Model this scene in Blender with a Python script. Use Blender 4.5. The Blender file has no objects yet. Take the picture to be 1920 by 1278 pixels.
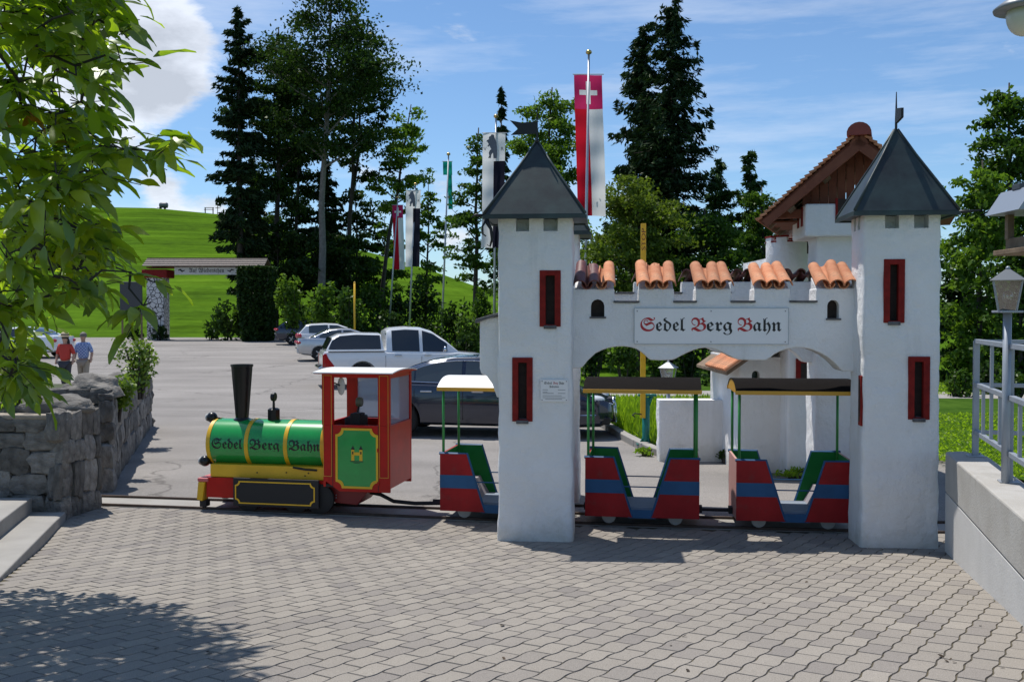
import bpy, bmesh, math, random
import numpy as np
from mathutils import Vector, Matrix, noise
random.seed(7); RNG = np.random.default_rng(7)
R = math.radians
SC = bpy.context.scene
COL = SC.collection

# ------------------------------------------------------------------ camera
F, CU, CV = 1860.0, 960.0, 639.0          # focal length and centre in photo pixels
PITCH = math.atan(47 / F)
EYE = 2.2
cam = bpy.data.cameras.new('camera'); cam.sensor_width = 36; cam.lens = F / 1920 * 36
cam.clip_start = 0.05; cam.clip_end = 4000
cam_ob = bpy.data.objects.new('camera', cam); COL.objects.link(cam_ob)
cam_ob.location = (0, 0, EYE); cam_ob.rotation_euler = (R(90) - PITCH, 0, 0)
SC.camera = cam_ob
# ------------------------------------------------------------------ sun and sky
SUN = Vector((-0.80, 0.95, 3.13)).normalized()
sun = bpy.data.lights.new('sun', 'SUN'); sun.energy = 4.9; sun.angle = R(0.53); sun.color = (1.0, 0.955, 0.89)
sun_ob = bpy.data.objects.new('sun', sun); COL.objects.link(sun_ob)
sun_ob.rotation_euler = SUN.to_track_quat('Z', 'Y').to_euler(); sun_ob.location = (-8, 9, 30)
world = bpy.data.worlds.new('World'); SC.world = world; world.use_nodes = True
def build_world():
    nt = world.node_tree; nt.nodes.clear()
    N = lambda t, **k: setn(nt.nodes.new(t), k)
    L = nt.links.new
    out = N('ShaderNodeOutputWorld'); bg = N('ShaderNodeBackground'); bg.inputs[1].default_value = 0.102
    sky = N('ShaderNodeTexSky'); sky.sky_type = 'NISHITA'; sky.sun_disc = False
    sky.sun_elevation = math.asin(SUN.z); sky.sun_rotation = math.atan2(SUN.x, SUN.y)
    sky.altitude = 900; sky.air_density = 1.0; sky.dust_density = 0.9; sky.ozone_density = 2.2
    tc = N('ShaderNodeTexCoord')
    # clouds: soft noise in the direction sphere, with a cumulus bank to the north-west
    mp = N('ShaderNodeMapping'); mp.inputs['Scale'].default_value = (1, 1, 2.4)
    L(tc.outputs['Generated'], mp.inputs[0])
    n1 = N('ShaderNodeTexNoise'); n1.inputs['Scale'].default_value = 6.0; n1.inputs['Detail'].default_value = 13; n1.inputs['Roughness'].default_value = 0.62
    n1.inputs['Distortion'].default_value = 0.25
    L(mp.outputs[0], n1.inputs[0])
    acc = None
    def math_(op, a, b=None, c=None):
        m = N('ShaderNodeMath'); m.operation = op
        for i, x in enumerate((a, b, c)):
            if x is None: continue
            if isinstance(x, (int, float)): m.inputs[i].default_value = x
            else: L(x, m.inputs[i])
        return m.outputs[0]
    def blob(u, v, rad, amp):
        d = Vector(ray(u, v)).normalized()
        vm = N('ShaderNodeVectorMath'); vm.operation = 'DISTANCE'; vm.inputs[1].default_value = d
        L(tc.outputs['Generated'], vm.inputs[0])
        q = math_('DIVIDE', vm.outputs['Value'], rad); q = math_('MULTIPLY', q, q)
        q = math_('MULTIPLY', q, -1.0); q = math_('EXPONENT', q)
        return math_('MULTIPLY', q, amp)
    for b in ((320, 45, 0.050, 0.22), (215, 80, 0.075, 0.20), (90, 120, 0.09, 0.16), (330, 120, 0.030, 0.10), (295, 190, 0.026, 0.19), (215, 210, 0.04, 0.08), (300, 352, 0.018, 0.17), (235, 385, 0.030, 0.10), (330, 392, 0.025, 0.18), (415, 398, 0.02, 0.2),
              (830, 365, 0.026, 0.24), (855, 470, 0.035, 0.2), (690, 355, 0.03, 0.2), (1000, 25, 0.10, 0.11), (1195, 85, 0.022, 0.14), (1890, 90, 0.030, 0.27), (1500, 292, 0.018, 0.12),
              (-700, 240, 0.2, 0.2), (2700, 300, 0.2, 0.2)):
        x = blob(*b); acc = x if acc is None else math_('ADD', acc, x)
    tot = math_('ADD', n1.outputs[0], acc)
    rp = N('ShaderNodeMapRange'); rp.interpolation_type = 'SMOOTHSTEP'; rp.inputs[1].default_value = 0.62; rp.inputs[2].default_value = 0.78
    L(tot, rp.inputs[0])
    # thin streaked cirrus
    mp2 = N('ShaderNodeMapping'); mp2.inputs['Scale'].default_value = (1.2, 1.2, 9.0); mp2.inputs['Rotation'].default_value = (0.05, 0.12, 0.3)
    L(tc.outputs['Generated'], mp2.inputs[0])
    n2 = N('ShaderNodeTexNoise'); n2.inputs['Scale'].default_value = 2.6; n2.inputs['Detail'].default_value = 7; n2.inputs['Roughness'].default_value = 0.62
    L(mp2.outputs[0], n2.inputs[0])
    r2 = N('ShaderNodeMapRange'); r2.inputs[1].default_value = 0.47; r2.inputs[2].default_value = 0.80; r2.inputs[4].default_value = 0.55
    L(n2.outputs[0], r2.inputs[0])
    fac = math_('MAXIMUM', rp.outputs[0], r2.outputs[0])
    sep = N('ShaderNodeSeparateXYZ'); L(tc.outputs['Generated'], sep.inputs[0])
    up = N('ShaderNodeMapRange'); up.inputs[1].default_value = -0.01; up.inputs[2].default_value = 0.03; L(sep.outputs[2], up.inputs[0])
    fac = math_('MULTIPLY', fac, up.outputs[0]); fac = math_('MULTIPLY', fac, 0.86)
    # cloud tone: bright rims, greyer cores
    cr = N('ShaderNodeMapRange'); cr.inputs[1].default_value = 0.60; cr.inputs[2].default_value = 1.12; cr.inputs[3].default_value = 1.04; cr.inputs[4].default_value = 0.66
    n3 = N('ShaderNodeTexNoise'); n3.inputs['Scale'].default_value = 11; n3.inputs['Detail'].default_value = 8; n3.inputs['Roughness'].default_value = 0.6; L(mp.outputs[0], n3.inputs[0])
    L(math_('ADD', math_('MULTIPLY_ADD', n3.outputs[0], 1.8, -0.90), tot), cr.inputs[0])
    cc = N('ShaderNodeMix'); cc.data_type = 'RGBA'; cc.blend_type = 'MULTIPLY'; cc.inputs[0].default_value = 1
    cc.inputs[6].default_value = (9.2, 9.6, 10.4, 1); L(cr.outputs[0], cc.inputs[7])
    tint = N('ShaderNodeMix'); tint.data_type = 'RGBA'; tint.blend_type = 'MULTIPLY'; tint.inputs[0].default_value = 1
    tint.inputs[7].default_value = (0.98, 1.20, 1.36, 1); L(sky.outputs[0], tint.inputs[6])
    mx = N('ShaderNodeMix'); mx.data_type = 'RGBA'
    L(fac, mx.inputs[0]); L(tint.outputs[2], mx.inputs[6]); L(cc.outputs[2], mx.inputs[7])
    L(mx.outputs[2], bg.inputs[0]); L(bg.outputs[0], out.inputs[0])
def setn(n, k):
    for a, b in k.items(): setattr(n, a, b)
    return n
def ray(u, v):
    a, b = (u - CU) / F, (CV - v) / F
    return (a, math.cos(PITCH) + b * math.sin(PITCH), -math.sin(PITCH) + b * math.cos(PITCH))
build_world()
SC.view_settings.view_transform = 'Standard'; SC.view_settings.look = 'None'
SC.view_settings.exposure = 0.0; SC.view_settings.gamma = 1.0; SC.view_settings.use_curve_mapping = False
SC.cycles.max_bounces = 8; SC.cycles.transparent_max_bounces = 12; SC.cycles.caustics_reflective = False; SC.cycles.caustics_refractive = False

def at(u, v, Y):
    """world point at depth Y that shows at photo pixel (u, v)"""
    d = ray(u, v); k = Y / d[1]
    return Vector((d[0] * k, Y, EYE + d[2] * k))
def sm(a, b, x):
    t = min(1.0, max(0.0, (x - a) / (b - a))); return t * t * (3 - 2 * t)

# ------------------------------------------------------------------ materials
MATS = {}
def mat(name, col, rough=0.7, metal=0.0, var=0.0, vscale=6.0, bump=0.0, bscale=40.0, spec=0.5, col2=None, coat=0.0, island=0.0, objrand=0.0, detail=5.0, stain=None, sscale=1.5, emit=None):
    if name in MATS: return MATS[name]
    m = bpy.data.materials.new(name); m.use_nodes = True; nt = m.node_tree; L = nt.links.new
    b = nt.nodes['Principled BSDF']
    b.inputs['Roughness'].default_value = rough; b.inputs['Metallic'].default_value = metal
    b.inputs['Specular IOR Level'].default_value = spec; b.inputs['Coat Weight'].default_value = coat; b.inputs['Coat Roughness'].default_value = 0.06
    tc = nt.nodes.new('ShaderNodeTexCoord'); co = tc.outputs['Object']
    base = None
    def rgb(c): return (c[0], c[1], c[2], 1)
    if var or col2:
        n = nt.nodes.new('ShaderNodeTexNoise'); n.inputs['Scale'].default_value = vscale; n.inputs['Detail'].default_value = detail; n.inputs['Roughness'].default_value = 0.6
        L(co, n.inputs[0])
        mr = nt.nodes.new('ShaderNodeMapRange'); mr.inputs[1].default_value = 0.32; mr.inputs[2].default_value = 0.68; L(n.outputs[0], mr.inputs[0])
        mx = nt.nodes.new('ShaderNodeMix'); mx.data_type = 'RGBA'; L(mr.outputs[0], mx.inputs[0])
        c2 = col2 if col2 else tuple(min(1, x * (1 + var)) for x in col)
        c1 = col if col2 else tuple(x * (1 - var) for x in col)
        mx.inputs[6].default_value = rgb(c1); mx.inputs[7].default_value = rgb(c2); base = mx.outputs[2]
    if stain:
        n = nt.nodes.new('ShaderNodeTexNoise'); n.inputs['Scale'].default_value = sscale; n.inputs['Detail'].default_value = 8; n.inputs['Roughness'].default_value = 0.7
        L(co, n.inputs[0])
        mr = nt.nodes.new('ShaderNodeMapRange'); mr.inputs[1].default_value = 0.56; mr.inputs[2].default_value = 0.72; mr.inputs[4].default_value = stain[3]; L(n.outputs[0], mr.inputs[0])
        mx = nt.nodes.new('ShaderNodeMix'); mx.data_type = 'RGBA'; L(mr.outputs[0], mx.inputs[0])
        if base: L(base, mx.inputs[6])
        else: mx.inputs[6].default_value = rgb(col)
        mx.inputs[7].default_value = rgb(stain); base = mx.outputs[2]
    if island or objrand:
        if island:
            g = nt.nodes.new('ShaderNodeNewGeometry'); src = g.outputs['Random Per Island']
        else:
            g = nt.nodes.new('ShaderNodeObjectInfo'); src = g.outputs['Random']
        a = island or objrand
        mr = nt.nodes.new('ShaderNodeMapRange'); mr.inputs[3].default_value = 1 - a; mr.inputs[4].default_value = 1 + a; L(src, mr.inputs[0])
        mx = nt.nodes.new('ShaderNodeMix'); mx.data_type = 'RGBA'; mx.blend_type = 'MULTIPLY'; mx.inputs[0].default_value = 1
        if base: L(base, mx.inputs[6])
        else: mx.inputs[6].default_value = rgb(col)
        L(mr.outputs[0], mx.inputs[7]); base = mx.outputs[2]
    if base: L(base, b.inputs['Base Color'])
    else: b.inputs['Base Color'].default_value = rgb(col)
    if bump:
        n = nt.nodes.new('ShaderNodeTexNoise'); n.inputs['Scale'].default_value = bscale; n.inputs['Detail'].default_value = 6; n.inputs['Roughness'].default_value = 0.65
        L(co, n.inputs[0]); bp = nt.nodes.new('ShaderNodeBump'); bp.inputs['Strength'].default_value = 1.0; bp.inputs['Distance'].default_value = bump
        L(n.outputs[0], bp.inputs['Height']); L(bp.outputs[0], b.inputs['Normal'])
    if emit:
        b.inputs['Emission Color'].default_value = rgb(emit); b.inputs['Emission Strength'].default_value = 1
    MATS[name] = m; return m

def leaf_mat(name, c1, c2, c3=None, trans=0.35, gloss=0.06, island=0.35, vscale=0.5, rough=0.4, byobj=False, tk=1.0):
    """two-sided leaf: diffuse + translucent + a little gloss, varied per leaf and per clump"""
    if name in MATS: return MATS[name]
    m = bpy.data.materials.new(name); m.use_nodes = True; nt = m.node_tree; nt.nodes.clear(); L = nt.links.new
    N = nt.nodes.new
    out = N('ShaderNodeOutputMaterial'); g = N('ShaderNodeNewGeometry'); tc = N('ShaderNodeTexCoord')
    n = N('ShaderNodeTexNoise'); n.inputs['Scale'].default_value = vscale; n.inputs['Detail'].default_value = 3; L(tc.outputs['Object'], n.inputs[0])
    ad = N('ShaderNodeMath'); ad.operation = 'MULTIPLY_ADD'; ad.inputs[1].default_value = 0.6
    if byobj:
        oi = N('ShaderNodeObjectInfo'); L(oi.outputs['Random'], ad.inputs[0])
    else: L(g.outputs['Random Per Island'], ad.inputs[0])
    mr = N('ShaderNodeMapRange'); mr.inputs[1].default_value = 0.3; mr.inputs[2].default_value = 0.7; mr.inputs[3].default_value = 0; mr.inputs[4].default_value = 0.5
    L(n.outputs[0], mr.inputs[0]); L(mr.outputs[0], ad.inputs[2])
    cr = N('ShaderNodeValToRGB'); cr.color_ramp.elements[0].color = (*c1, 1); cr.color_ramp.elements[1].color = (*c2, 1)
    if c3:
        e = cr.color_ramp.elements.new(0.965); e.color = (*c2, 1); cr.color_ramp.elements[-1].color = (*c3, 1)
    L(ad.outputs[0], cr.inputs[0])
    d = N('ShaderNodeBsdfDiffuse'); t = N('ShaderNodeBsdfTranslucent'); gl = N('ShaderNodeBsdfGlossy'); gl.inputs['Roughness'].default_value = rough
    gl.inputs[0].default_value = (0.9, 0.95, 0.85, 1)
    L(cr.outputs[0], d.inputs[0])
    tm = N('ShaderNodeMix'); tm.data_type = 'RGBA'; tm.blend_type = 'MULTIPLY'; tm.inputs[0].default_value = 1; tm.inputs[7].default_value = (1.7 * tk, 1.75 * tk, 0.7, 1)
    L(cr.outputs[0], tm.inputs[6]); L(tm.outputs[2], t.inputs[0])
    m1 = N('ShaderNodeMixShader'); m1.inputs[0].default_value = trans; L(d.outputs[0], m1.inputs[1]); L(t.outputs[0], m1.inputs[2])
    m2 = N('ShaderNodeMixShader'); m2.inputs[0].default_value = gloss; L(m1.outputs[0], m2.inputs[1]); L(gl.outputs[0], m2.inputs[2])
    L(m2.outputs[0], out.inputs[0]); MATS[name] = m; return m

def glass_mat(name, tint=(0.9, 0.95, 0.95), alpha=0.25, rough=0.02):
    if name in MATS: return MATS[name]
    m = bpy.data.materials.new(name); m.use_nodes = True; nt = m.node_tree; nt.nodes.clear(); L = nt.links.new; N = nt.nodes.new
    out = N('ShaderNodeOutputMaterial'); tr = N('ShaderNodeBsdfTransparent'); tr.inputs[0].default_value = (*tint, 1)
    gl = N('ShaderNodeBsdfGlossy'); gl.inputs['Roughness'].default_value = rough
    lw = N('ShaderNodeLayerWeight'); lw.inputs[0].default_value = 0.35
    ad = N('ShaderNodeMath'); ad.operation = 'MULTIPLY_ADD'; ad.inputs[1].default_value = 0.8; ad.inputs[2].default_value = alpha; ad.use_clamp = True
    L(lw.outputs['Fresnel'], ad.inputs[0]); mx = N('ShaderNodeMixShader'); L(ad.outputs[0], mx.inputs[0]); L(tr.outputs[0], mx.inputs[1]); L(gl.outputs[0], mx.inputs[2])
    L(mx.outputs[0], out.inputs[0]); MATS[name] = m; return m

def plaster_mat():
    """hand-trowelled lime plaster: uneven relief, hairline stains, rain streaks and splashed dirt near the ground"""
    m = bpy.data.materials.new('white plaster'); m.use_nodes = True; nt = m.node_tree; L = nt.links.new; N = nt.nodes.new
    b = nt.nodes['Principled BSDF']; b.inputs['Roughness'].default_value = 0.92; b.inputs['Specular IOR Level'].default_value = 0.15
    g = N('ShaderNodeNewGeometry'); P = g.outputs['Position']
    def nz_(sc, det, rg, st=None):
        n = N('ShaderNodeTexNoise'); n.inputs['Scale'].default_value = sc; n.inputs['Detail'].default_value = det; n.inputs['Roughness'].default_value = rg
        if st:
            mp = N('ShaderNodeMapping'); mp.inputs['Scale'].default_value = st; L(P, mp.inputs[0]); L(mp.outputs[0], n.inputs[0])
        else: L(P, n.inputs[0])
        return n.outputs[0]
    def rng_(x, a, c, d, e):
        r = N('ShaderNodeMapRange'); r.inputs[1].default_value = a; r.inputs[2].default_value = c; r.inputs[3].default_value = d; r.inputs[4].default_value = e; L(x, r.inputs[0]); return r.outputs[0]
    def mixc(f, a, c):
        x = N('ShaderNodeMix'); x.data_type = 'RGBA'; L(f, x.inputs[0])
        if isinstance(a, tuple): x.inputs[6].default_value = a
        else: L(a, x.inputs[6])
        x.inputs[7].default_value = c; return x.outputs[2]
    c = mixc(rng_(nz_(1.6, 6, .6), .35, .7, 0, 1), (0.83, 0.83, 0.825, 1), (0.76, 0.755, 0.74, 1))
    c = mixc(rng_(nz_(3.2, 8, .7, (1, 1, .16)), .57, .74, 0, .42), c, (0.52, 0.52, 0.50, 1))
    c = mixc(rng_(nz_(7, 8, .75), .63, .72, 0, .5), c, (0.60, 0.585, 0.55, 1))
    sp = N('ShaderNodeSeparateXYZ'); L(P, sp.inputs[0])
    ad = N('ShaderNodeMath'); ad.operation = 'MULTIPLY_ADD'; ad.inputs[1].default_value = -0.75; L(nz_(3.5, 7, .7), ad.inputs[0]); L(sp.outputs[2], ad.inputs[2])
    c = mixc(rng_(ad.outputs[0], -.38, -.12, .55, 0), c, (0.50, 0.48, 0.39, 1))
    L(c, b.inputs['Base Color'])
    b1 = N('ShaderNodeBump'); b1.inputs['Distance'].default_value = 0.030; b1.inputs['Strength'].default_value = .8; L(nz_(9, 4, .55), b1.inputs['Height'])
    b2 = N('ShaderNodeBump'); b2.inputs['Distance'].default_value = 0.008; L(nz_(55, 5, .7), b2.inputs['Height']); L(b1.outputs[0], b2.inputs['Normal']); L(b2.outputs[0], b.inputs['Normal'])
    return m
WHITE = (0.80, 0.80, 0.79)
M_plaster = plaster_mat()
M_red = mat('oxblood red paint', (0.20, 0.013, 0.010), 0.7, var=0.25, vscale=14, bump=0.004, spec=0.2, stain=(0.10, 0.02, 0.015, 0.6), sscale=9)
M_dark = mat('dark wooden board', (0.030, 0.020, 0.016), 0.8, var=0.3, vscale=20)
M_slate = mat('grey slate', (0.10, 0.10, 0.105), 0.75, var=0.3, vscale=18, bump=0.004)
M_patina = mat('dark patinated copper', (0.022, 0.026, 0.029), 0.45, metal=0.25, col2=(0.042, 0.066, 0.063), vscale=3.2, bump=0.001, bscale=12)
M_iron = mat('black wrought iron', (0.018, 0.018, 0.02), 0.5, metal=0.3)
M_tile = mat('terracotta tile', (0.48, 0.17, 0.075), 0.85, col2=(0.62, 0.29, 0.15), vscale=11, bump=0.004, bscale=60, objrand=0.22, stain=(0.20, 0.15, 0.11, 0.75), sscale=9)
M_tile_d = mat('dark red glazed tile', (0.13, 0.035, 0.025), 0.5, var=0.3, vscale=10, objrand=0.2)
M_asph = mat('aged asphalt', (0.205, 0.197, 0.188), 0.92, col2=(0.245, 0.236, 0.226), vscale=0.5, bump=0.006, bscale=130, stain=(0.15, 0.145, 0.14, 0.5), sscale=0.35)
M_conc = mat('weathered concrete', (0.30, 0.285, 0.26), 0.9, var=0.10, vscale=2.5, bump=0.003, bscale=70, stain=(0.27, 0.26, 0.235, 0.6), sscale=1.1)
M_concl = mat('pale concrete', (0.52, 0.51, 0.49), 0.9, var=0.06, vscale=3, bump=0.003, bscale=60, stain=(0.38, 0.37, 0.35, 0.5), sscale=1.5)
M_soil = mat('paver joint sand', (0.062, 0.054, 0.040), 0.95, col2=(0.105, 0.085, 0.042), vscale=1.6)
M_steel = mat('galvanised steel', (0.42, 0.44, 0.47), 0.45, metal=0.55, var=0.06, vscale=9)
M_railing = mat('grey painted steel', (0.30, 0.33, 0.37), 0.42, metal=0.25, var=0.06, vscale=6)
M_rail = mat('rusty rail steel', (0.075, 0.052, 0.04), 0.7, metal=0.3, var=0.35, vscale=12)
M_stone = mat('grey field stone', (0.110, 0.100, 0.088), 0.9, col2=(0.31, 0.29, 0.26), vscale=2.2, bump=0.05, bscale=5, objrand=0.45, stain=(0.17, 0.125, 0.075, 0.6), sscale=2.5)
M_mortar = mat('wall mortar', (0.27, 0.235, 0.19), 0.95, var=0.25, vscale=7, bump=0.02, bscale=14)
M_wood = mat('reddish roof timber', (0.15, 0.040, 0.018), 0.75, col2=(0.20, 0.065, 0.03), vscale=7, bump=0.002)
M_woodl = mat('weathered timber', (0.13, 0.085, 0.05), 0.8, col2=(0.24, 0.17, 0.11), vscale=8, bump=0.002)
M_black = mat('gloss black paint', (0.006, 0.006, 0.007), 0.30, coat=0.12, spec=0.35)
M_blackm = mat('matt black', (0.010, 0.010, 0.011), 0.65)
M_rubber = mat('black rubber', (0.018, 0.018, 0.018), 0.8)
M_green = mat('gloss green paint', (0.010, 0.29, 0.055), 0.24, var=0.10, vscale=5, coat=0.4, stain=(0.03, 0.16, 0.05, 0.35), sscale=7)
M_green2 = mat('green inner paint', (0.012, 0.17, 0.035), 0.5, var=0.08, spec=0.2)
M_yellow = mat('yellow paint', (0.72, 0.42, 0.012), 0.4, var=0.06)
M_orange = mat('ochre yellow paint', (0.62, 0.33, 0.03), 0.45)
M_trainred = mat('signal red paint', (0.44, 0.010, 0.006), 0.35, var=0.12, vscale=5, coat=0.06, spec=0.25, stain=(0.24, 0.03, 0.02, 0.5), sscale=6)
M_carred = mat('wagon red paint', (0.30, 0.012, 0.014), 0.5, var=0.16, vscale=5, spec=0.2, stain=(0.16, 0.045, 0.04, 0.6), sscale=6)
M_blue = mat('wagon blue paint', (0.028, 0.095, 0.205), 0.5, var=0.12, vscale=4, spec=0.2)
M_teal = mat('teal green paint', (0.006, 0.16, 0.135), 0.35, var=0.08)
M_white = mat('white paint', (0.66, 0.66, 0.65), 0.5, var=0.05)
M_sign = mat('white sign enamel', (0.80, 0.79, 0.79), 0.3, var=0.015)
M_ink = mat('black lettering', (0.006, 0.006, 0.008), 0.4)
M_inkred = mat('red lettering', (0.45, 0.012, 0.02), 0.4)
M_inkgrey = mat('grey lettering', (0.16, 0.16, 0.17), 0.6)
M_brass = mat('brass ball', (0.55, 0.38, 0.14), 0.25, metal=0.9)
M_grass = mat('lawn green', (0.030, 0.070, 0.010), 0.95, col2=(0.065, 0.125, 0.018), vscale=1.8, detail=10, spec=0.0, bump=0.05, bscale=6)
M_bark = mat('grey bark', (0.12, 0.11, 0.095), 0.9, col2=(0.20, 0.185, 0.165), vscale=5, bump=0.02, bscale=10)
M_barkd = mat('dark bark', (0.045, 0.037, 0.03), 0.9, var=0.35, vscale=6, bump=0.02, bscale=8)

# ------------------------------------------------------------------ mesh builder
class MB:
    def __init__(s): s.v = []; s.f = []; s.M = Matrix.Identity(4)
    def add(s, vs, fs):
        o = len(s.v); s.v += [tuple(s.M @ Vector(p)) for p in vs]; s.f += [tuple(o + i for i in f) for f in fs]; return s
    def box(s, x0, x1, y0, y1, z0, z1):
        return s.add([(x0, y0, z0), (x1, y0, z0), (x1, y1, z0), (x0, y1, z0), (x0, y0, z1), (x1, y0, z1), (x1, y1, z1), (x0, y1, z1)],
                     [(0, 3, 2, 1), (4, 5, 6, 7), (0, 1, 5, 4), (1, 2, 6, 5), (2, 3, 7, 6), (3, 0, 4, 7)])
    def prism(s, poly, a, b, axis='y'):
        """poly in the two other axes (x,z for y; y,z for x; x,y for z) extruded from a to b; counter-clockwise as seen from -axis (y) or +axis (x, z)"""
        n = len(poly)
        def P(p, t): return {'y': (p[0], t, p[1]), 'x': (t, p[0], p[1]), 'z': (p[0], p[1], t)}[axis]
        vs = [P(p, a) for p in poly] + [P(p, b) for p in poly]
        if axis == 'y': fs = [tuple(range(n)), tuple(range(2 * n - 1, n - 1, -1))] + [(i, i + n, (i + 1) % n + n, (i + 1) % n) for i in range(n)]
        else: fs = [tuple(range(n - 1, -1, -1)), tuple(range(n, 2 * n))] + [(i, (i + 1) % n, (i + 1) % n + n, i + n) for i in range(n)]
        return s.add(vs, fs)
    def tube(s, pts, rad, n=8, cap=True):
        pts = [Vector(p) for p in pts]; m = len(pts)
        if not hasattr(rad, '__len__'): rad = [rad] * m
        rings = []; up = None
        for i, p in enumerate(pts):
            t = (pts[min(i + 1, m - 1)] - pts[max(i - 1, 0)]).normalized()
            if up is None: up = Vector((0, 0, 1)) if abs(t.z) < 0.9 else Vector((1, 0, 0))
            a = t.cross(up).normalized(); b = a.cross(t).normalized(); up = b
            rings.append([p + (a * math.cos(2 * math.pi * k / n) + b * math.sin(2 * math.pi * k / n)) * rad[i] for k in range(n)])
        vs = [q for r in rings for q in r]
        fs = [(i * n + k, i * n + (k + 1) % n, (i + 1) * n + (k + 1) % n, (i + 1) * n + k) for i in range(m - 1) for k in range(n)]
        if cap: fs += [tuple(range(n - 1, -1, -1)), tuple(range((m - 1) * n, m * n))]
        return s.add(vs, fs)
    def lathe(s, prof, n=20, c=(0, 0, 0), axis='z'):
        """prof: (radius, height) pairs turned about an axis through c"""
        m = len(prof); vs = []
        for r, h in prof:
            for k in range(n):
                a = 2 * math.pi * k / n; p = (r * math.cos(a), r * math.sin(a), h)
                if axis == 'x': p = (p[2], p[0], p[1])
                if axis == 'y': p = (p[1], p[2], p[0])
                vs.append((p[0] + c[0], p[1] + c[1], p[2] + c[2]))
        fs = [(i * n + k, i * n + (k + 1) % n, (i + 1) * n + (k + 1) % n, (i + 1) * n + k) for i in range(m - 1) for k in range(n)]
        if prof[0][0] > 1e-5: fs.append(tuple(range(n - 1, -1, -1)))
        if prof[-1][0] > 1e-5: fs.append(tuple(range((m - 1) * n, m * n)))
        return s.add(vs, fs)
    def ball(s, c, r, n=14, m=8, sz=1.0):
        return s.lathe([(max(1e-6, r * math.sin(math.pi * i / m)), -r * sz * math.cos(math.pi * i / m)) for i in range(m + 1)], n, c)
    def ring(s, outer, inner, a, b):
        """flat frame between two equal-length outlines in x,z, from y=a to y=b"""
        n = len(outer)
        vs = [(p[0], a, p[1]) for p in outer] + [(p[0], a, p[1]) for p in inner] + [(p[0], b, p[1]) for p in outer] + [(p[0], b, p[1]) for p in inner]
        fs = []
        for i in range(n):
            j = (i + 1) % n
            fs += [(i, j, n + j, n + i), (2 * n + j, 2 * n + i, 3 * n + i, 3 * n + j), (j, i, 2 * n + i, 2 * n + j), (n + i, n + j, 3 * n + j, 3 * n + i)]
        return s.add(vs, fs)
    def build(s, name, m, parent=None, smooth=False, bevel=0.0, bseg=2, loc=None, angle=None):
        me = bpy.data.meshes.new(name); me.from_pydata(s.v, [], s.f); me.validate()
        bm = bmesh.new(); bm.from_mesh(me); bmesh.ops.recalc_face_normals(bm, faces=bm.faces); bm.to_mesh(me); bm.free()
        return link(name, me, m, parent, smooth, bevel, bseg, loc, angle)
def link(name, me, m, parent=None, smooth=False, bevel=0.0, bseg=2, loc=None, angle=None):
    if m is not None: me.materials.append(m)
    ob = bpy.data.objects.new(name, me); COL.objects.link(ob)
    if parent is not None: ob.parent = parent
    if loc is not None: ob.location = loc
    if smooth:
        me.polygons.foreach_set('use_smooth', [True] * len(me.polygons))
        if angle: me.set_sharp_from_angle(angle=R(angle))
    if bevel:
        md = ob.modifiers.new('bevel', 'BEVEL'); md.width = bevel; md.segments = bseg; md.limit_method = 'ANGLE'; md.angle_limit = R(35); md.use_clamp_overlap = True
    return ob
def npmesh(name, V, Q, m, parent=None, smooth=False, loc=None):
    """fast mesh from arrays: V (n,3), Q (k,4) or (k,3)"""
    me = bpy.data.meshes.new(name); V = np.asarray(V, np.float32); Q = np.asarray(Q, np.int32)
    me.vertices.add(len(V)); me.vertices.foreach_set('co', V.ravel())
    k = Q.shape[1]; me.loops.add(Q.size); me.loops.foreach_set('vertex_index', Q.ravel())
    me.polygons.add(len(Q)); me.polygons.foreach_set('loop_start', np.arange(len(Q), dtype=np.int32) * k)
    me.update(calc_edges=True)
    return link(name, me, m, parent, smooth, loc=loc)
def tag(o, label=None, cat=None, group=None, kind=None):
    if label: o['label'] = label
    if cat: o['category'] = cat
    if group: o['group'] = group
    if kind: o['kind'] = kind
    return o
def thing(name, label, cat, loc=(0, 0, 0), rz=0.0, group=None):
    o = bpy.data.objects.new(name, None); COL.objects.link(o); o.empty_display_size = 0.2
    o.location = loc; o.rotation_euler = (0, 0, rz); return tag(o, label, cat, group)
def copy_tree(o, parent=None):
    c = o.copy(); COL.objects.link(c)
    if parent is not None: c.parent = parent
    for ch in [x for x in o.children]: copy_tree(ch, c)
    return c
def applied(ob):
    """bake an object's modifiers into its mesh"""
    dg = bpy.context.evaluated_depsgraph_get(); me = bpy.data.meshes.new_from_object(ob.evaluated_get(dg))
    ob.modifiers.clear(); ob.data = me; return ob
def cut(ob, cutters):
    tmp = []
    for mb in cutters:
        c = mb.build('cutter', None); tmp.append(c)
        md = ob.modifiers.new('cut', 'BOOLEAN'); md.operation = 'DIFFERENCE'; md.solver = 'EXACT'; md.object = c
    c_par = ob.parent
    if c_par is not None:
        ob.parent = None
    bpy.context.view_layer.update(); applied(ob)
    for c in tmp: bpy.data.objects.remove(c)
    if c_par is not None: ob.parent = c_par
    return ob
FRAK = {}
for i, ch in enumerate('ABCDEFGHIJKLMNOPQRSTUVWXYZ'): FRAK[ch] = chr(0x1D56C + i)
for i, ch in enumerate('abcdefghijklmnopqrstuvwxyz'): FRAK[ch] = chr(0x1D586 + i)
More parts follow.
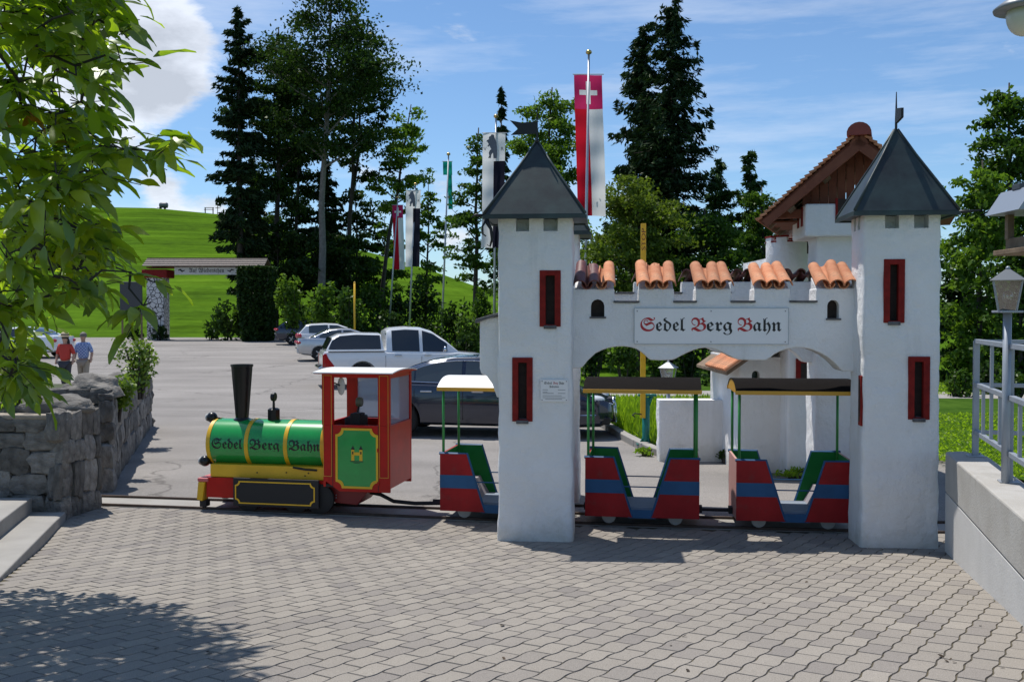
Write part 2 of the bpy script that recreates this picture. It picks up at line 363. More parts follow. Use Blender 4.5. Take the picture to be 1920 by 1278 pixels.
def text_mesh(s, height, frak=True, depth=0.0):
    """lettering as a flat mesh in x,z with its lower left corner at 0 (height = cap height); returns (mesh, width)"""
    cu = bpy.data.curves.new('lettering', 'FONT'); cu.body = ''.join(FRAK.get(c, c) for c in s) if frak else s
    cu.resolution_u = 3; cu.extrude = 0
    ob = bpy.data.objects.new('lettering', cu); COL.objects.link(ob)
    dg = bpy.context.evaluated_depsgraph_get(); me = bpy.data.meshes.new_from_object(ob.evaluated_get(dg))
    bpy.data.objects.remove(ob)
    k = height / 0.70
    xs = [v.co.x for v in me.vertices] or [0]; x0 = min(xs)
    for v in me.vertices: v.co = ((v.co.x - x0) * k, 0, v.co.y * k)
    return me, (max(xs) - x0) * k
def lettering(s, height, x, y, z, parent, m, frak=True, name='lettering', width=None):
    me, w = text_mesh(s, height, frak)
    k = width / w if width else 1.0
    for v in me.vertices: v.co.x *= k
    return link(name, me, m, parent, loc=(x, y, z))
def rect(x0, x1, z0, z1): return [(x0, z0), (x1, z0), (x1, z1), (x0, z1)]
def nz(p, s=1.0, seed=0.0): return noise.noise(Vector((p[0] * s + seed, p[1] * s + seed * 1.7, p[2] * s - seed)))
# ================================================================== GROUND
def lotz(y): return 0.0143 * max(0.0, y - 28) if y < 72 else 0.63
def crest(u): return float(np.interp(u, [-1500, -300, 100, 280, 430, 600, 780, 870, 1000, 1250, 1600, 3500], [430, 400, 391, 393, 405, 452, 497, 532, 560, 578, 586, 586]))
def terrain(x, y):
    if y < 1: return -0.1
    r = math.hypot(x, y); u = CU + F * x / y
    z0 = (lotz(y) if y < 72 else 0.63) - 0.07
    if y <= 73: return z0
    zc = EYE + (592 - crest(u)) / F * 235
    t = (y - 73) / 160.0
    if t <= 1: return z0 + (zc - z0) * (0.45 * t + 0.55 * sm(0, 1, t)) + 0.25 * nz((x, y, 0), 0.05) * min(1, t * 4)
    return zc - (t - 1) * 26
def build_terrain():
    ys = list(np.linspace(-30, 70, 26)) + [73] + list(np.geomspace(76, 233, 46)) + list(np.linspace(245, 420, 10))
    us = np.linspace(-2.4, 2.4, 121)
    V = []
    for y in ys:
        for a in us:
            x = a * max(abs(y), 40); V.append((x, y, terrain(x, y)))
    n = len(us); Q = [(i * n + j, i * n + j + 1, (i + 1) * n + j + 1, (i + 1) * n + j) for i in range(len(ys) - 1) for j in range(n - 1)]
    m = bpy.data.materials.new('meadow'); m.use_nodes = True; nt = m.node_tree; L = nt.links.new; N = nt.nodes.new
    b = nt.nodes['Principled BSDF']; b.inputs['Roughness'].default_value = 0.95; b.inputs['Specular IOR Level'].default_value = 0.0
    tc = N('ShaderNodeTexCoord'); mp = N('ShaderNodeMapping'); mp.inputs['Scale'].default_value = (0.035, 0.02, 0.35); L(tc.outputs['Object'], mp.inputs[0])
    n1 = N('ShaderNodeTexNoise'); n1.inputs['Scale'].default_value = 1.0; n1.inputs['Detail'].default_value = 10; n1.inputs['Roughness'].default_value = 0.68; L(mp.outputs[0], n1.inputs[0])
    n2 = N('ShaderNodeTexNoise'); n2.inputs['Scale'].default_value = 0.9; n2.inputs['Detail'].default_value = 8; n2.inputs['Roughness'].default_value = 0.7; L(tc.outputs['Object'], n2.inputs[0])
    ad = N('ShaderNodeMath'); ad.operation = 'MULTIPLY_ADD'; ad.inputs[1].default_value = 0.45; L(n2.outputs[0], ad.inputs[0]); L(n1.outputs[0], ad.inputs[2])
    cr = N('ShaderNodeValToRGB'); E_ = cr.color_ramp.elements; E_[0].position = 0.55; E_[0].color = (0.042, 0.085, 0.010, 1); E_[1].position = 0.92; E_[1].color = (0.100, 0.185, 0.014, 1)
    e = E_.new(0.74); e.color = (0.070, 0.142, 0.011, 1)
    L(ad.outputs[0], cr.inputs[0])
    mp3 = N('ShaderNodeMapping'); mp3.inputs['Scale'].default_value = (0.05, 0.05, 2.6); L(tc.outputs['Object'], mp3.inputs[0]); n4 = N('ShaderNodeTexNoise'); n4.inputs['Scale'].default_value = 1.0; n4.inputs['Detail'].default_value = 9; n4.inputs['Roughness'].default_value = 0.72; L(mp3.outputs[0], n4.inputs[0])
    m4 = N('ShaderNodeMapRange'); m4.inputs[1].default_value = 0.32; m4.inputs[2].default_value = 0.62; m4.inputs[3].default_value = 0.62; m4.inputs[4].default_value = 1.12; L(n4.outputs[0], m4.inputs[0])
    x4 = N('ShaderNodeMix'); x4.data_type = 'RGBA'; x4.blend_type = 'MULTIPLY'; x4.inputs[0].default_value = 1; L(cr.outputs[0], x4.inputs[6]); L(m4.outputs[0], x4.inputs[7]); L(x4.outputs[2], b.inputs[0])
    bp = N('ShaderNodeBump'); bp.inputs['Distance'].default_value = 0.25; bp.inputs['Strength'].default_value = 0.5; L(n2.outputs[0], bp.inputs['Height']); L(bp.outputs[0], b.inputs['Normal'])
    tag(npmesh('meadow', V, Q, m, smooth=True), 'green meadow rising to a smooth grassy hill', kind='structure')
build_terrain()

# parking lot
XR_Y = [9.0, 15.0, 15.3, 18.3, 31.5, 46, 62, 72]; XR_X = [9.5, 9.5, 2.3, 2.0, 0.6, -4.2, -9.6, -13.5]
def build_lot():
    ys = np.concatenate([np.linspace(9.9, 15, 18), np.linspace(15.3, 30, 16), np.linspace(32, 72.5, 22)]); nx = 40
    V = []; 
    for y in ys:
        xr = np.interp(y, XR_Y, XR_X)
        for t in np.linspace(0, 1, nx):
            x = -60 + (xr + 60) * (1 - (1 - t) ** 2.2); V.append((x, y, lotz(y) - 0.004))
    Q = [(i * nx + j, i * nx + j + 1, (i + 1) * nx + j + 1, (i + 1) * nx + j) for i in range(len(ys) - 1) for j in range(nx - 1)]
    m = bpy.data.materials.new('worn asphalt'); m.use_nodes = True; nt = m.node_tree; L = nt.links.new; N = nt.nodes.new
    b = nt.nodes['Principled BSDF']; b.inputs['Roughness'].default_value = 0.95; b.inputs['Specular IOR Level'].default_value = 0.08
    tc = N('ShaderNodeTexCoord')
    def noise_(sc, det, rough=0.6, stretch=None):
        n = N('ShaderNodeTexNoise'); n.inputs['Scale'].default_value = sc; n.inputs['Detail'].default_value = det; n.inputs['Roughness'].default_value = rough
        if stretch:
            mp = N('ShaderNodeMapping'); mp.inputs['Scale'].default_value = stretch; mp.inputs['Rotation'].default_value = (0, 0, 0.5); L(tc.outputs['Object'], mp.inputs[0]); L(mp.outputs[0], n.inputs[0])
        else: L(tc.outputs['Object'], n.inputs[0])
        return n.outputs[0]
    big = noise_(0.22, 5); fine = noise_(95, 3, 0.7); streak = noise_(0.5, 6, 0.6, (0.35, 1.6, 1))
    cr = N('ShaderNodeValToRGB'); E_ = cr.color_ramp.elements; E_[0].position = 0.30; E_[0].color = (0.235, 0.220, 0.206, 1); E_[1].position = 0.72; E_[1].color = (0.315, 0.295, 0.276, 1); L(big, cr.inputs[0])
    mx = N('ShaderNodeMix'); mx.data_type = 'RGBA'; mx.blend_type = 'MULTIPLY'; mx.inputs[0].default_value = 1
    mr = N('ShaderNodeMapRange'); mr.inputs[1].default_value = 0.3; mr.inputs[2].default_value = 0.7; mr.inputs[3].default_value = 0.62; mr.inputs[4].default_value = 1.32; L(fine, mr.inputs[0]); L(cr.outputs[0], mx.inputs[6]); L(mr.outputs[0], mx.inputs[7])
    mx2 = N('ShaderNodeMix'); mx2.data_type = 'RGBA'; mx2.blend_type = 'MULTIPLY'; mx2.inputs[0].default_value = 1
    mr2 = N('ShaderNodeMapRange'); mr2.inputs[1].default_value = 0.35; mr2.inputs[2].default_value = 0.62; mr2.inputs[3].default_value = 0.86; mr2.inputs[4].default_value = 1.06; L(streak, mr2.inputs[0]); L(mx.outputs[2], mx2.inputs[6]); L(mr2.outputs[0], mx2.inputs[7])
    # fine crack lines
    vo = N('ShaderNodeTexVoronoi'); vo.feature = 'DISTANCE_TO_EDGE'; vo.inputs['Scale'].default_value = 0.16
    wv = N('ShaderNodeTexNoise'); wv.inputs['Scale'].default_value = 1.3; wv.inputs['Detail'].default_value = 5; L(tc.outputs['Object'], wv.inputs[0])
    va = N('ShaderNodeVectorMath'); va.operation = 'MULTIPLY_ADD'; va.inputs[1].default_value = (1.2, 1.2, 0); L(wv.outputs['Color'], va.inputs[0]); L(tc.outputs['Object'], va.inputs[2]); L(va.outputs[0], vo.inputs['Vector'])
    mr3 = N('ShaderNodeMapRange'); mr3.inputs[1].default_value = 0.0; mr3.inputs[2].default_value = 0.006; mr3.inputs[3].default_value = 0.6; mr3.inputs[4].default_value = 1.0; L(vo.outputs[0], mr3.inputs[0])
    mx3 = N('ShaderNodeMix'); mx3.data_type = 'RGBA'; mx3.blend_type = 'MULTIPLY'; mx3.inputs[0].default_value = 1; L(mx2.outputs[2], mx3.inputs[6]); L(mr3.outputs[0], mx3.inputs[7])
    L(mx3.outputs[2], b.inputs[0])
    bp = N('ShaderNodeBump'); bp.inputs['Distance'].default_value = 0.008; L(fine, bp.inputs['Height']); L(bp.outputs[0], b.inputs['Normal'])
    tag(npmesh('parking_lot', V, Q, m, smooth=True), 'pale worn asphalt parking lot', kind='structure')
build_lot()

# track curve: near rail y as a function of x
_px = [-8, -5.1, -3.56, -1.1, -0.5, 1.03, 2.54, 4.2, 6, 9]; _py = [11.75, 11.48, 11.25, 10.80, 10.68, 10.36, 10.13, 9.98, 9.93, 9.95]
_c = np.polyfit(_px, _py, 4)
def rail_y(x): return float(np.polyval(_c, x))
def rail_a(x): return math.atan((rail_y(x + 0.05) - rail_y(x - 0.05)) / 0.1)
GAUGE = 0.5
def track_pt(x, off=0.25):
    a = rail_a(x); return Vector((x - math.sin(a) * off, rail_y(x) + math.cos(a) * off, 0))
def ribbon(mb, xs, o0, o1, z0, z1):
    """strip along the track between lateral offsets o0 and o1"""
    n = len(xs); vs = []
    for x in xs:
        p, q = track_pt(x, o0), track_pt(x, o1); vs += [(p.x, p.y, z0), (q.x, q.y, z0), (q.x, q.y, z1), (p.x, p.y, z1)]
    fs = []
    for i in range(n - 1):
        for k in range(4): fs.append((4 * i + k, 4 * i + (k + 1) % 4, 4 * i + 4 + (k + 1) % 4, 4 * i + 4 + k))
    fs += [(0, 3, 2, 1), (4 * n - 4, 4 * n - 3, 4 * n - 2, 4 * n - 1)]
    mb.add(vs, fs)
xs = np.linspace(-7.5, 8.5, 60)
tb = MB(); ribbon(tb, xs, -0.03, 0.60, -0.05, 0.004)
track_bed = tag(tb.build('track_bed', M_conc), 'pale concrete bed between the rails', kind='structure')
trk = thing('train_track', 'narrow pair of rusty rails set into the paving', 'track')
for o in (0.0, GAUGE):
    rb = MB(); ribbon(rb, xs, o - 0.018, o + 0.018, -0.02, 0.030); rb.build('rail', M_rail, trk)
    rb = MB(); ribbon(rb, xs, o + 0.022, o + 0.055, -0.02, 0.008); rb.build('flangeway', M_rubber, trk)

# ------------------------------------------------------------------ plaza of interlocking pavers
def zp(y):
    s = 9.3 - y
    s = 0.5 * (s + math.sqrt(s * s + 0.35)) - 0.02 if s > -6 else 0
    s = max(0, s); c = 4.7
    s = c - 0.5 * ((c - s) + math.sqrt((c - s) ** 2 + 0.5)) if s > 0 else 0
    return max(0.0, 0.092 * max(0, s))
WALL_A = Vector((3.97, 8.8)); WALL_D = Vector((0.285, 1)).normalized()    # right concrete wall, inner face line
def wall_x(y): return WALL_A.x + (y - WALL_A.y) * 0.285
def step_x(y): return -4.72 + (10.3 - y) * 0.285 if y < 10.4 else -4.8
def in_plaza(x, y, m=0.0):
    if y < 1.2 or y > rail_y(x) - 0.07 - m: return False
    if y < 9.05 and x > wall_x(y) - m + 0.05: return False
    if x > 6.0 or x < max(-6.2, step_x(y) - 0.02): return False
    return True
def build_plaza():
    ys = np.linspace(0.5, 12.2, 70); xs_ = np.linspace(-6.5, 6.5, 40); V = []
    for y in ys:
        for x in xs_: V.append((x, min(y, rail_y(x) - 0.025), zp(y) - 0.0062))
    n = len(xs_); Q = [(i * n + j, i * n + j + 1, (i + 1) * n + j + 1, (i + 1) * n + j) for i in range(len(ys) - 1) for j in range(n - 1)]
    plaza = tag(npmesh('plaza', V, Q, M_soil, smooth=True), 'plaza of grey interlocking pavers sloping down to the track', kind='structure')
    Lp, Wp, A_, gap = 0.222, 0.137, 0.0068, 0.0058
    th = R(34.0); u = np.array([math.sin(th), math.cos(th)]); w = np.array([math.cos(th), -math.sin(th)])
    def shape(phase):
        ts = [0, .14, .32, .5, .68, .86, 1]; f = lambda t: A_ * float(np.interp((t + phase) % 1.0, [0, .16, .34, .66, .84, 1], [0, 1, 1, -1, -1, 0]))
        top = [((t - .5) * (Lp - gap * 1.7), Wp / 2 - gap / 2 + f(t)) for t in ts]; bot = [((t - .5) * (Lp - gap * 1.7), -Wp / 2 + gap / 2 + f(t)) for t in ts]
        o = bot + top[::-1]; c = 0.0028
        ins = [(x * (1 - 2 * c / Lp), y - math.copysign(c, y - f(x / Lp + .5))) for x, y in o]
        n = len(o)
        vs = [(x, y, 0) for x, y in ins] + [(x, y, -0.0085) for x, y in o]
        return np.array(vs), n
    shp = [shape(0.0), shape(0.5)]; n = shp[0][1]
    faces = [tuple(range(n))] + [(n + i, n + (i + 1) % n, (i + 1) % n, i) for i in range(n)]
    cells = []
    for r in range(-90, 90):
        for k in range(-14, 84):
            t = (k + 0.5 * (r % 2)) * Lp; c = u * t + w * r * Wp + np.array([-2.0, 1.0])
            if in_plaza(c[0], c[1]): cells.append((c[0], c[1], r % 2))
    def vis(c):
        x, y, _ = c
        if y < 2: return 0
        z = zp(y); uu = CU + F * x / y; vv = 592 + F * (EYE - z) / y
        if not (-10 < uu < 1930 and vv < 1288): return 0
        return 1.0 / (x * x + y * y)
    cells.sort(key=vis, reverse=True)
    def paver_mat(nm, kind):
        m = bpy.data.materials.new(nm); m.use_nodes = True; nt = m.node_tree; Lk = nt.links.new; N = nt.nodes.new
        b = nt.nodes['Principled BSDF']; b.inputs['Roughness'].default_value = 0.95; b.inputs['Specular IOR Level'].default_value = 0.08
        g = N('ShaderNodeObjectInfo' if kind else 'ShaderNodeNewGeometry'); src = g.outputs['Random' if kind else 'Random Per Island']
        cr = N('ShaderNodeValToRGB'); E_ = cr.color_ramp.elements; E_[0].color = (0.215, 0.196, 0.180, 1); E_[1].color = (0.300, 0.273, 0.238, 1)
        for p, c in ((0.10, (0.245, 0.223, 0.201)), (0.30, (0.266, 0.242, 0.213)), (0.8, (0.280, 0.254, 0.222))):
            e = E_.new(p); e.color = (*c, 1)
        Lk(src, cr.inputs[0])
        ge = N('ShaderNodeNewGeometry')
        n1 = N('ShaderNodeTexNoise'); n1.inputs['Scale'].default_value = 230; n1.inputs['Detail'].default_value = 2; Lk(ge.outputs['Position'], n1.inputs[0])
        n2 = N('ShaderNodeTexNoise'); n2.inputs['Scale'].default_value = 0.8; n2.inputs['Detail'].default_value = 6; Lk(ge.outputs['Position'], n2.inputs[0])
        mr = N('ShaderNodeMapRange'); mr.inputs[1].default_value = 0.3; mr.inputs[2].default_value = 0.7; mr.inputs[3].default_value = 0.72; mr.inputs[4].default_value = 1.28; Lk(n1.outputs[0], mr.inputs[0])
        mr2 = N('ShaderNodeMapRange'); mr2.inputs[1].default_value = 0.3; mr2.inputs[2].default_value = 0.7; mr2.inputs[3].default_value = 0.93; mr2.inputs[4].default_value = 1.05; Lk(n2.outputs[0], mr2.inputs[0])
        a = N('ShaderNodeMath'); a.operation = 'MULTIPLY'; Lk(mr.outputs[0], a.inputs[0]); Lk(mr2.outputs[0], a.inputs[1])
        mx = N('ShaderNodeMix'); mx.data_type = 'RGBA'; mx.blend_type = 'MULTIPLY'; mx.inputs[0].default_value = 1; Lk(cr.outputs[0], mx.inputs[6]); Lk(a.outputs[0], mx.inputs[7]); Lk(mx.outputs[2], b.inputs[0])
        bp = N('ShaderNodeBump'); bp.inputs['Distance'].default_value = 0.002; Lk(n1.outputs[0], bp.inputs['Height']); Lk(bp.outputs[0], b.inputs['Normal'])
        return m
    mo, mi = paver_mat('grey paver', 1), paver_mat('grey paver field', 0)
    rng = np.random.default_rng(3)
    meshes = []
    for s, _ in shp:
        me = bpy.data.meshes.new('paver'); me.from_pydata([tuple(p) for p in s], [], faces); me.materials.append(mo); meshes.append(me)
    V = []; Fc = []
    for i, (x, y, par) in enumerate(cells):
        dz = rng.normal(0, 0.0007); sl = (zp(y + .05) - zp(y - .05)) / .1
        if i < 300:
            ob = bpy.data.objects.new('paver', meshes[par]); COL.objects.link(ob); ob.parent = plaza
            nx_ = Vector((0, -sl, 1)).normalized(); ux = Vector((u[0], u[1], sl * u[1])).normalized(); wy = nx_.cross(ux)
            Mx = Matrix((ux, wy, nx_)).transposed(); ob.rotation_euler = (Mx @ Matrix.Rotation(rng.normal(0, 0.004), 3, 'Z') @ Matrix.Rotation(rng.normal(0, 0.005), 3, 'X')).to_euler()
            ob.location = (x, y, zp(y) + dz)
        else:
            s = shp[par][0]; tx, ty = rng.normal(0, 0.0035, 2); o = len(V)
            P = np.empty_like(s); P[:, 0] = x + s[:, 0] * u[0] - s[:, 1] * w[0]; P[:, 1] = y + s[:, 0] * u[1] - s[:, 1] * w[1]
            P[:, 2] = [zp(q) for q in P[:, 1]]; P[:, 2] += s[:, 2] + dz + s[:, 0] * tx + s[:, 1] * ty
            V += [tuple(p) for p in P]; Fc += [tuple(o + j for j in f) for f in faces]
    me = bpy.data.meshes.new('paver_field'); me.from_pydata(V, [], Fc); link('paver_field', me, mi, plaza); 
    tag(bpy.data.objects['paver_field'], kind='stuff')
    return plaza
build_plaza()

# ================================================================== CASTLE GATE (front and back wall, four towers)
GX, GY, GA = -0.135, 9.62, R(-5.5)
gate = thing('castle_gate', 'white plastered toy castle gate with two roofed towers over the train track', 'gate', (GX, GY, 0), GA)
TH = 3.15
def tower_mesh(x0, x1, y0, y1, h, seed, r=0.035, amp=0.017, zb=-0.03, flare=0.0):
    per = []
    def seg(a, b, n):
        for k in range(n): per.append((a[0] + (b[0] - a[0]) * k / n, a[1] + (b[1] - a[1]) * k / n))
    def arc(cx, cy, a0):
        for k in range(3): a = a0 + R(90) * k / 3; per.append((cx + r * math.cos(a), cy + r * math.sin(a)))
    n1, n2 = max(4, int((x1 - x0) / 0.06)), max(4, int((y1 - y0) / 0.06))
    seg((x0 + r, y0), (x1 - r, y0), n1); arc(x1 - r, y0 + r, R(-90)); seg((x1, y0 + r), (x1, y1 - r), n2); arc(x1 - r, y1 - r, 0)
    seg((x1 - r, y1), (x0 + r, y1), n1); arc(x0 + r, y1 - r, R(90)); seg((x0, y1 - r), (x0, y0 + r), n2); arc(x0 + r, y0 + r, R(180))
    nl = int(h / 0.07); n = len(per); cx, cy = (x0 + x1) / 2, (y0 + y1) / 2
    mb = MB(); vs = []
    for i in range(nl + 1):
        z = zb + (h - zb) * i / nl
        k = 1 + flare * max(0, 1 - z / 0.4)
        for p in per:
            d = Vector((p[0] - cx, p[1] - cy)).normalized()
            q = amp * nz((p[0], p[1], z), 3.3, seed) + amp * 0.6 * nz((p[0], p[1], z), 10, seed + 5)
            if i in (0, nl): q *= 0.3
            vs.append((cx + (p[0] - cx) * k + d.x * q, cy + (p[1] - cy) * k + d.y * q, z))
    fs = [(i * n + j, i * n + (j + 1) % n, (i + 1) * n + (j + 1) % n, (i + 1) * n + j) for i in range(nl) for j in range(n)]
    fs += [tuple(range(n - 1, -1, -1)), tuple(range(nl * n, nl * n + n))]
    return mb.add(vs, fs)
def bx(*a): return MB().box(*a)
def window(tw, x0, x1, z0, z1, y, t=0.058):
    """red framed slit window on a front face at y"""
    o = rect(x0, x1, z0, z1); i = rect(x0 + t, x1 - t, z0 + t * 0.35, z1 - t * 0.85)
    fr = MB().ring(o, i, y - 0.012, y + 0.05).build('window_frame', M_red, tw, bevel=0.004)
    bx(x0 + 0.02, x1 - 0.02, y + 0.085, y + 0.10, z0 + 0.01, z1 - 0.02).build('window_pane', M_dark, tw)
    bx(x0 + t * .7, x1 - t * .7, y - 0.030, y + 0.04, z0 - 0.022, z0 + 0.012).build('window_sill', M_slate, tw, bevel=0.005)
def hole(x0, x1, z0, z1, y, t=0.02): return bx(x0 + t, x1 - t, y - 0.2, y + 0.12, z0 + t, z1 - t)
def pyramid(tw, x0, x1, y0, y1, z, apex, over):
    cx, cy = (x0 + x1) / 2, (y0 + y1) / 2; hx, hy = (x1 - x0) / 2 + over, (y1 - y0) / 2 + over
    lv = [(1.0, z), (0.655, z + (apex - z) * 0.35), (0.33, z + (apex - z) * 0.675), (0.03, apex)]
    vs = []; cs = ((-1, -1), (1, -1), (1, 1), (-1, 1))
    for k, h in lv: vs += [(cx + hx * a * k, cy + hy * b * k, h) for a, b in cs]
    fs = [(4 * i + j, 4 * i + (j + 1) % 4, 4 * i + 4 + (j + 1) % 4, 4 * i + 4 + j) for i in range(3) for j in range(4)] + [(12, 13, 14, 15)]
    lo = [(cx + hx * a, cy + hy * b, z - 0.03) for a, b in cs]; o = len(vs); vs += lo
    fs += [(j, o + j, o + (j + 1) % 4, (j + 1) % 4) for j in range(4)] + [(o + 3, o + 2, o + 1, o)]
    MB().add(vs, fs).build('tower_roof', M_patina, tw)
    for a, b in cs:                                              # folded hip seams
        MB().tube([(cx + hx * a * k, cy + hy * b * k, h + 0.004) for k, h in lv], [0.014, 0.013, 0.012, 0.012], 6).build('hip_seam', M_patina, tw, smooth=True)
    MB().ring([(cx - hx - .01, 0), (cx + hx + .01, 0), (cx + hx + .01, 1), (cx - hx - .01, 1)], [(cx - hx + .02, 0), (cx + hx - .02, 0), (cx + hx - .02, 1), (cx - hx + .02, 1)], 0, 1) if 0 else None
    e = MB(); g = 0.012
    e.box(cx - hx - g, cx + hx + g, cy - hy - g, cy - hy + g, z - 0.045, z - 0.012); e.box(cx - hx - g, cx + hx + g, cy + hy - g, cy + hy + g, z - 0.045, z - 0.012)
    e.box(cx - hx - g, cx - hx + g, cy - hy + g, cy + hy - g, z - 0.045, z - 0.012); e.box(cx + hx - g, cx + hx + g, cy - hy + g, cy + hy - g, z - 0.045, z - 0.012)
    e.build('eave_trim', M_patina, tw)
    return cx, cy
TW = []
def tower(x0, x1, y0, y1, h, seed, wins, notches, name='tower', side_notch=False, label=None):
    ob = tower_mesh(x0, x1, y0, y1, h, seed, flare=0.03).build(name, M_plaster, gate, smooth=True, angle=50)
    cs = [hole(*w, y0) for w in wins] + [bx(a, b, y0 - 0.1, y0 + 0.14, h - 0.135, h + 0.1) for a, b in notches]
    if side_notch: cs += [bx(x0 - 0.1, x0 + 0.14, y0 + .13, y0 + .21, h - 0.135, h + 0.1), bx(x0 - 0.1, x0 + 0.14, y0 + .30, y0 + .38, h - 0.135, h + 0.1)]
    if cs: cut(ob, cs)
    for w in wins: window(ob, *w, y0)
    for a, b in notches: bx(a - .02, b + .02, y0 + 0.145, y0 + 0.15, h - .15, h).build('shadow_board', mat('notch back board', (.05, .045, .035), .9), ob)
    if label: ob['label'] = label
    TW.append(ob); return ob
def lx(p): return (p - 934) / 141 * 0.72
def lz(v): return 2.2 + (592 - v) * 0.00516
def rx(p): return 3.44 + (p - 1623) / 143 * 0.70
def rz(v): return 2.2 + (592 - v) * 0.00498
TD = 0.50
tl = tower(0, 0.72, 0, TD, TH, 1.0, [(lx(1013), lx(1053), lz(612), lz(507)), (lx(961), lx(1000), lz(790), lz(670))], [(lx(968), lx(993)), (lx(1020), lx(1047))])
tr = tower(3.44, 4.14, 0, TD, TH, 2.0, [(rx(1660), rx(1699), rz(605), rz(486)), (rx(1707), rx(1747), rz(786), rz(668))], [(rx(1662), rx(1688)), (rx(1715), rx(1742))], side_notch=True)
tbl = tower(0, 0.72, 2.14, 2.66, TH + 0.02, 3.0, [], [])
tbr = tower(3.44, 4.16, 2.14, 2.66, 3.10, 4.0, [], [], label='tall white rear tower carrying the corbelled box')
cx, cy = pyramid(tl, 0, 0.72, 0, TD, TH + 0.02, 3.90, 0.125)
# weather vane with swallow-tailed pennant
v = MB().tube([(cx, cy, 3.9), (cx, cy, 4.25)], [0.012, 0.006], 6).build('vane_pole', M_iron, tl)
MB().prism([(cx - 0.006, 3.995), (cx - 0.26, 3.985), (cx - 0.19, 4.045), (cx - 0.27, 4.13), (cx - 0.15, 4.105), (cx - 0.006, 4.115)], cy - 0.005, cy + 0.005).build('pennant', M_iron, tl)
MB().ball((cx, cy, 3.92), 0.022).build('vane_ball', M_iron, tl, smooth=True)
cx, cy = pyramid(tr, 3.44, 4.14, 0, TD, TH + 0.02, 3.97, 0.115)
MB().tube([(cx, cy, 3.93), (cx, cy, 4.07), (cx, cy, 4.33)], [0.012, 0.012, 0.004], 6).build('vane_pole', M_iron, tr)
MB().prism([(cy - 0.02, 4.03), (cy - 0.20, 4.05), (cy - 0.20, 4.14), (cy - 0.02, 4.17)], cx - 0.012, cx + 0.012, 'x').build('pennant', M_iron, tr)
cx, cy = pyramid(tbl, 0, 0.72, 2.14, 2.66, TH + 0.04, 3.95, 0.125)
# wrought iron waterspouts at the eaves
hk = MB(); hk.tube([(-0.11, -.10, TH + .01), (-.20, -.14, TH + .012), (-.235, -.15, TH - .01)], [.016, .014, .008], 6)
hk.tube([(-0.10, -.10, TH - .0), (-.09, -.12, TH - .06), (-.055, -.12, TH - .12), (-.045, -.12, TH - .22), (-.065, -.12, TH - .29), (-.09, -.12, TH - .27)], [.02, .022, .018, .014, .01, .006], 6)
hk.tube([(-0.10, -.13, TH - .03), (-.135, -.14, TH - .10), (-.13, -.14, TH - .17), (-.10, -.14, TH - .19)], [.012, .011, .009, .006], 6)
hk.build('waterspout', M_iron, tl, smooth=True)
MB().tube([(4.20, -.08, TH - .0), (4.32, -.10, TH + .004), (4.44, -.12, TH + .012)], [.018, .016, .008], 6).build('waterspout', M_iron, tr, smooth=True)
# side slit of the right tower
sw = MB().box(3.428, 3.46, 0.02, 0.12, rz(800), rz(705)).build('side_window_frame', M_red, tr, bevel=0.005)
MB().box(3.424, 3.43, 0.05, 0.09, rz(792), rz(712)).build('side_window_pane', M_dark, tr)
# left wing bracket with slate cap
wg = [(-0.20, lz(598)), (-0.20, lz(693)), (-0.185, lz(703)), (-0.13, lz(707)), (-0.075, lz(722)), (-0.04, lz(742)), (-0.03, lz(748)), (0.03, lz(748)), (0.03, lz(592))]
MB().prism(wg, 0.16, 0.40).build('side_bracket', M_plaster, gate, bevel=0.012)
MB().prism([(-0.245, lz(606)), (0.0, lz(590)), (0.0, lz(585)), (-0.235, lz(598))], 0.11, 0.44).build('bracket_cap', M_slate, gate, bevel=0.006)

# --- crenellated walls with three scalloped arches
def wx(p): return 0.72 + (p - 1078) * 0.00516
def wz(v): return 2.2 + (592 - v) * 0.0052
MER = [(1070, 1157), (1202, 1271), (1311, 1379), (1421, 1489), (1536, 1612)]
ARCH = [(1070, 694), (1093, 692), (1097, 688), (1105, 678), (1120, 664), (1132, 658), (1145, 653.5), (1160, 651), (1175, 650.5), (1188, 652), (1199, 655.5), (1207, 660.5), (1214, 666), (1220, 672), (1225, 676), (1244, 677), (1268, 676), (1275, 673),
        (1284, 668), (1296, 662), (1308, 657), (1318, 654), (1329, 652.5), (1340, 653.5), (1350, 656), (1362, 661), (1374, 667), (1383, 672), (1392, 675), (1418, 676), (1444, 676), (1452, 671), (1459, 665), (1470, 659), (1483, 654.5), (1498, 652), (1513, 652), (1528, 655), (1543, 661), (1556, 668), (1568, 677), (1577, 686), (1583, 693), (1588, 696), (1612, 697)]
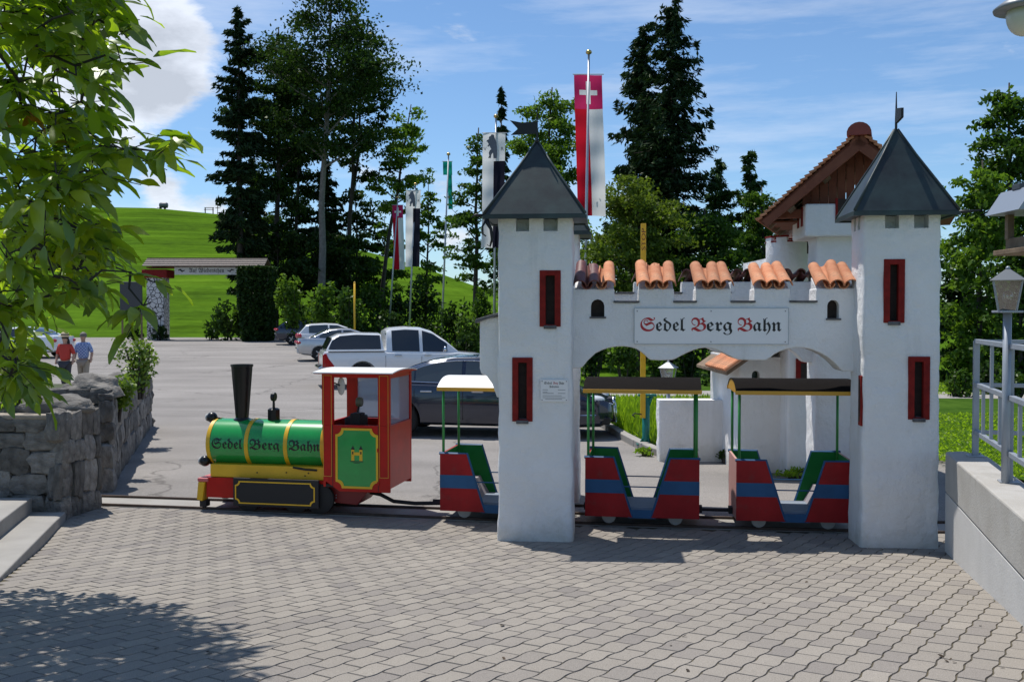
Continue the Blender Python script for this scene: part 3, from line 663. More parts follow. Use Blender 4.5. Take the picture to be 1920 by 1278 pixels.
def gate_wall(y0, y1, dz, wins=True):
    top = []
    for i, (a, b) in enumerate(MER):
        top += [(wx(a), wz(566) + dz), (wx(a) + (0 if i == 0 else .004), wz(540) + dz), (wx(b) - .006, wz(540) + dz), (wx(b), wz(566) + dz)]
    poly = [(wx(p), wz(v)) for p, v in ARCH] + top[::-1]
    ob = MB().prism(poly, y0, y1).build('crenellated_wall', M_plaster, gate, bevel=0.014, bseg=3)
    applied_parent = ob.parent; ob.parent = None; bpy.context.view_layer.update(); applied(ob)
    if wins:
        cs = []
        for a, b, t, s in ((1111, 1137, 560, 595), (1557, 1579, 562, 598)):
            x0, x1, z0, z1 = wx(a), wx(b), wz(s), wz(t); r = (x1 - x0) / 2; c = (x0 + x1) / 2
            cs.append(MB().prism([(x0, z0), (x1, z0)] + [(c + r * math.cos(R(k * 30)), z1 - r + r * math.sin(R(k * 30))) for k in range(7)], y0 - .1, y0 + 0.13))
        cut(ob, cs)
    ob.parent = applied_parent
    if wins:
        for a, b, t, s in ((1111, 1137, 560, 595), (1557, 1579, 562, 598)):
            bx(wx(a) - .02, wx(b) + .02, y0 + 0.105, y0 + 0.112, wz(s) - .02, wz(t) + .02).build('arched_pane', M_dark, ob)
            bx(wx(a) - .012, wx(b) + .018, y0 - 0.018, y0 + 0.06, wz(s) - .010, wz(s) + .008).build('window_sill', M_slate, ob, bevel=0.004)
    for (a, b), (c, d) in zip(MER[:-1], MER[1:]):
        bx(wx(b) - .012, wx(c) + .012, y0 - .025, y1 + .025, wz(566) + dz - .004, wz(566) + dz + .016).build('crenel_sill', M_slate, ob, bevel=0.004)
    return ob
fw = gate_wall(0.38, 0.74, 0.0)
bw = gate_wall(2.28, 2.52, 0.13, False)
# barrel tiles laid over each merlon
def tile_mesh(convex, r0, r1, ln):
    n = 8; vs = []; t = 0.011
    for y, r in ((0, r0), (ln, r1)):
        for rr in (r, r - t):
            for k in range(n + 1):
                a = math.pi * k / n; vs.append((rr * math.cos(a), y, (rr * math.sin(a)) * (1.0 if convex else -1.0)))
    m = n + 1; fs = []
    for k in range(n): fs += [(k, k + 1, 2 * m + k + 1, 2 * m + k), (m + k + 1, m + k, 3 * m + k, 3 * m + k + 1), (k + 1, k, m + k, m + k + 1), (2 * m + k, 2 * m + k + 1, 3 * m + k + 1, 3 * m + k)]
    fs += [(0, 2 * m, 3 * m, m), (n, m + n, 3 * m + n, 2 * m + n)]
    me = bpy.data.meshes.new('roof_tile'); me.from_pydata(vs, [], fs)
    bm = bmesh.new(); bm.from_mesh(me); bmesh.ops.recalc_face_normals(bm, faces=bm.faces); bm.to_mesh(me); bm.free()
    me.polygons.foreach_set('use_smooth', [True] * len(me.polygons)); me.set_sharp_from_angle(angle=R(50)); return me
cvx, ccv = tile_mesh(True, 0.070, 0.055, 0.48), tile_mesh(False, 0.054, 0.046, 0.46)
cvd, ccd = cvx.copy(), ccv.copy()
for m_ in (cvx, ccv): m_.materials.append(M_tile)
for m_ in (cvd, ccd): m_.materials.append(M_tile_d)
rt = random.Random(5)
def tiles(y, dz, wall, flip=False):
    for i, (a, b) in enumerate(MER):
        x0, x1 = wx(max(a, 1078)) - .01, wx(min(b, 1610)) + .01; pit = (x1 - x0) / 3
        # plaster wedge that carries the tiles
        z = wz(540) + dz
        MB().prism([(y + .06, z - .01), (y + .30, z - .01), (y + .30, z + (.02 if flip else .11)), (y + .06, z + .005)], x0 + .02, x1 - .02, 'x').build('tile_bedding', M_plaster, wall)
        for k in range(4):
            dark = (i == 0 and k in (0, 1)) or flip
            def put(me, x, zz, rzv):
                ob = bpy.data.objects.new('roof_tile', me); COL.objects.link(ob); ob.parent = wall
                ob.location = (x, (y - 0.045 if not flip else y + .36) + rt.uniform(-.012, .012), zz); ob.rotation_euler = (R(28 + rt.uniform(-3, 3)) if not flip else R(10), rt.uniform(-.05, .05), rzv + (math.pi if flip else 0))
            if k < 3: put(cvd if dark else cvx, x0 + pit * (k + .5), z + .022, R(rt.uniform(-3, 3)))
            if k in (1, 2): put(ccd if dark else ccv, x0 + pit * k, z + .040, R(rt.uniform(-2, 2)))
tiles(0.38, 0.0, fw); tiles(2.28, 0.12, bw, True)

# --- signs on the gate
sg = thing('station_sign', 'long white enamel sign with red and black blackletter writing over the arches', 'sign', (GX, GY, 0), GA)
x0, x1, z0, z1 = wx(1194), wx(1485.5), wz(646), wz(577)
bx(x0, x1, 0.364, 0.3765, z0, z1).build('board', M_sign, sg, bevel=0.002)
MB().ring(rect(x0, x1, z0, z1), rect(x0 + .006, x1 - .006, z0 + .006, z1 - .006), 0.361, 0.3638).build('edge_band', M_steel, sg)
for px in (1200, 1340, 1479):
    for pv in (583, 641): MB().lathe([(0.006, -.003), (0.006, 0), (0.003, .002)], 8, (wx(px), 0.3615, wz(pv)), 'y').build('screw', M_inkgrey, sg)
zb = wz(621)
for s, a, b, m_ in (('S', 1206, 1234, M_inkred), ('edel', 1236, 1292, M_ink), ('B', 1303, 1331, M_inkred), ('erg', 1332, 1380, M_ink), ('B', 1390, 1418, M_inkred), ('ahn', 1419, 1472, M_ink)):
    lettering(s, 0.127, wx(a), 0.3625, zb, sg, m_, width=wx(b) - wx(a))
tt = thing('timetable_sign', 'small white timetable plate screwed to the gate tower', 'sign', (GX, GY, 0), GA)
x0, x1, z0, z1 = lx(1015), lx(1067), lz(752), lz(711)
bx(x0, x1, -0.016, -0.008, z0, z1).build('plate', M_sign, tt, bevel=0.001)
lettering('Sedel ', 0.022, lx(1022), -0.0172, lz(719.5), tt, M_ink, width=.075); lettering('Berg', 0.022, lx(1039), -0.0172, lz(719.5), tt, M_inkred, width=.045); lettering('Bahn', 0.022, lx(1050), -0.0172, lz(719.5), tt, M_ink, width=.05)
lettering('Fahrplan', 0.017, lx(1032), -0.0172, lz(725.5), tt, M_ink, width=.09)
for v_, a, b in ((730, 1019, 1029), (730, 1048, 1062), (734, 1019, 1028), (736.5, 1019, 1040), (736.5, 1048, 1062), (741, 1019, 1055), (744.5, 1019, 1062), (747.5, 1024, 1056)):
    bx(lx(a), lx(b), -0.0172, -0.0168, lz(v_) - .002, lz(v_) + .002).build('small_print', M_inkgrey, tt)
for a in (1018, 1064):
    for v_ in (714, 749): MB().lathe([(0.005, -.003), (0.005, 0)], 8, (lx(a), -0.0165, lz(v_)), 'y').build('screw', M_inkgrey, tt)
# ================================================================== TRAIN
def film_mat(name, col, k):
    m = bpy.data.materials.new(name); m.use_nodes = True; nt = m.node_tree; nt.nodes.clear(); L = nt.links.new; N = nt.nodes.new
    out = N('ShaderNodeOutputMaterial'); tr = N('ShaderNodeBsdfTransparent'); tr.inputs[0].default_value = (.92, .94, .97, 1)
    tl_ = N('ShaderNodeBsdfTranslucent'); tl_.inputs[0].default_value = (*col, 1); d = N('ShaderNodeBsdfDiffuse'); d.inputs[0].default_value = (*col, 1)
    a = N('ShaderNodeMixShader'); a.inputs[0].default_value = .5; L(tl_.outputs[0], a.inputs[1]); L(d.outputs[0], a.inputs[2])
    mx = N('ShaderNodeMixShader'); mx.inputs[0].default_value = k; L(tr.outputs[0], mx.inputs[1]); L(a.outputs[0], mx.inputs[2]); L(mx.outputs[0], out.inputs[0]); return m
def at_track(x):
    a = rail_a(x); p = track_pt(x, GAUGE / 2); return p, a
def wheel(name, mb, parent, m, **k): return mb.build(name, m, parent, smooth=True, angle=40, **k)
def notched(x0, x1, z0, z1, r, n=5):
    """outline with concave quarter-round corners"""
    o = []
    for cx, cz, a0 in ((x1, z0, 180), (x1, z1, 270), (x0, z1, 0), (x0, z0, 90)):
        for k in range(n + 1):
            a = R(a0 - 90 * k / n); o.append((cx + r * math.cos(a), cz + r * math.sin(a)))
    return o
def notch_poly(x0, x1, z0, z1, r): 
    o = []
    for cx, cz, a0 in ((x0, z0, 90), (x1, z0, 180), (x1, z1, 270), (x0, z1, 360)):
        for k in range(6):
            a = R(a0 - 18 * k) ; o.append((cx + r * math.cos(a), cz + r * math.sin(a)))
    return o
p, a = at_track(-2.40)
lo = thing('toy_locomotive', 'green and red toy steam locomotive with tall black chimney', 'train', (p.x, p.y, 0.03), a)
cz, br = 0.715, 0.272
MB().lathe([(br, -1.08), (br, 0.36)], 48, (0, 0, cz), 'x').build('boiler', M_green, lo, smooth=True, angle=40)
for x in (-1.065, -0.60, -0.13, 0.305):
    MB().lathe([(br, x - .024), (br + .006, x - .022), (br + .006, x + .022), (br, x + .024)], 48, (0, 0, cz), 'x').build('boiler_band', M_yellow, lo, smooth=True, angle=40)
MB().lathe([(1e-5, -1.112), (0.20, -1.108), (br - .01, -1.095), (br, -1.08)], 40, (0, 0, cz), 'x').build('smokebox_door', M_blackm, lo, smooth=True, angle=50)
ch = MB().lathe([(.098, 0.955), (.092, .985), (.074, 1.0), (.120, 1.585), (.128, 1.588), (.128, 1.612), (.112, 1.612), (.10, 1.45)], 28, (-.775, 0, 0)).build('chimney', M_black, lo, smooth=True, angle=40)
MB().lathe([(.112, 0.0), (.10, .03), (.08, .035)], 24, (-.775, 0, .955)).build('chimney_foot', M_black, lo, smooth=True, angle=40)
MB().lathe([(.072, 0), (.072, .125), (.05, .14), (.016, .145), (.014, .22), (.018, .225)], 8, (-.385, 0, .975)).build('whistle_base', M_black, lo)
MB().lathe([(.046, -.022), (.05, -.018), (.05, .018), (.046, .022)], 20, (-.385, 0, 1.245), 'x').build('whistle_dial', M_black, lo, smooth=True, angle=40)
for z, y in ((1.00, -.05), (.52, -.22), (.52, .22)):
    l_ = MB().ball((-1.125, y, z), .062, 18, 10).build('headlamp', M_black, lo, smooth=True)
    MB().lathe([(.045, 0), (.04, -.012), (1e-5, -.018)], 16, (-1.178, y, z), 'x').build('lens', mat('lamp lens', (.6, .6, .58), .1), l_, smooth=True)
    MB().tube([(-1.10, y, z), (-1.02, y * .6, z - .02 if z > .9 else z - .08)], .014, 6).build('lamp_arm', M_black, lo)
# yellow running beam, red frame, black skirt with yellow lining
MB().box(-1.02, .40, -.30, .30, .355, .50).build('running_beam', M_yellow, lo, bevel=.006)
MB().box(-1.06, .40, -.32, .32, .125, .352).build('frame', M_trainred, lo, bevel=.006)
for s in (-1, 1):
    y0, y1 = (-.385, -.355) if s < 0 else (.355, .385)
    MB().box(-.70, .31, y0, y1, .055, .368).build('skirt', M_blackm, lo, bevel=.004)
    q = (-.676, .268, .082, .335)
    yy = (-.390, -.386) if s < 0 else (.386, .390)
    MB().ring(notch_poly(*q, .045), notch_poly(q[0] + .014, q[1] - .014, q[2] + .014, q[3] - .014, .045), *yy).build('skirt_lining', M_yellow, lo)
    for x in (-.55, .02, .275):
        w_ = MB().lathe([(.05, -.03), (.145, -.03), (.165, -.022), (.165, .022), (.145, .03), (.05, .03)], 28, (x + (.02 if x > .2 else 0), s * .305, .155), 'y').build('wheel', M_rubber, lo, smooth=True, angle=40)
for x, z in ((-.45, .42), (-.10, .43), (.12, .40), (.16, .43)): MB().lathe([(.008, 0), (.008, -.006)], 8, (x, -.301, z), 'y').build('bolt', M_blackm, lo)
MB().box(-1.16, -1.03, -.34, .34, .30, .345).build('buffer_beam', mat('faded red plastic', (.55, .12, .12), .5), lo, bevel=.012)
for s in (-1, 1):
    MB().prism([(-1.10, .08), (-1.17, .10), (-1.15, .30), (-1.07, .30)], s * .20, s * .34).build('cowcatcher', M_yellow, lo, bevel=.008)
    MB().box(-1.15, -1.07, s * .21 if s > 0 else -.31, s * .31 if s > 0 else -.21, .012, .085).build('rail_guard', M_blackm, lo, bevel=.006)
MB().tube([(-.02, -.302, .49), (.13, -.33, .475), (.26, -.30, .465)], .012, 6).build('side_pipe', M_blackm, lo)
# cab
cx0, cx1, cy = .36, 1.135, .40
zb, zw, zt = .26, .985, 1.555
pf = [(cx0 + .03, .37), (cx0 + .20, zb), (cx1, zb), (cx1, zw), (cx0 + .0, zw)]
for s in (-1, 1):
    y0, y1 = (s * cy, s * (cy - .03)) if s < 0 else (s * (cy - .03), s * cy)
    MB().prism(pf, min(y0, y1), max(y0, y1)).build('side_panel', M_trainred, lo, bevel=.005)
    yy = s * (cy + .003); q = (.535, .985, .315, .935)
    ya, yb = sorted((s * (cy + .001), s * (cy + .004)))
    MB().prism(notch_poly(*q, .07), ya, yb).build('door_panel', M_green, lo)
    ya, yb = sorted((s * (cy + .004), s * (cy + .008)))
    MB().ring(notch_poly(q[0] - .018, q[1] + .018, q[2] - .018, q[3] + .018, .07), notch_poly(q[0] + .006, q[1] - .006, q[2] + .006, q[3] - .006, .07), ya, yb).build('panel_lining', M_yellow, lo)
    for x0, x1 in ((cx0, cx0 + .13), (cx1 - .135, cx1)):
        ya, yb = sorted((s * (cy + .004), s * (cy - .04)))
        MB().box(x0, x1, ya, yb, zw - .0, zt).build('corner_post', M_trainred, lo, bevel=.004)
        ya, yb = sorted((s * (cy + .0045), s * (cy + .006)))
        MB().ring(rect(x0 + .016, x1 - .016, .42, zt - .03), rect(x0 + .021, x1 - .021, .425, zt - .035), ya, yb).build('post_lining', M_orange, lo)
    ya, yb = sorted((s * cy, s * (cy - .035)))
    MB().box(cx0 + .13, cx1 - .135, ya, yb, zt - .055, zt).build('header', M_trainred, lo, bevel=.003)
    bx(.480, .486, *sorted((s * (cy + .0005), s * (cy + .002))), .30, .98).build('door_gap', M_blackm, lo)
    bx(1.00, 1.006, *sorted((s * (cy + .0005), s * (cy + .002))), .27, .98).build('door_gap', M_blackm, lo)
    for z in (.36, .72): bx(.992, 1.014, *sorted((s * (cy + .002), s * (cy + .012))), z - .02, z + .02).build('hinge', M_trainred, lo)
    # painted castle emblem
    yy = sorted((s * (cy + .0042), s * (cy + .0055))); ex, ez = .76, .60
    e = MB()
    for dx in (-.062, .030): e.box(ex + dx, ex + dx + .034, *yy, ez, ez + .12)
    e.box(ex - .028, ex + .030, *yy, ez + .058, ez + .092); e.build('castle_emblem', M_yellow, lo)
    yy = sorted((s * (cy + .0056), s * (cy + .0066)))
    for dx in (-.045, .047): MB().prism([(ex + dx - .022, ez + .121), (ex + dx + .022, ez + .121), (ex + dx, ez + .165)], *yy).build('emblem_roof', M_ink, lo); bx(ex + dx - .007, ex + dx + .007, *yy, ez + .07, ez + .10).build('emblem_window', M_ink, lo)
    bx(ex - .075, ex + .075, *yy, ez - .012, ez - .004).build('emblem_line', M_ink, lo); bx(ex - .035, ex + .035, *yy, ez - .026, ez - .020).build('emblem_line', M_ink, lo)
MB().box(cx1 - .03, cx1 - .002, -cy + .03, cy - .03, .30, .985).build('rear_panel', M_trainred, lo, bevel=.004)
MB().box(cx0, cx0 + .03, -cy + .03, cy - .03, .30, 1.0).build('front_panel', M_trainred, lo, bevel=.004)
MB().box(cx0 + .03, cx1 - .03, -cy + .03, cy - .03, .30, .33).build('cab_floor', M_blackm, lo)
for x in (cx0 + .015, cx1 - .02):
    MB().box(x - .012, x + .012, -cy + .04, cy - .04, zt - .06, zt).build('header', M_trainred, lo)
M_plex = film_mat('scratched plexiglass', (.55, .60, .70), .38)
MB().box(cx1 - .022, cx1 - .018, -cy + .04, cy - .04, .99, zt - .06).build('rear_window', M_plex, lo)
MB().box(cx0 + .13, cx1 - .135, cy - .022, cy - .018, zw + .02, zt - .055).build('side_window', M_plex, lo)
# cab roof: shallow barrel of white sheet
rp = [(y, zt + .004 + .030 * (1 - (y / .47) ** 2)) for y in np.linspace(-.47, .47, 13)]
MB().prism(rp + [(y, z - .012) for y, z in rp[::-1]], cx0 - .075, cx1 + .05, 'x').build('cab_roof', M_white, lo, smooth=True, angle=50)
MB().prism([(-.46, zt - .012), (.46, zt - .012), (.46, zt + .006)] + [(y, z - .014) for y, z in rp[::-1] if abs(y) < .44] + [(-.46, zt + .006)], cx0 - .06, cx0 - .045, 'x').build('roof_edge', M_trainred, lo)
MB().prism([(-.46, zt - .012), (.46, zt - .012), (.46, zt + .006)] + [(y, z - .014) for y, z in rp[::-1] if abs(y) < .44] + [(-.46, zt + .006)], cx1 + .03, cx1 + .045, 'x').build('roof_edge', M_trainred, lo)
for s in (-1, 1): MB().box(cx0 - .06, cx1 + .04, *sorted((s * .455, s * .468)), zt - .014, zt + .004).build('roof_edge', M_trainred, lo)
# controls seen through the opening
MB().box(.50, .66, -.10, .26, .33, 1.04).build('control_desk', M_blackm, lo, bevel=.02)
MB().box(.60, .72, -.18, -.02, .90, 1.09).build('control_box', M_blackm, lo, bevel=.01)
MB().lathe([(.05, -.03), (.055, 0), (.05, .03)], 18, (.64, .02, 1.20), 'x').build('horn', mat('olive grey plastic', (.14, .15, .10), .5), lo, smooth=True, angle=40)
MB().tube([(.64, .02, 1.20), (.60, .04, 1.02)], .012, 6).build('horn_stem', M_blackm, lo)
MB().lathe([(.034, -.012), (.04, 0), (.034, .012)], 20, (0, 0, 0), 'y')
mm = MB(); mm.M = Matrix.Translation((.545, -.30, 1.40)) @ Matrix.Diagonal((.045, .016, .10, 1)); mm.ball((0, 0, 0), 1.0, 18, 10); mm.build('mirror', mat('pale mirror back', (.55, .55, .52), .3), lo, smooth=True)
MB().tube([(.545, -.30, 1.40), (.49, -.36, 1.44)], .008, 6).build('mirror_arm', M_blackm, lo)
MB().prism([(.30, .30), (.34, .11), (.70, .085), (.84, .255), (.60, .30)], -.24, .24).build('under_frame', mat('dark red paint', (.22, .012, .012), .5), lo, bevel=.005)
for dx in (0, .018): MB().lathe([(.007, 0), (.007, -.006)], 8, (.46, -.241, .16 + dx * 1.6), 'y').build('bolt', M_steel, lo)
# lettering on the boiler, wrapped round its curve
def boiler_text(s, x, w):
    me, w0 = text_mesh(s, .112)
    bm = bmesh.new(); bm.from_mesh(me); bmesh.ops.subdivide_edges(bm, edges=bm.edges, cuts=1); bm.to_mesh(me); bm.free()
    for v in me.vertices:
        z = v.co.z - .055; an = z / br; v.co = (x + v.co.x * w / w0, -math.cos(an) * (br + .0025), cz + .012 + math.sin(an) * (br + .0025))
    link('lettering', me, M_ink, lo)
boiler_text('Sedel', -1.015, .375); boiler_text('Berg', -.555, .355); boiler_text('Bahn', -.085, .365)
MB().tube([(.72, -.02, .20), (.90, -.02, .17), (1.05, -.02, .10), (1.30, -.02, .085), (1.62, -.02, .10), (1.74, -.02, .09)], .022, 8).build('drawbar_hose', M_blackm, lo, smooth=True)

def wagon(x, label, roofmat, lo_col):
    p, a = at_track(x)
    w = thing('toy_train_wagon', label, 'wagon', (p.x, p.y, 0.03), a, 'open wagons of the toy train')
    hx, hy = .585, .385; zt, zbm = .70, .09
    L1 = [(-hx, zbm), (-.095, zbm), (-.135, .20), (-.292, zt), (-hx, zt)]
    for s in (-1, 1):
        ya, yb = sorted((s * hy, s * (hy - .022)))
        for sx in (-1, 1):
            P = [(q[0] * (1 if sx < 0 else -1), q[1]) for q in L1]
            if sx > 0: P = P[::-1]
            MB().prism(P, ya, yb).build('side_panel', M_carred, w)
            def xi(z): return -.135 - (z - .20) / .50 * .157
            st = [(-hx - .001, .335), (xi(.335), .335), (xi(.475), .475), (-hx - .001, .475)]
            st = [(q[0] * (1 if sx < 0 else -1), q[1]) for q in st]
            if sx > 0: st = st[::-1]
            MB().prism(st, *sorted((s * (hy + .0005), s * (hy + .003)))).build('stripe', M_blue, w)
            # green inner face, blue edge trim
            G = [(q[0] * .99, q[1]) for q in P]
            MB().prism(G, *sorted((s * (hy - .0225), s * (hy - .026)))).build('inner_panel', M_green2, w)
            ed = MB(); f = -1 if sx < 0 else 1
            y_ = s * (hy - .011)
            ed.tube([(f * .10, y_, .10), (f * .135, y_, .20), (f * .292, y_, zt + .004), (f * (hx + .01), y_, zt + .004)], .016, 4)
            ed.build('edge_trim', M_blue, w)
        bx(-.14, .14, *sorted((s * (hy - .005), s * (hy - .03))), zbm - .01, .165).build('door_sill', M_blue, w)
        MB().tube([(-.19, s * (hy - .04), .40), (.19, s * (hy - .04), .40)], .007, 6).build('safety_bar', M_blue, w)
    for f in (-1, 1):
        x0, x1 = sorted((f * hx, f * (hx - .022)))
        MB().box(x0, x1, -hy + .022, hy - .022, zbm, zt).build('end_panel', M_carred if lo_col is None else lo_col, w)
        MB().box(*sorted((f * (hx - .0225), f * (hx - .026))), -hy + .03, hy - .03, zbm + .05, zt).build('inner_panel', M_green2, w)
        MB().box(*sorted((f * hx * .98, f * .30)), -hy + .03, hy - .03, .33, .36).build('seat', mat('grey seat board', (.30, .27, .29), .7), w, bevel=.006)
        MB().prism([(f * .30, .36), (f * .30, .345), (f * .20, .17), (f * .215, .165)][::f], -hy + .03, hy - .03).build('seat_front', mat('grey seat board', (.3, .27, .29), .7), w)
        for s in (-1, 1):
            MB().tube([(f * (hx - .03), s * (hy - .035), .60), (f * (hx - .03), s * (hy - .035), 1.40)], .0145, 8).build('roof_post', mat('green post paint', (.03, .24, .05), .4), w, smooth=True)
            MB().lathe([(.03, -.018), (.066, -.018), (.074, -.014), (.074, .014), (.066, .018), (.03, .018)], 22, (f * .345, s * .26, .074), 'y').build('wheel', mat('grey cast wheel', (.42, .42, .40), .6), w, smooth=True, angle=40)
    MB().box(-.57, .57, -.30, .30, .155, .18).build('floor', mat('blue grey floor', (.20, .24, .30), .7), w)
    MB().box(-.30, .30, -.34, .34, .10, .15).build('step_board', mat('blue grey floor', (.20, .24, .30), .7), w)
    rp = [(y, 1.415 + .10 * (1 - abs(y / .44) ** 2.6)) for y in np.linspace(-.44, .44, 17)]
    MB().prism(rp + [(y * .99, z - .010) for y, z in rp[::-1]], -.60, .60, 'x').build('roof', roofmat, w, smooth=True, angle=50)
    for s in (-1, 1): MB().box(-.605, .605, *sorted((s * .425, s * .445)), 1.375, 1.415).build('roof_batten', M_orange, w, bevel=.003)
    for f in (-1, 1):
        MB().prism([(-.42, 1.385), (.42, 1.385)] + [(y, z - .012) for y, z in rp[::-1] if abs(y) < .42], *sorted((f * .595, f * .58)), 'x').build('roof_end', M_orange, w)
    MB().tube([(hx, 0, .12), (hx + .18, 0, .12)], .018, 6).build('coupling', M_blackm, w)
    MB().tube([(-hx, 0, .12), (-hx - .18, 0, .12)], .018, 6).build('coupling', M_blackm, w)
    for f in (-1, 1): MB().box(*sorted((f * hx, f * (hx + .04))), -.05, .05, .09, .16).build('coupling_box', M_blackm, w)
    return w
M_canvas = mat('dark brown canvas', (.006, .0045, .004), .75, var=.15, spec=.06)
wagon(-.17, 'red and blue open train wagon with white roof behind the locomotive', mat('white sheet roof', (.78, .77, .74), .45), None)
wagon(1.36, 'red and blue train wagon with dark brown roof wholly under the arches', M_canvas, None)
wagon(2.88, 'last train wagon with dark brown roof and worn pink end board', M_canvas, mat('worn pink end board', (.50, .27, .24), .7))

# ================================================================== RIGHT CONCRETE WALL, RAILING, TAP
wa = thing('concrete_retaining_wall', 'low pale concrete wall with formwork joints carrying the railing', 'wall', (WALL_A.x, WALL_A.y, 0), -math.atan(0.285))
# local: y along the wall (negative = towards the camera), x to the right
tw_ = 0.95
MB().prism([(0.0, -8.5), (0.26, -8.5), (0.26, 0.10), (0.10, 0.40), (-0.06, 0.30)], -0.05, .574, 'z').build('lower_pour', M_concl, wa, bevel=.004)
MB().prism([(-.004, -8.5), (0.26, -8.5), (0.26, 0.10), (0.10, 0.404), (-0.064, 0.303)], .582, tw_, 'z').build('upper_pour', mat('brown grey concrete', (.36, .34, .305), .92, col2=(.43, .415, .385), vscale=3, bump=.004, bscale=60, stain=(.22, .20, .17, .6), sscale=1.6), wa, bevel=.014)
MB().prism([(.01, -8.5), (0.25, -8.5), (0.25, 0.09), (0.09, 0.39), (-0.05, 0.29)], .570, .586, 'z').build('joint', M_dark, wa)
for y in (-1.62, -3.6, -5.6): bx(-.003, .001, y, y + .006, .1, .57).build('form_joint', M_conc, wa)
for y in (-.75, -1.30, -2.25, -2.9): MB().lathe([(.012, -.002), (.012, .004)], 10, (0, y, .33 + .42 * (y < -1)), 'x').build('form_hole', M_inkgrey, wa)
te = thing('terrace', 'concrete terrace behind the low wall', 'terrace', (WALL_A.x, WALL_A.y, 0), -math.atan(0.285))
MB().box(.262, 3.6, -8.5, -.05, .0, .70).build('terrace_slab', M_conc, te)
ra = thing('terrace_railing', 'grey painted steel railing along the concrete wall', 'railing', (WALL_A.x, WALL_A.y, tw_), -math.atan(0.285))
ry = 0.15
posts = [.06, -1.38, -2.9, -4.4, -5.9]
for y in posts:
    MB().box(ry - .025, ry + .025, y - .025, y + .025, 0, 1.03).build('post', M_railing, ra, bevel=.004)
    MB().box(ry - .07, ry + .07, y - .06, y + .06, .001, .012).build('base_plate', M_steel, ra, bevel=.003)
    for q in (-.045, .045): MB().lathe([(.010, .012), (.010, .026), (.006, .03)], 6, (ry + q, y + q * .6, 0)).build('anchor_bolt', M_steel, ra)
for z in (.20, .62, 1.005):
    MB().box(ry - .02, ry + .02, -5.9, .06, z, z + .04).build('rail', M_railing, ra, bevel=.004)
for y in np.arange(-5.7, 0, .36):
    if min(abs(y - q) for q in posts) > .1: MB().box(ry - .012, ry + .012, y - .018, y + .018, .235, .625 if int(round(y / .36)) % 2 else 1.01).build('baluster', M_railing, ra)
for z in (.20, .62, 1.005): MB().box(ry + .02, 3.4, .045, .075, z, z + .035).build('end_rail', M_railing, ra, bevel=.003)
for x in (.75, 1.35, 1.95, 2.55, 3.2): MB().box(x - .02, x + .02, .045, .075, -.20, 1.01).build('end_post', M_railing, ra)
tp = thing('water_tap', 'chrome water tap with green handle on the wall end', 'tap', tuple(at(1789, 886, 9.0)), -math.atan(0.285) )
M_chrome = mat('chrome', (.75, .76, .78), .12, metal=1.0)
MB().tube([(.10, .0, .0), (-.02, -.06, .0), (-.05, -.09, -.004), (-.055, -.095, -.03)], [.012, .012, .011, .009], 8).build('spout', M_chrome, tp, smooth=True)
MB().tube([(-.01, -.05, .0), (-.01, -.05, .035)], .008, 8).build('stem', M_chrome, tp); MB().box(-.035, .015, -.06, -.04, .033, .045).build('handle', mat('green plastic', (.02, .30, .15), .4), tp, bevel=.004)

# lantern, bird house and street lamp at the right
def lantern(loc, s, label, post_h):
    t = thing('lantern', label, 'lamp', loc)
    MB().tube([(0, 0, -post_h), (0, 0, -.02 * s)], .036 * min(1, s + .1), 10).build('post', M_railing, t, smooth=True)
    b, h = .115 * s, .30 * s; w = .185 * s
    M_lg = glass_mat('lantern glass', (.86, .92, .90), .22, .08)
    for k in range(4):
        c, s_ = math.cos(k * math.pi / 2 + .35), math.sin(k * math.pi / 2 + .35); c2, s2 = math.cos((k + 1) * math.pi / 2 + .35), math.sin((k + 1) * math.pi / 2 + .35)
        MB().add([(b * c, b * s_, 0), (b * c2, b * s2, 0), (w * c2, w * s2, h), (w * c, w * s_, h)], [(0, 1, 2, 3)]).build('pane', M_lg, t)
        MB().tube([(b * c, b * s_, 0), (w * c, w * s_, h)], .009 * s, 5).build('frame_bar', M_railing, t)
    vs = [(w * 1.28 * math.cos(k * math.pi / 2 + .35), w * 1.28 * math.sin(k * math.pi / 2 + .35), h) for k in range(4)] + [(.03 * s * math.cos(k * math.pi / 2 + .35), .03 * s * math.sin(k * math.pi / 2 + .35), h + .115 * s) for k in range(4)]
    MB().add(vs, [(0, 1, 5, 4), (1, 2, 6, 5), (2, 3, 7, 6), (3, 0, 4, 7), (4, 5, 6, 7), (3, 2, 1, 0)]).build('cap', mat('grey lantern cap', (.10, .115, .13), .45, metal=.3), t, bevel=.003)
    MB().ball((0, 0, h + .125 * s), .022 * s).build('finial', M_railing, t, smooth=True)
    MB().box(-b * .95, b * .95, -b * .95, b * .95, -.022 * s, 0).build('base', M_railing, t, bevel=.003)
    MB().tube([(0, 0, 0), (0, 0, .07 * s)], .018 * s, 8).build('socket', M_blackm, t); MB().ball((0, 0, .14 * s), .05 * s, 14, 10, 1.2).build('bulb', glass_mat('bulb glass', (.95, .95, .92), .2, .1), t, smooth=True)
    return t
q = at(1889, 582, 7.4); lantern(tuple(q), .74, 'four sided grey lantern on a steel post above the railing', q.z - 0.70)
q = at(1253, 718, 15.9); lantern(tuple(q), .82, 'small pale lantern behind the low white wall', q.z - 0.0)
bh = thing('bird_house', 'wooden bird feeder house with grey sheet roof on a post', 'bird house', (at(1957, 470, 6.2).x, 6.2, 0.7))
q = at(1935, 470, 6.2); dz = q.z - .7
MB().tube([(.06, .05, 0), (.06, .05, dz)], .04, 8).build('post', M_woodl, bh)
MB().box(-.22, .34, -.20, .20, dz - .02, dz + .012).build('tray', M_woodl, bh, bevel=.004)
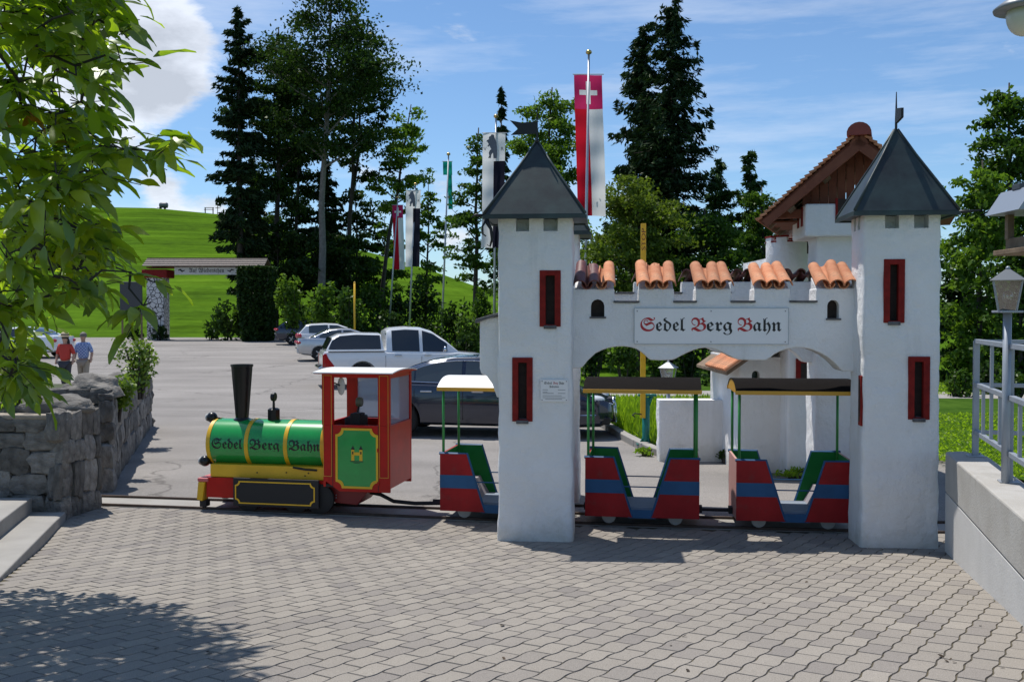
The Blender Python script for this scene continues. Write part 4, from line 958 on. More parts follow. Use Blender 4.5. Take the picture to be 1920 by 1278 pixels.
MB().box(-.165, .30, -.15, .15, dz + .013, dz + .085).build('lower_box', M_woodl, bh, bevel=.004)
for x in (-.15, .28):
    for y in (-.13, .13): MB().box(x - .02, x + .02, y - .02, y + .02, dz + .08, dz + .235).build('corner_post', M_woodl, bh)
MB().box(-.075, -.03, -.03, .03, dz + .085, dz + .235).build('inner_board', M_dark, bh)
MB().prism([(-.27, dz + .235), (.40, dz + .235), (.30, dz + .385), (-.17, dz + .385)], -.21, .21).build('roof', mat('grey sheet roof', (.27, .30, .34), .4, metal=.3), bh, bevel=.003)
MB().box(-.18, .31, -.05, .05, dz + .378, dz + .415).build('roof_cap', mat('dark sheet cap', (.05, .055, .06), .4), bh, bevel=.004)
q = at(1921, 18, 4.4)
sl = thing('street_lamp', 'grey dish shaded street lamp with opal globe above the terrace', 'lamp', (q.x, 4.4, 0.7))
h = q.z - .7
MB().lathe([(.125, h - .005), (.128, h + .006), (.09, h + .035), (.05, h + .05), (.03, h + .10)], 28).build('lamp_shade', mat('grey lamp shade', (.20, .215, .23), .4, metal=.4), sl, smooth=True)
MB().ball((0, 0, h - .03), .075, 18, 12, 1.15).build('globe', mat('opal globe', (.55, .54, .47), .25), sl, smooth=True)
MB().tube([(0, 0, h + .09), (.05, 0, h + .2), (.25, 0, h + .28), (.42, 0, h + .2), (.45, 0, h - .1), (.45, 0, 0)], .022, 8).build('lamp_post', M_railing, sl, smooth=True)

# ================================================================== LEFT STONE WALLS AND STEPS
def stone_mesh(seed, w, h, d):
    bm = bmesh.new(); bmesh.ops.create_cube(bm, size=1); bmesh.ops.subdivide_edges(bm, edges=bm.edges, cuts=2, use_grid_fill=True)
    for v in bm.verts:
        p = v.co.normalized() * .62; q = v.co * .5 + p * .5
        k = 1 + .26 * nz(v.co, 2.4, seed) + .12 * nz(v.co, 5, seed + 3)
        v.co = Vector((q.x * w * 1.12 * k, q.y * d * k, q.z * h * 1.12 * k))
    me = bpy.data.meshes.new('stone'); bm.to_mesh(me); bm.free(); me.polygons.foreach_set('use_smooth', [True] * len(me.polygons)); me.set_sharp_from_angle(angle=R(38)); me.materials.append(M_stone); return me
STONES = [stone_mesh(i * 3.1, 1, 1, 1) for i in range(9)]
rs = random.Random(11)
def lay_stones(wall, p0, p1, z0, ztop, inset, rowh=(.16, .30), ln=(.18, .42), depth=.16):
    """courses of uneven stones on the face from p0 to p1 (2-D); ztop(t) is the height along it"""
    p0, p1 = Vector(p0), Vector(p1); L = (p1 - p0).length; d = (p1 - p0) / L; ang = math.atan2(d.y, d.x); nrm = Vector((d.y, -d.x))
    z = z0
    while True:
        h = rs.uniform(*rowh); x = -rs.uniform(0, .1); any_ = False
        while x < L:
            w = rs.uniform(*ln) * (1 if L > 1 else .8); xe = min(x + w, L + .02)
            t = max(0, min(1, (x + xe) / 2 / L)); top = ztop(t); zz0, zz1 = z + rs.uniform(-.02, .02), min(z + h + rs.uniform(-.03, .03), top)
            if zz1 - zz0 > .06 and xe - x > .05:
                c = p0 + d * ((x + xe) / 2) - nrm * inset
                ob = bpy.data.objects.new('stone', rs.choice(STONES)); COL.objects.link(ob); ob.parent = wall
                ob.location = (c.x, c.y, (zz0 + zz1) / 2); ob.scale = ((xe - x) * .97, depth * rs.uniform(.9, 1.15), (zz1 - zz0) * .96)
                ob.rotation_euler = (rs.uniform(-.05, .05), rs.uniform(-.09, .09), ang + rs.uniform(-.05, .05)); any_ = True
            x = xe + .008
        z += h + .006
        if z > max(ztop(0), ztop(.5), ztop(1)): break
def boulder(wall, loc, sc, seed, rz_=0):
    bm = bmesh.new(); bmesh.ops.create_icosphere(bm, subdivisions=4, radius=.5)
    for v in bm.verts:
        k = 1 + .30 * nz(v.co, 2.4, seed) + .16 * nz(v.co, 5, seed + 2) + .06 * nz(v.co, 12, seed); v.co *= k
        if v.co.z < -.2: v.co.z = -.2
    me = bpy.data.meshes.new('coping_boulder'); bm.to_mesh(me); bm.free(); ob = link('coping_boulder', me, M_stone, wall, True, angle=40); ob.location = loc; ob.scale = sc; ob.rotation_euler = (0, 0, rz_)
# front block beside the steps
w1 = thing('stone_wall', 'dark grey rubble stone wall block beside the concrete steps', 'wall')
A = Vector((-6.9, 10.72)); B = Vector((-4.86, 10.68)); C = Vector((-4.74, 11.35)); D = Vector((-6.9, 11.4))
MB().prism([(A.x, A.y + .09), (B.x - .09, B.y + .09), (C.x - .09, C.y - .05), (D.x, D.y)], -.05, 1.08, 'z').build('mortar_core', M_mortar, w1, bevel=.02)
lay_stones(w1, A, B, -.02, lambda t: 1.12, .06, (.20, .36), (.24, .48)); lay_stones(w1, B, C, -.02, lambda t: 1.16, .06, (.22, .40), (.2, .34))
cap = MB(); n = 14
for i in range(1): cap.prism([(A.x, A.y - .03), (A.x + .5, A.y - .05), (A.x + 1.1, A.y - .02), (A.x + 1.6, A.y - .06), (B.x + .01, B.y - .03), (B.x + .05, B.y + .2), (D.x + 2.0, D.y - .35), (D.x, D.y - .3)], 1.085, 1.135, 'z')
cap.build('cap_slab', mat('tan cap stone', (.30, .255, .20), .9, var=.2, vscale=6, bump=.02, bscale=12), w1, bevel=.015)
boulder(w1, (-5.12, 11.12, 1.13), (.80, .55, .36), 2.0, .2); boulder(w1, (-5.9, 11.15, 1.15), (.7, .5, .3), 5.0, -.2)
# pillar and receding wall behind the track
w2 = thing('stone_wall', 'long rubble stone wall with plants running back along the parking lot', 'wall')
P0 = Vector((-5.42, 12.35)); P1 = Vector((-5.05, 12.45)); P2 = Vector((-5.45, 13.6)); P3 = Vector((-7.25, 19.8)); P4 = Vector((-7.7, 19.9))
MB().prism([(-5.55, 12.45), (-5.17, 12.52), (-5.55, 13.6), (-7.33, 19.7), (-7.9, 19.7), (-6.2, 13.5)], -.05, 1.0, 'z').build('mortar_core', M_mortar, w2, bevel=.02)
lay_stones(w2, (-5.75, 12.38), P1, -.02, lambda t: 1.28, .07, (.2, .34), (.22, .36), .2); lay_stones(w2, P1, P2, -.02, lambda t: 1.25 - .2 * t, .06, (.2, .36), (.26, .46), .2)
lay_stones(w2, P2, P3, -.02, lambda t: 1.10 - .12 * t + .05 * math.sin(t * 9), .06, (.22, .4), (.3, .62), .2); lay_stones(w2, P3, P4, -.02, lambda t: 1.0, .06)
boulder(w2, (-5.42, 12.78, 1.24), (.66, .75, .42), 8.0, .3); boulder(w2, (-6.02, 15.1, 1.04), (.5, 1.1, .50), 3.3, .28)
# planting bed behind the walls
M_bed = mat('planting soil', (.05, .04, .025), .95, col2=(.06, .085, .025), vscale=5, bump=.03, bscale=14)
tag(MB().prism([(-8.6, 12.7), (-6.0, 12.7), (-6.15, 13.5), (-7.75, 19.5), (-9.6, 19.6)], -.05, .86, 'z').build('planting_bed', M_bed), 'raised bed of soil behind the stone wall', kind='structure')
tag(MB().prism([(-9.5, 3.0), (-5.62, 3.0), (-5.62, 6.3), (-6.05, 10.6), (-9.5, 10.6)], -.05, .42, 'z').build('walnut_bed', M_bed), 'bed of soil beside the steps', kind='structure')
# concrete steps at the left
stp = thing('concrete_steps', 'two worn concrete steps beside the stone wall block', 'steps')
def step(x_off, z0, z1, y0, y1, w):
    k = .285
    poly = [(step_x(y0) - x_off - w, y0 - .1), (step_x(y0) - x_off, y0), (step_x(y1) - x_off, y1), (step_x(y1) - x_off - w, y1 + .05)]
    return poly
def slab(poly, bot, top): return MB().prism(poly, bot, top, 'z').build('step', M_conc, stp, bevel=.012)
def zs(y): return zp(y)
vs = []
def step_slab(xo, h, y0, y1, w, n=9):
    mb = MB(); vs = []; ys = np.linspace(y0, y1, n)
    zt_ = zp(7.6) + h if False else None
    for y in ys:
        g = 0.14 if xo == 0 else 0.30
        xr = step_x(y) - xo; vs += [(xr - w, y, -.1), (xr, y, -.1), (xr, y, .055 + h + .11 * (10.3 - y) / 2.7 * .75), (xr - w, y, .055 + h + .11 * (10.3 - y) / 2.7 * .75)]
    fs = [(4 * i + k, 4 * i + (k + 1) % 4, 4 * i + 4 + (k + 1) % 4, 4 * i + 4 + k) for i in range(n - 1) for k in range(4)] + [(0, 1, 2, 3), (4 * n - 1, 4 * n - 2, 4 * n - 3, 4 * n - 4)]
    return mb.add(vs, fs).build('step', M_conc, stp, bevel=.012)
step_slab(0.0, .05, 6.4, 10.62, 1.6); step_slab(0.36, .205, 6.4, 10.62, 1.4)
# ================================================================== CARS
def car_paint(name, col, rough=.25, metal=0.3): return mat(name, col, rough, metal=metal, coat=1.0)
M_glass = mat('tinted car glass', (.012, .015, .018), .04, spec=.8, coat=.4)
M_glassl = mat('clear car glass', (.05, .065, .07), .04, spec=.8, coat=.4)
M_tyre = mat('tyre rubber', (.016, .016, .017), .85); M_rim = mat('alloy rim', (.45, .46, .48), .3, metal=.8)
M_tail = mat('tail lamp red', (.42, .010, .012), .12, coat=1); M_head = mat('headlamp glass', (.62, .65, .68), .08, coat=1)
M_trim = mat('black plastic trim', (.018, .018, .02), .55); M_plate = mat('number plate', (.75, .75, .73), .4)
def make_car(name, label, loc, head, Lc, W, belt, roof, axles, glass, paint, wr=.33, bot=None, wsh=None, rear=None, taper=None, gm=None, group='cars parked along the edge of the lot', glassrow=None):
    """body lofted along its length. belt/roof: (x, z) tables; glass: side panes as (x0, x1); wsh/rear: (x0, x1) of front and rear screens"""
    t = thing(name, label, 'car', loc, head, group); gm = gm or M_glass
    bx_, bz_ = zip(*belt); rx_, rz_ = zip(*roof)
    tp = taper or [(0, .80), (.05, .90), (.18, .965), (.5, .99), (1.2, 1), (Lc - 1.3, 1), (Lc - .55, .965), (Lc - .22, .88), (Lc - .07, .76), (Lc, .62)]
    tx, tw = zip(*tp)
    bo = bot or [(0, .42), (.06, .34), (.25, .27), (.8, .22), (Lc - .9, .20), (Lc - .2, .22), (Lc, .34)]
    ox, oz = zip(*bo)
    be = lambda x: float(np.interp(x, bx_, bz_)); ro = lambda x: max(be(x) + .004, float(np.interp(x, rx_, rz_))); hw = lambda x: W / 2 * float(np.interp(x, tx, tw)); zb = lambda x: float(np.interp(x, ox, oz))
    xs_ = sorted(set([round(float(v), 3) for v in list(np.linspace(0, Lc, 46)) + list(rx_) + list(bx_) + list(tx) if 0 <= v <= Lc]))
    def side_y(x, z): return .925 * hw(x) - .34 * max(0, z - be(x))
    def sect(x):
        b, r, w, o = be(x), ro(x), hw(x), zb(x); g = r - b; H = b - o; yt = .925 * w - .34 * g
        return [(0, o), (.80 * w, o), (.955 * w, o + .06), (.995 * w, o + .25 * H), (w, o + .55 * H), (.99 * w, b - .13), (.965 * w, b - .035), (.925 * w, b),
                (.925 * w - .34 * g * .5, b + g * .5), (.925 * w - .34 * g * .86, b + g * .86), (yt - .045 * min(1, g * 4), b + g * .965 + .006), (yt * .55, r + .012), (0, r + .022)]
    rings = []
    for x in xs_:
        s = sect(x); rings.append([(x, y, z) for y, z in s] + [(x, -y, z) for y, z in s[-2:0:-1]])
    n = len(rings[0]); vs = [p for r_ in rings for p in r_]
    fs = [(i * n + k, i * n + (k + 1) % n, (i + 1) * n + (k + 1) % n, (i + 1) * n + k) for i in range(len(rings) - 1) for k in range(n)] + [tuple(range(n)), tuple(range((len(rings) - 1) * n, len(rings) * n))]
    body = MB().add(vs, fs).build('body', paint, None, smooth=True, angle=32)
    c_ = []
    for ax in axles:
        for s in (-1, 1):
            y0, y1 = sorted((s * (W / 2 - .26), s * (W / 2 + .2))); c_.append(MB().lathe([(wr + .055, y0), (wr + .055, y1)], 28, (ax, 0, wr), 'y'))
    cut(body, c_); body.parent = t
    body.data.polygons.foreach_set('use_smooth', [True] * len(body.data.polygons)); body.data.set_sharp_from_angle(angle=R(32))
    for ax in axles:
        for s in (-1, 1):
            yo = s * (W / 2 - .115)
            w_ = MB().lathe([(wr * .62, -.10), (wr * .93, -.10), (wr, -.07), (wr, .07), (wr * .93, .10), (wr * .62, .10)], 30, (ax, yo, wr), 'y').build('wheel', M_tyre, t, smooth=True, angle=40)
            r_ = MB(); yf = yo + s * .075
            r_.lathe([(wr * .60, yf - .02), (wr * .66, yf), (wr * .66, yf + .012), (wr * .60, yf + .012)], 24, (ax, 0, wr), 'y'); r_.build('rim', M_rim, w_, smooth=True, angle=40)
            sp = MB()
            for k in range(5):
                a = k * 2 * math.pi / 5; sp.tube([(ax, yf, wr), (ax + wr * .62 * math.cos(a), yf + s * .012, wr + wr * .62 * math.sin(a))], [.045, .03], 5)
            sp.build('spokes', M_rim, w_); MB().lathe([(wr * .62, 0), (wr * .62, .01)], 20, (ax, yo + s * .02, wr), 'y').build('brake_disc', M_trim, w_)
    for s in (-1, 1):
        for gi, (xa, xb) in enumerate(glass):
            up, dn = [], []
            for x in np.linspace(xa, xb, 14):
                zt_, zd = ro(x) - .075, be(x) + .035
                if zt_ - zd < .015: continue
                up.append((x, s * (side_y(x, zt_) + .006), zt_)); dn.append((x, s * (side_y(x, zd) + .006), zd))
            if len(up) > 1:
                m_ = MB(); k = len(up); m_.add(up + dn, [(i, i + 1, k + i + 1, k + i) for i in range(k - 1)]); m_.build('side_window', gm, t, smooth=True)
    for nm, rg in (('windscreen', wsh), ('rear_window', rear)):
        if not rg: continue
        vs = []; k = 12; X = np.linspace(rg[0], rg[1], k)
        for x in X:
            g = ro(x) - be(x); yt = .925 * hw(x) - .34 * g - .05
            for f in (-1, -.6, 0, .6, 1): vs.append((x, f * (yt - .03), (ro(x) + .022 - .012 * abs(f)) + .007 - (.016 if abs(f) == 1 else 0)))
        MB().add(vs, [(5 * i + j, 5 * i + j + 1, 5 * i + 6 + j, 5 * i + 5 + j) for i in range(k - 1) for j in range(4)]).build(nm, gm, t, smooth=True)
    t['_'] = 0; del t['_']
    return t, dict(be=be, ro=ro, hw=hw, zb=zb, sy=side_y)
def lump(parent, name, m, c, s, rot=0):
    mb = MB(); mb.M = Matrix.Translation(c) @ Matrix.Rotation(rot, 4, 'Z') @ Matrix.Diagonal((*s, 1)); mb.ball((0, 0, 0), 1, 16, 10); return mb.build(name, m, parent, smooth=True)
def handles(t, f, xs_, m, z):
    for x in xs_:
        for s in (-1, 1): MB().box(x - .11, x + .11, *sorted((s * (f['hw'](x) - .01), s * (f['hw'](x) + .035))), z - .014, z + .016).build('door_handle', m, t, bevel=.012)
def seams(t, f, xs_, z1=None):
    for x in xs_:
        for s in (-1, 1):
            w = f['hw'](x); MB().box(x - .004, x + .004, *sorted((s * (w - .02), s * (w + .003))), .33, f['be'](x) - .12).build('door_seam', M_trim, t)
# --- dark blue saloon with its nose out beside the gate
M_navy = car_paint('dark blue metallic', (.009, .016, .040), .2, .25)
nose = R(-9)
ca, fa = make_car('parked_car', 'dark blue saloon car behind the train, with chrome framed grille', (-.52, 18.72, -.004), nose, 4.9, 1.86,
    [(0, .88), (.06, .98), (.4, 1.0), (.9, 1.0), (1.4, .98), (3.4, .93), (3.75, .92), (4.3, .82), (4.62, .74), (4.82, .66), (4.9, .58)],
    [(0, .88), (.5, 1.0), (.75, 1.06), (1.15, 1.25), (1.55, 1.385), (2.0, 1.455), (2.45, 1.46), (2.75, 1.42), (3.1, 1.28), (3.45, 1.08), (3.72, .93), (4.9, .5)],
    (1.05, 3.9), [(.98, 1.30), (1.33, 2.18), (2.25, 3.28)], M_navy, .325, wsh=(2.80, 3.66), rear=(.62, 1.50), gm=M_glassl)
# the car's origin is at its tail: shift so that the centre sits where it should
def centre(t, Lc):
    h = t.rotation_euler[2]; t.location.x -= math.cos(h) * Lc / 2; t.location.y -= math.sin(h) * Lc / 2
centre(ca, 4.9); handles(ca, fa, (1.55, 2.5), M_chrome, .84); seams(ca, fa, (1.32, 2.22, 3.38))
for s in (-1, 1):
    lump(ca, 'headlight', M_head, (4.58, s * .66, .70), (.20, .15, .085), s * -.55)
    lump(ca, 'tail_lamp', M_tail, (.08, s * .70, .82), (.10, .15, .075)); lump(ca, 'door_mirror', M_navy, (3.15, s * 1.0, .97), (.07, .12, .07))
    MB().tube([(x, s * (fa['sy'](x, fa['be'](x) + .02) + .012), fa['be'](x) + .022) for x in np.linspace(.95, 3.35, 10)], .010, 5).build('chrome_strip', M_chrome, ca)
    MB().tube([(x, s * (fa['sy'](x, fa['ro'](x) - .065) + .010), fa['ro'](x) - .066) for x in np.linspace(1.0, 3.30, 16)], .009, 5).build('chrome_strip', M_chrome, ca)
    MB().tube([(4.25, s * (fa['hw'](4.25) + .004), .44), (4.6, s * (fa['hw'](4.6) + .004), .44), (4.80, s * .62, .44)], .012, 5).build('bumper_strip', M_chrome, ca)
    MB().prism([(4.60, .25), (4.86, .27), (4.86, .40), (4.60, .40)], *sorted((s * .42, s * .76))).build('air_intake', M_blackm, ca, bevel=.02)
gp = [(-.26, .70), (-.30, .58), (-.22, .26), (.22, .26), (.30, .58), (.26, .70)]
def on_front(poly, x0, x1, name, m, tilt=.05):
    mb = MB(); n = len(poly); mb.add([(x0 - tilt * (z - .26) * 2, y, z) for y, z in poly] + [(x1 - tilt * (z - .26) * 2, y, z) for y, z in poly], [tuple(range(n)), tuple(range(2 * n - 1, n - 1, -1))] + [(i, i + n, (i + 1) % n + n, (i + 1) % n) for i in range(n)]); return mb.build(name, m, ca)
on_front(gp, 4.80, 4.925, 'grille', M_blackm); 
gx_ = lambda z: 4.93 - .1 * (z - .26)
for a_, b_ in zip(gp, gp[1:] + gp[:1]): MB().tube([(gx_(a_[1]), *a_), (gx_(b_[1]), *b_)], .016, 6).build('grille_frame', M_chrome, ca, smooth=True)
for z in (.33, .57, .63): MB().tube([(gx_(z), -.25, z), (gx_(z), .25, z)], .006, 5).build('grille_bar', M_chrome, ca)
for k in range(4):
    c = Vector((gx_(.60) + .008, (k - 1.5) * .062, .60)); MB().tube([c + Vector((0, .042 * math.cos(a), .042 * math.sin(a))) for a in np.linspace(0, 2 * math.pi, 15)], .007, 5, False).build('badge_ring', M_chrome, ca)
MB().box(gx_(.46), gx_(.46) + .012, -.23, .23, .415, .505).build('number_plate', M_plate, ca)
lettering('AI 1074', .055, 0, 0, 0, ca, M_ink, False, 'plate_lettering', .33).matrix_local = Matrix.Translation((gx_(.46) + .0135, -.165, .435)) @ Matrix.Rotation(R(90), 4, 'Z')
# seats seen through the glass are hinted by the glass being dark
# --- white pickup with dark canopy
M_wcar = car_paint('white car paint', (.78, .79, .80), .28, 0.0)
h2 = R(15); c2 = Vector((-3.30, 31.05))
pk, fp = make_car('pickup_truck', 'white double cab pickup truck with dark glass canopy over its bed', (c2.x, c2.y, lotz(31)), h2, 5.3, 1.86,
    [(0, .98), (.05, 1.09), (.15, 1.10), (1.85, 1.10), (1.9, 1.06), (3.9, 1.02), (4.1, 1.04), (4.8, .98), (5.1, .92), (5.22, .84), (5.3, .72)],
    [(0, .98), (.10, 1.10), (.12, 1.14), (.30, 1.50), (.50, 1.60), (1.0, 1.64), (1.72, 1.62), (1.76, 1.60), (1.80, 1.30), (1.84, 1.10), (1.90, 1.12), (1.93, 1.70), (2.05, 1.78), (2.5, 1.815), (3.0, 1.79), (3.35, 1.68), (3.75, 1.40), (4.12, 1.06), (5.3, .6)],
    (1.18, 4.27), [(2.08, 2.92), (3.02, 3.78)], M_wcar, .375, wsh=(3.38, 4.06), bot=[(0, .62), (.1, .52), (.4, .44), (4.6, .42), (5.1, .42), (5.3, .55)], taper=[(0, .93), (.04, .97), (.2, 1), (4.4, 1), (4.9, .95), (5.15, .86), (5.3, .70)])
pk['category'] = 'truck'
for s in (-1, 1):
    up = [(x, s * (fp['sy'](x, fp['ro'](x) - .05) + .007), fp['ro'](x) - .05) for x in np.linspace(.27, 1.72, 12)]; dn = [(x, s * (fp['sy'](x, 1.15) + .007), 1.15) for x in np.linspace(.17, 1.74, 12)]
    MB().add(up + dn, [(i, i + 1, 13 + i, 12 + i) for i in range(11)]).build('canopy_window', M_glass, pk, smooth=True)
    w = .93
    MB().prism([(.02, 1.02), (.10, 1.03), (.16, .90), (.34, .66), (.30, .62), (.06, .63)], *sorted((s * (w * .985), s * (w * 1.004)))).build('tail_lamp', M_tail, pk, bevel=.01)
    MB().box(-.012, .05, *sorted((s * .80, s * .925)), .64, 1.0).build('tail_lamp', M_tail, pk, bevel=.012)
    lump(pk, 'door_mirror', M_chrome, (3.66, s * 1.03, 1.14), (.06, .13, .10)); lump(pk, 'headlight', M_head, (5.05, s * .70, .86), (.18, .12, .07))
    MB().box(.15, 1.84, *sorted((s * .865, s * .925)), 1.09, 1.125).build('bed_rail', M_wcar, pk, bevel=.012); MB().box(.16, 1.84, *sorted((s * .926, s * .932)), 1.068, 1.088).build('bed_seam', M_trim, pk)
    MB().add([(1.915, s * .2, 1.2), (1.915, s * .62, 1.2), (1.925, s * .60, 1.62), (1.925, s * .2, 1.62)], [(0, 1, 2, 3)]).build('cab_rear_window', M_glass, pk)
MB().prism([(.11, 1.16), (.27, 1.50), (.24, 1.51), (.075, 1.16)], -.66, .66).build('canopy_rear_window', M_glass, pk)
MB().prism([(-.13, .47), (.06, .47), (.10, .62), (-.02, .66), (-.13, .62)], -.90, .90).build('rear_bumper', M_chrome, pk, bevel=.03)
MB().box(-.09, -.02, -.36, .36, .625, .665).build('bumper_step', M_trim, pk); MB().box(-.10, .3, -.06, .06, .38, .44).build('tow_hitch', M_trim, pk, bevel=.01)
MB().box(-.012, .0, -.12, .12, .90, .96).build('tailgate_handle', M_chrome, pk, bevel=.01)
centre(pk, 5.3); handles(pk, fp, (2.25, 3.16), M_chrome, .96); seams(pk, fp, (1.87, 2.97, 3.86))
# --- silver saloon
M_silver = car_paint('silver metallic', (.50, .51, .53), .25, .55)
SAL_B = [(0, .86), (.05, .98), (.3, 1.0), (.9, .98), (3.1, .90), (3.5, .90), (4.1, .80), (4.35, .70), (4.5, .58)]
SAL_R = [(0, .8), (.55, 1.0), (.75, 1.07), (1.1, 1.26), (1.4, 1.37), (1.9, 1.42), (2.3, 1.41), (2.8, 1.24), (3.2, 1.0), (3.4, .90), (4.5, .5)]
def simple_car(label, cx, cy_, hd, belt, roof, Lc, paint, glass, wsh, rear, gm=None, tl=(.72, .80, .14, .09), W=1.80):
    t, f = make_car('parked_car', label, (cx, cy_, lotz(cy_)), hd, Lc, W, belt, roof, (.95, Lc - .85), glass, paint, .32, wsh=wsh, rear=rear, gm=gm)
    for s in (-1, 1):
        lump(t, 'tail_lamp', M_tail, (.09, s * tl[0], tl[1]), (.16, tl[2], tl[3]), s * .35); lump(t, 'door_mirror', paint, (Lc * .63, s * (W / 2 + .09), .98), (.07, .11, .07)); lump(t, 'headlight', M_head, (Lc - .22, s * .66, .68), (.16, .12, .07))
    MB().box(-.012, .03, -.26, .26, .60, .71).build('number_plate', M_plate, t)
    MB().prism([(-.03, .36), (.12, .30), (.12, .56), (-.03, .56)], -.76, .76).build('rear_bumper', paint, t, bevel=.03)
    centre(t, Lc); handles(t, f, (Lc * .36, Lc * .56), paint, .82); seams(t, f, (Lc * .31, Lc * .52, Lc * .73)); return t
simple_car('silver saloon car parked between the pickup and the white hatchback', -7.35, 44.4, R(15), SAL_B, SAL_R, 4.5, M_silver, [(.95, 1.9), (1.98, 3.05)], (2.36, 3.32), (.62, 1.36), M_glassl)
HB = [(0, .84), (.05, .96), (.3, .98), (2.6, .90), (3.0, .92), (3.6, .84), (3.95, .72), (4.1, .58)]
HR = [(0, .84), (.10, 1.02), (.42, 1.40), (.7, 1.46), (1.4, 1.49), (2.0, 1.46), (2.5, 1.28), (2.95, 1.0), (3.1, .93), (4.1, .5)]
simple_car('white hatchback parked between the silver saloon and the dark estate car', -9.0, 51.2, R(15), HB, HR, 4.1, M_wcar, [(.55, 1.5), (1.58, 2.75)], (2.06, 3.0), (.10, .40), M_glassl, (.74, .84, .10, .14), 1.75)
ES_R = [(0, .9), (.12, 1.02), (.55, 1.36), (.85, 1.44), (1.6, 1.49), (2.3, 1.47), (2.9, 1.28), (3.4, 1.0), (3.6, .92), (4.8, .5)]
ES_B = [(0, .88), (.05, 1.0), (.3, 1.02), (3.2, .92), (3.6, .92), (4.3, .82), (4.65, .70), (4.8, .58)]
simple_car('dark blue estate car parked last, beside the low hedge', -12.1, 61.0, R(15), ES_B, ES_R, 4.8, car_paint('dark slate blue', (.022, .030, .055), .22, .5), [(.55, 1.5), (1.58, 2.4), (2.48, 3.25)], (2.4, 3.5), (.14, .52), None, (.72, .90, .2, .09), 1.84)
simple_car('pale car half hidden behind the walnut leaves', -23.0, 46.5, R(170), SAL_B, SAL_R, 4.5, M_wcar, [(.95, 1.9), (1.98, 3.05)], (2.36, 3.32), (.62, 1.36))

# ================================================================== CASTLE HOUSE BEHIND THE GATE
ho = thing('castle_house', 'white castle style house with timber gable roof behind the gate', 'house')
def pl(x0, x1, y0, y1, z0, z1, seed, name='wall', cs=None, amp=.012):
    o = tower_mesh(x0, x1, y0, y1, z1, seed, zb=z0, amp=amp).build(name, M_plaster, ho, smooth=True, angle=50)
    if cs: cut(o, cs)
    return o
# low front with arched window, taller block behind it
xa = at(1385, 700, 13.9).x; xb = at(1462, 700, 13.9).x
c_ = at(1417, 700, 13.9).x; aw = [(c_ - .055, at(0, 722, 13.9).z), (c_ + .055, at(0, 722, 13.9).z)] + [(c_ + .055 * math.cos(R(k * 30)), at(0, 702, 13.9).z + .055 * math.sin(R(k * 30))) for k in range(7)]
pl(xa, 4.6, 13.9, 15.9, -.05, 1.62, 11, 'low_wall_front', [MB().prism(aw, 13.8, 14.05)])
MB().box(c_ - .08, c_ + .08, 14.035, 14.045, aw[0][1] - .02, aw[0][1] + .3).build('window_pane', mat('dark green glass', (.010, .03, .015), .1), ho)
x2 = at(1478, 700, 13.5).x
pl(x2, 5.3, 13.5, 16.2, -.05, 3.05, 12, 'main_wall')
wv0, wv1 = at(0, 720, 13.5).z, at(0, 672, 13.5).z; wx0 = at(1497, 0, 13.5).x
MB().ring(rect(wx0, wx0 + .26, wv0, wv1), rect(wx0 + .06, wx0 + .2, wv0 + .01, wv1 - .06), 13.47, 13.52).build('window_frame', M_red, ho)
bx(wx0 + .05, wx0 + .21, 13.485, 13.492, wv0, wv1 - .05).build('window_pane', M_dark, ho)
# lean-to tiles of the low front
e0, e1 = at(1365, 697, 13.5), at(1402, 671, 13.5); dx_, dz_ = e1.x - e0.x, e1.z - e0.z
sl_ = math.atan2(dz_, dx_)
MB().prism([(e0.x, e0.z - .05), (e0.x + 1.1 * math.cos(sl_), e0.z - .05 + 1.1 * math.sin(sl_)), (e0.x + 1.1 * math.cos(sl_), e0.z - .01 + 1.1 * math.sin(sl_)), (e0.x, e0.z - .01)], 13.55, 15.8).build('lean_to_boards', M_woodl, ho)
for k in range(9):
    for r_ in range(3):
        ob = bpy.data.objects.new('roof_tile', cvx); COL.objects.link(ob); ob.parent = ho; ob.scale = (.9, 1, .8)
        q = r_ * .35; ob.location = (e0.x + q * math.cos(sl_) - .03, 13.6 + k * .15, e0.z + q * math.sin(sl_) + .005 + .01 * r_); ob.rotation_euler = Matrix.Rotation(-math.pi / 2, 3, 'Z').to_euler(); ob.rotation_euler = (Matrix.Rotation(-sl_, 3, 'Y') @ Matrix.Rotation(-math.pi / 2, 3, 'Z')).to_euler()
# round corbelled turret
tc_ = at(1479, 480, 13.55); r0 = .305
tz = lambda v: at(1479, v, 13.3).z
tu = MB().lathe([(.02, tz(556)), (.14, tz(545)), (.21, tz(530)), (.265, tz(512)), (.295, tz(495)), (r0, tz(480)), (r0, tz(452)), (r0 - .06, tz(452)), (r0 - .06, tz(470)), (1e-4, tz(470))], 32, (tc_.x, tc_.y, 0)).build('corbel_turret', M_plaster, ho, smooth=True, angle=40)
for k in range(8):
    a = k * math.pi / 4 + .2
    m_ = MB(); m_.M = Matrix.Translation((tc_.x, tc_.y, 0)) @ Matrix.Rotation(a, 4, 'Z')
    m_.box(r0 - .055, r0 - .004, -.075, .075, tz(453), tz(444)); m_.build('merlon', M_plaster, tu, bevel=.005)
    m_ = MB(); m_.M = Matrix.Translation((tc_.x, tc_.y, 0)) @ Matrix.Rotation(a, 4, 'Z'); m_.box(r0 - .06, r0 + .004, -.085, .085, tz(444), tz(441)); m_.build('merlon_cap', M_red, tu)
    m_ = MB(); m_.M = Matrix.Translation((tc_.x, tc_.y, 0)) @ Matrix.Rotation(a + math.pi / 8, 4, 'Z'); m_.box(r0 - .06, r0 + .004, -.045, .045, tz(453.5), tz(450.5)); m_.build('crenel_cap', M_red, tu)
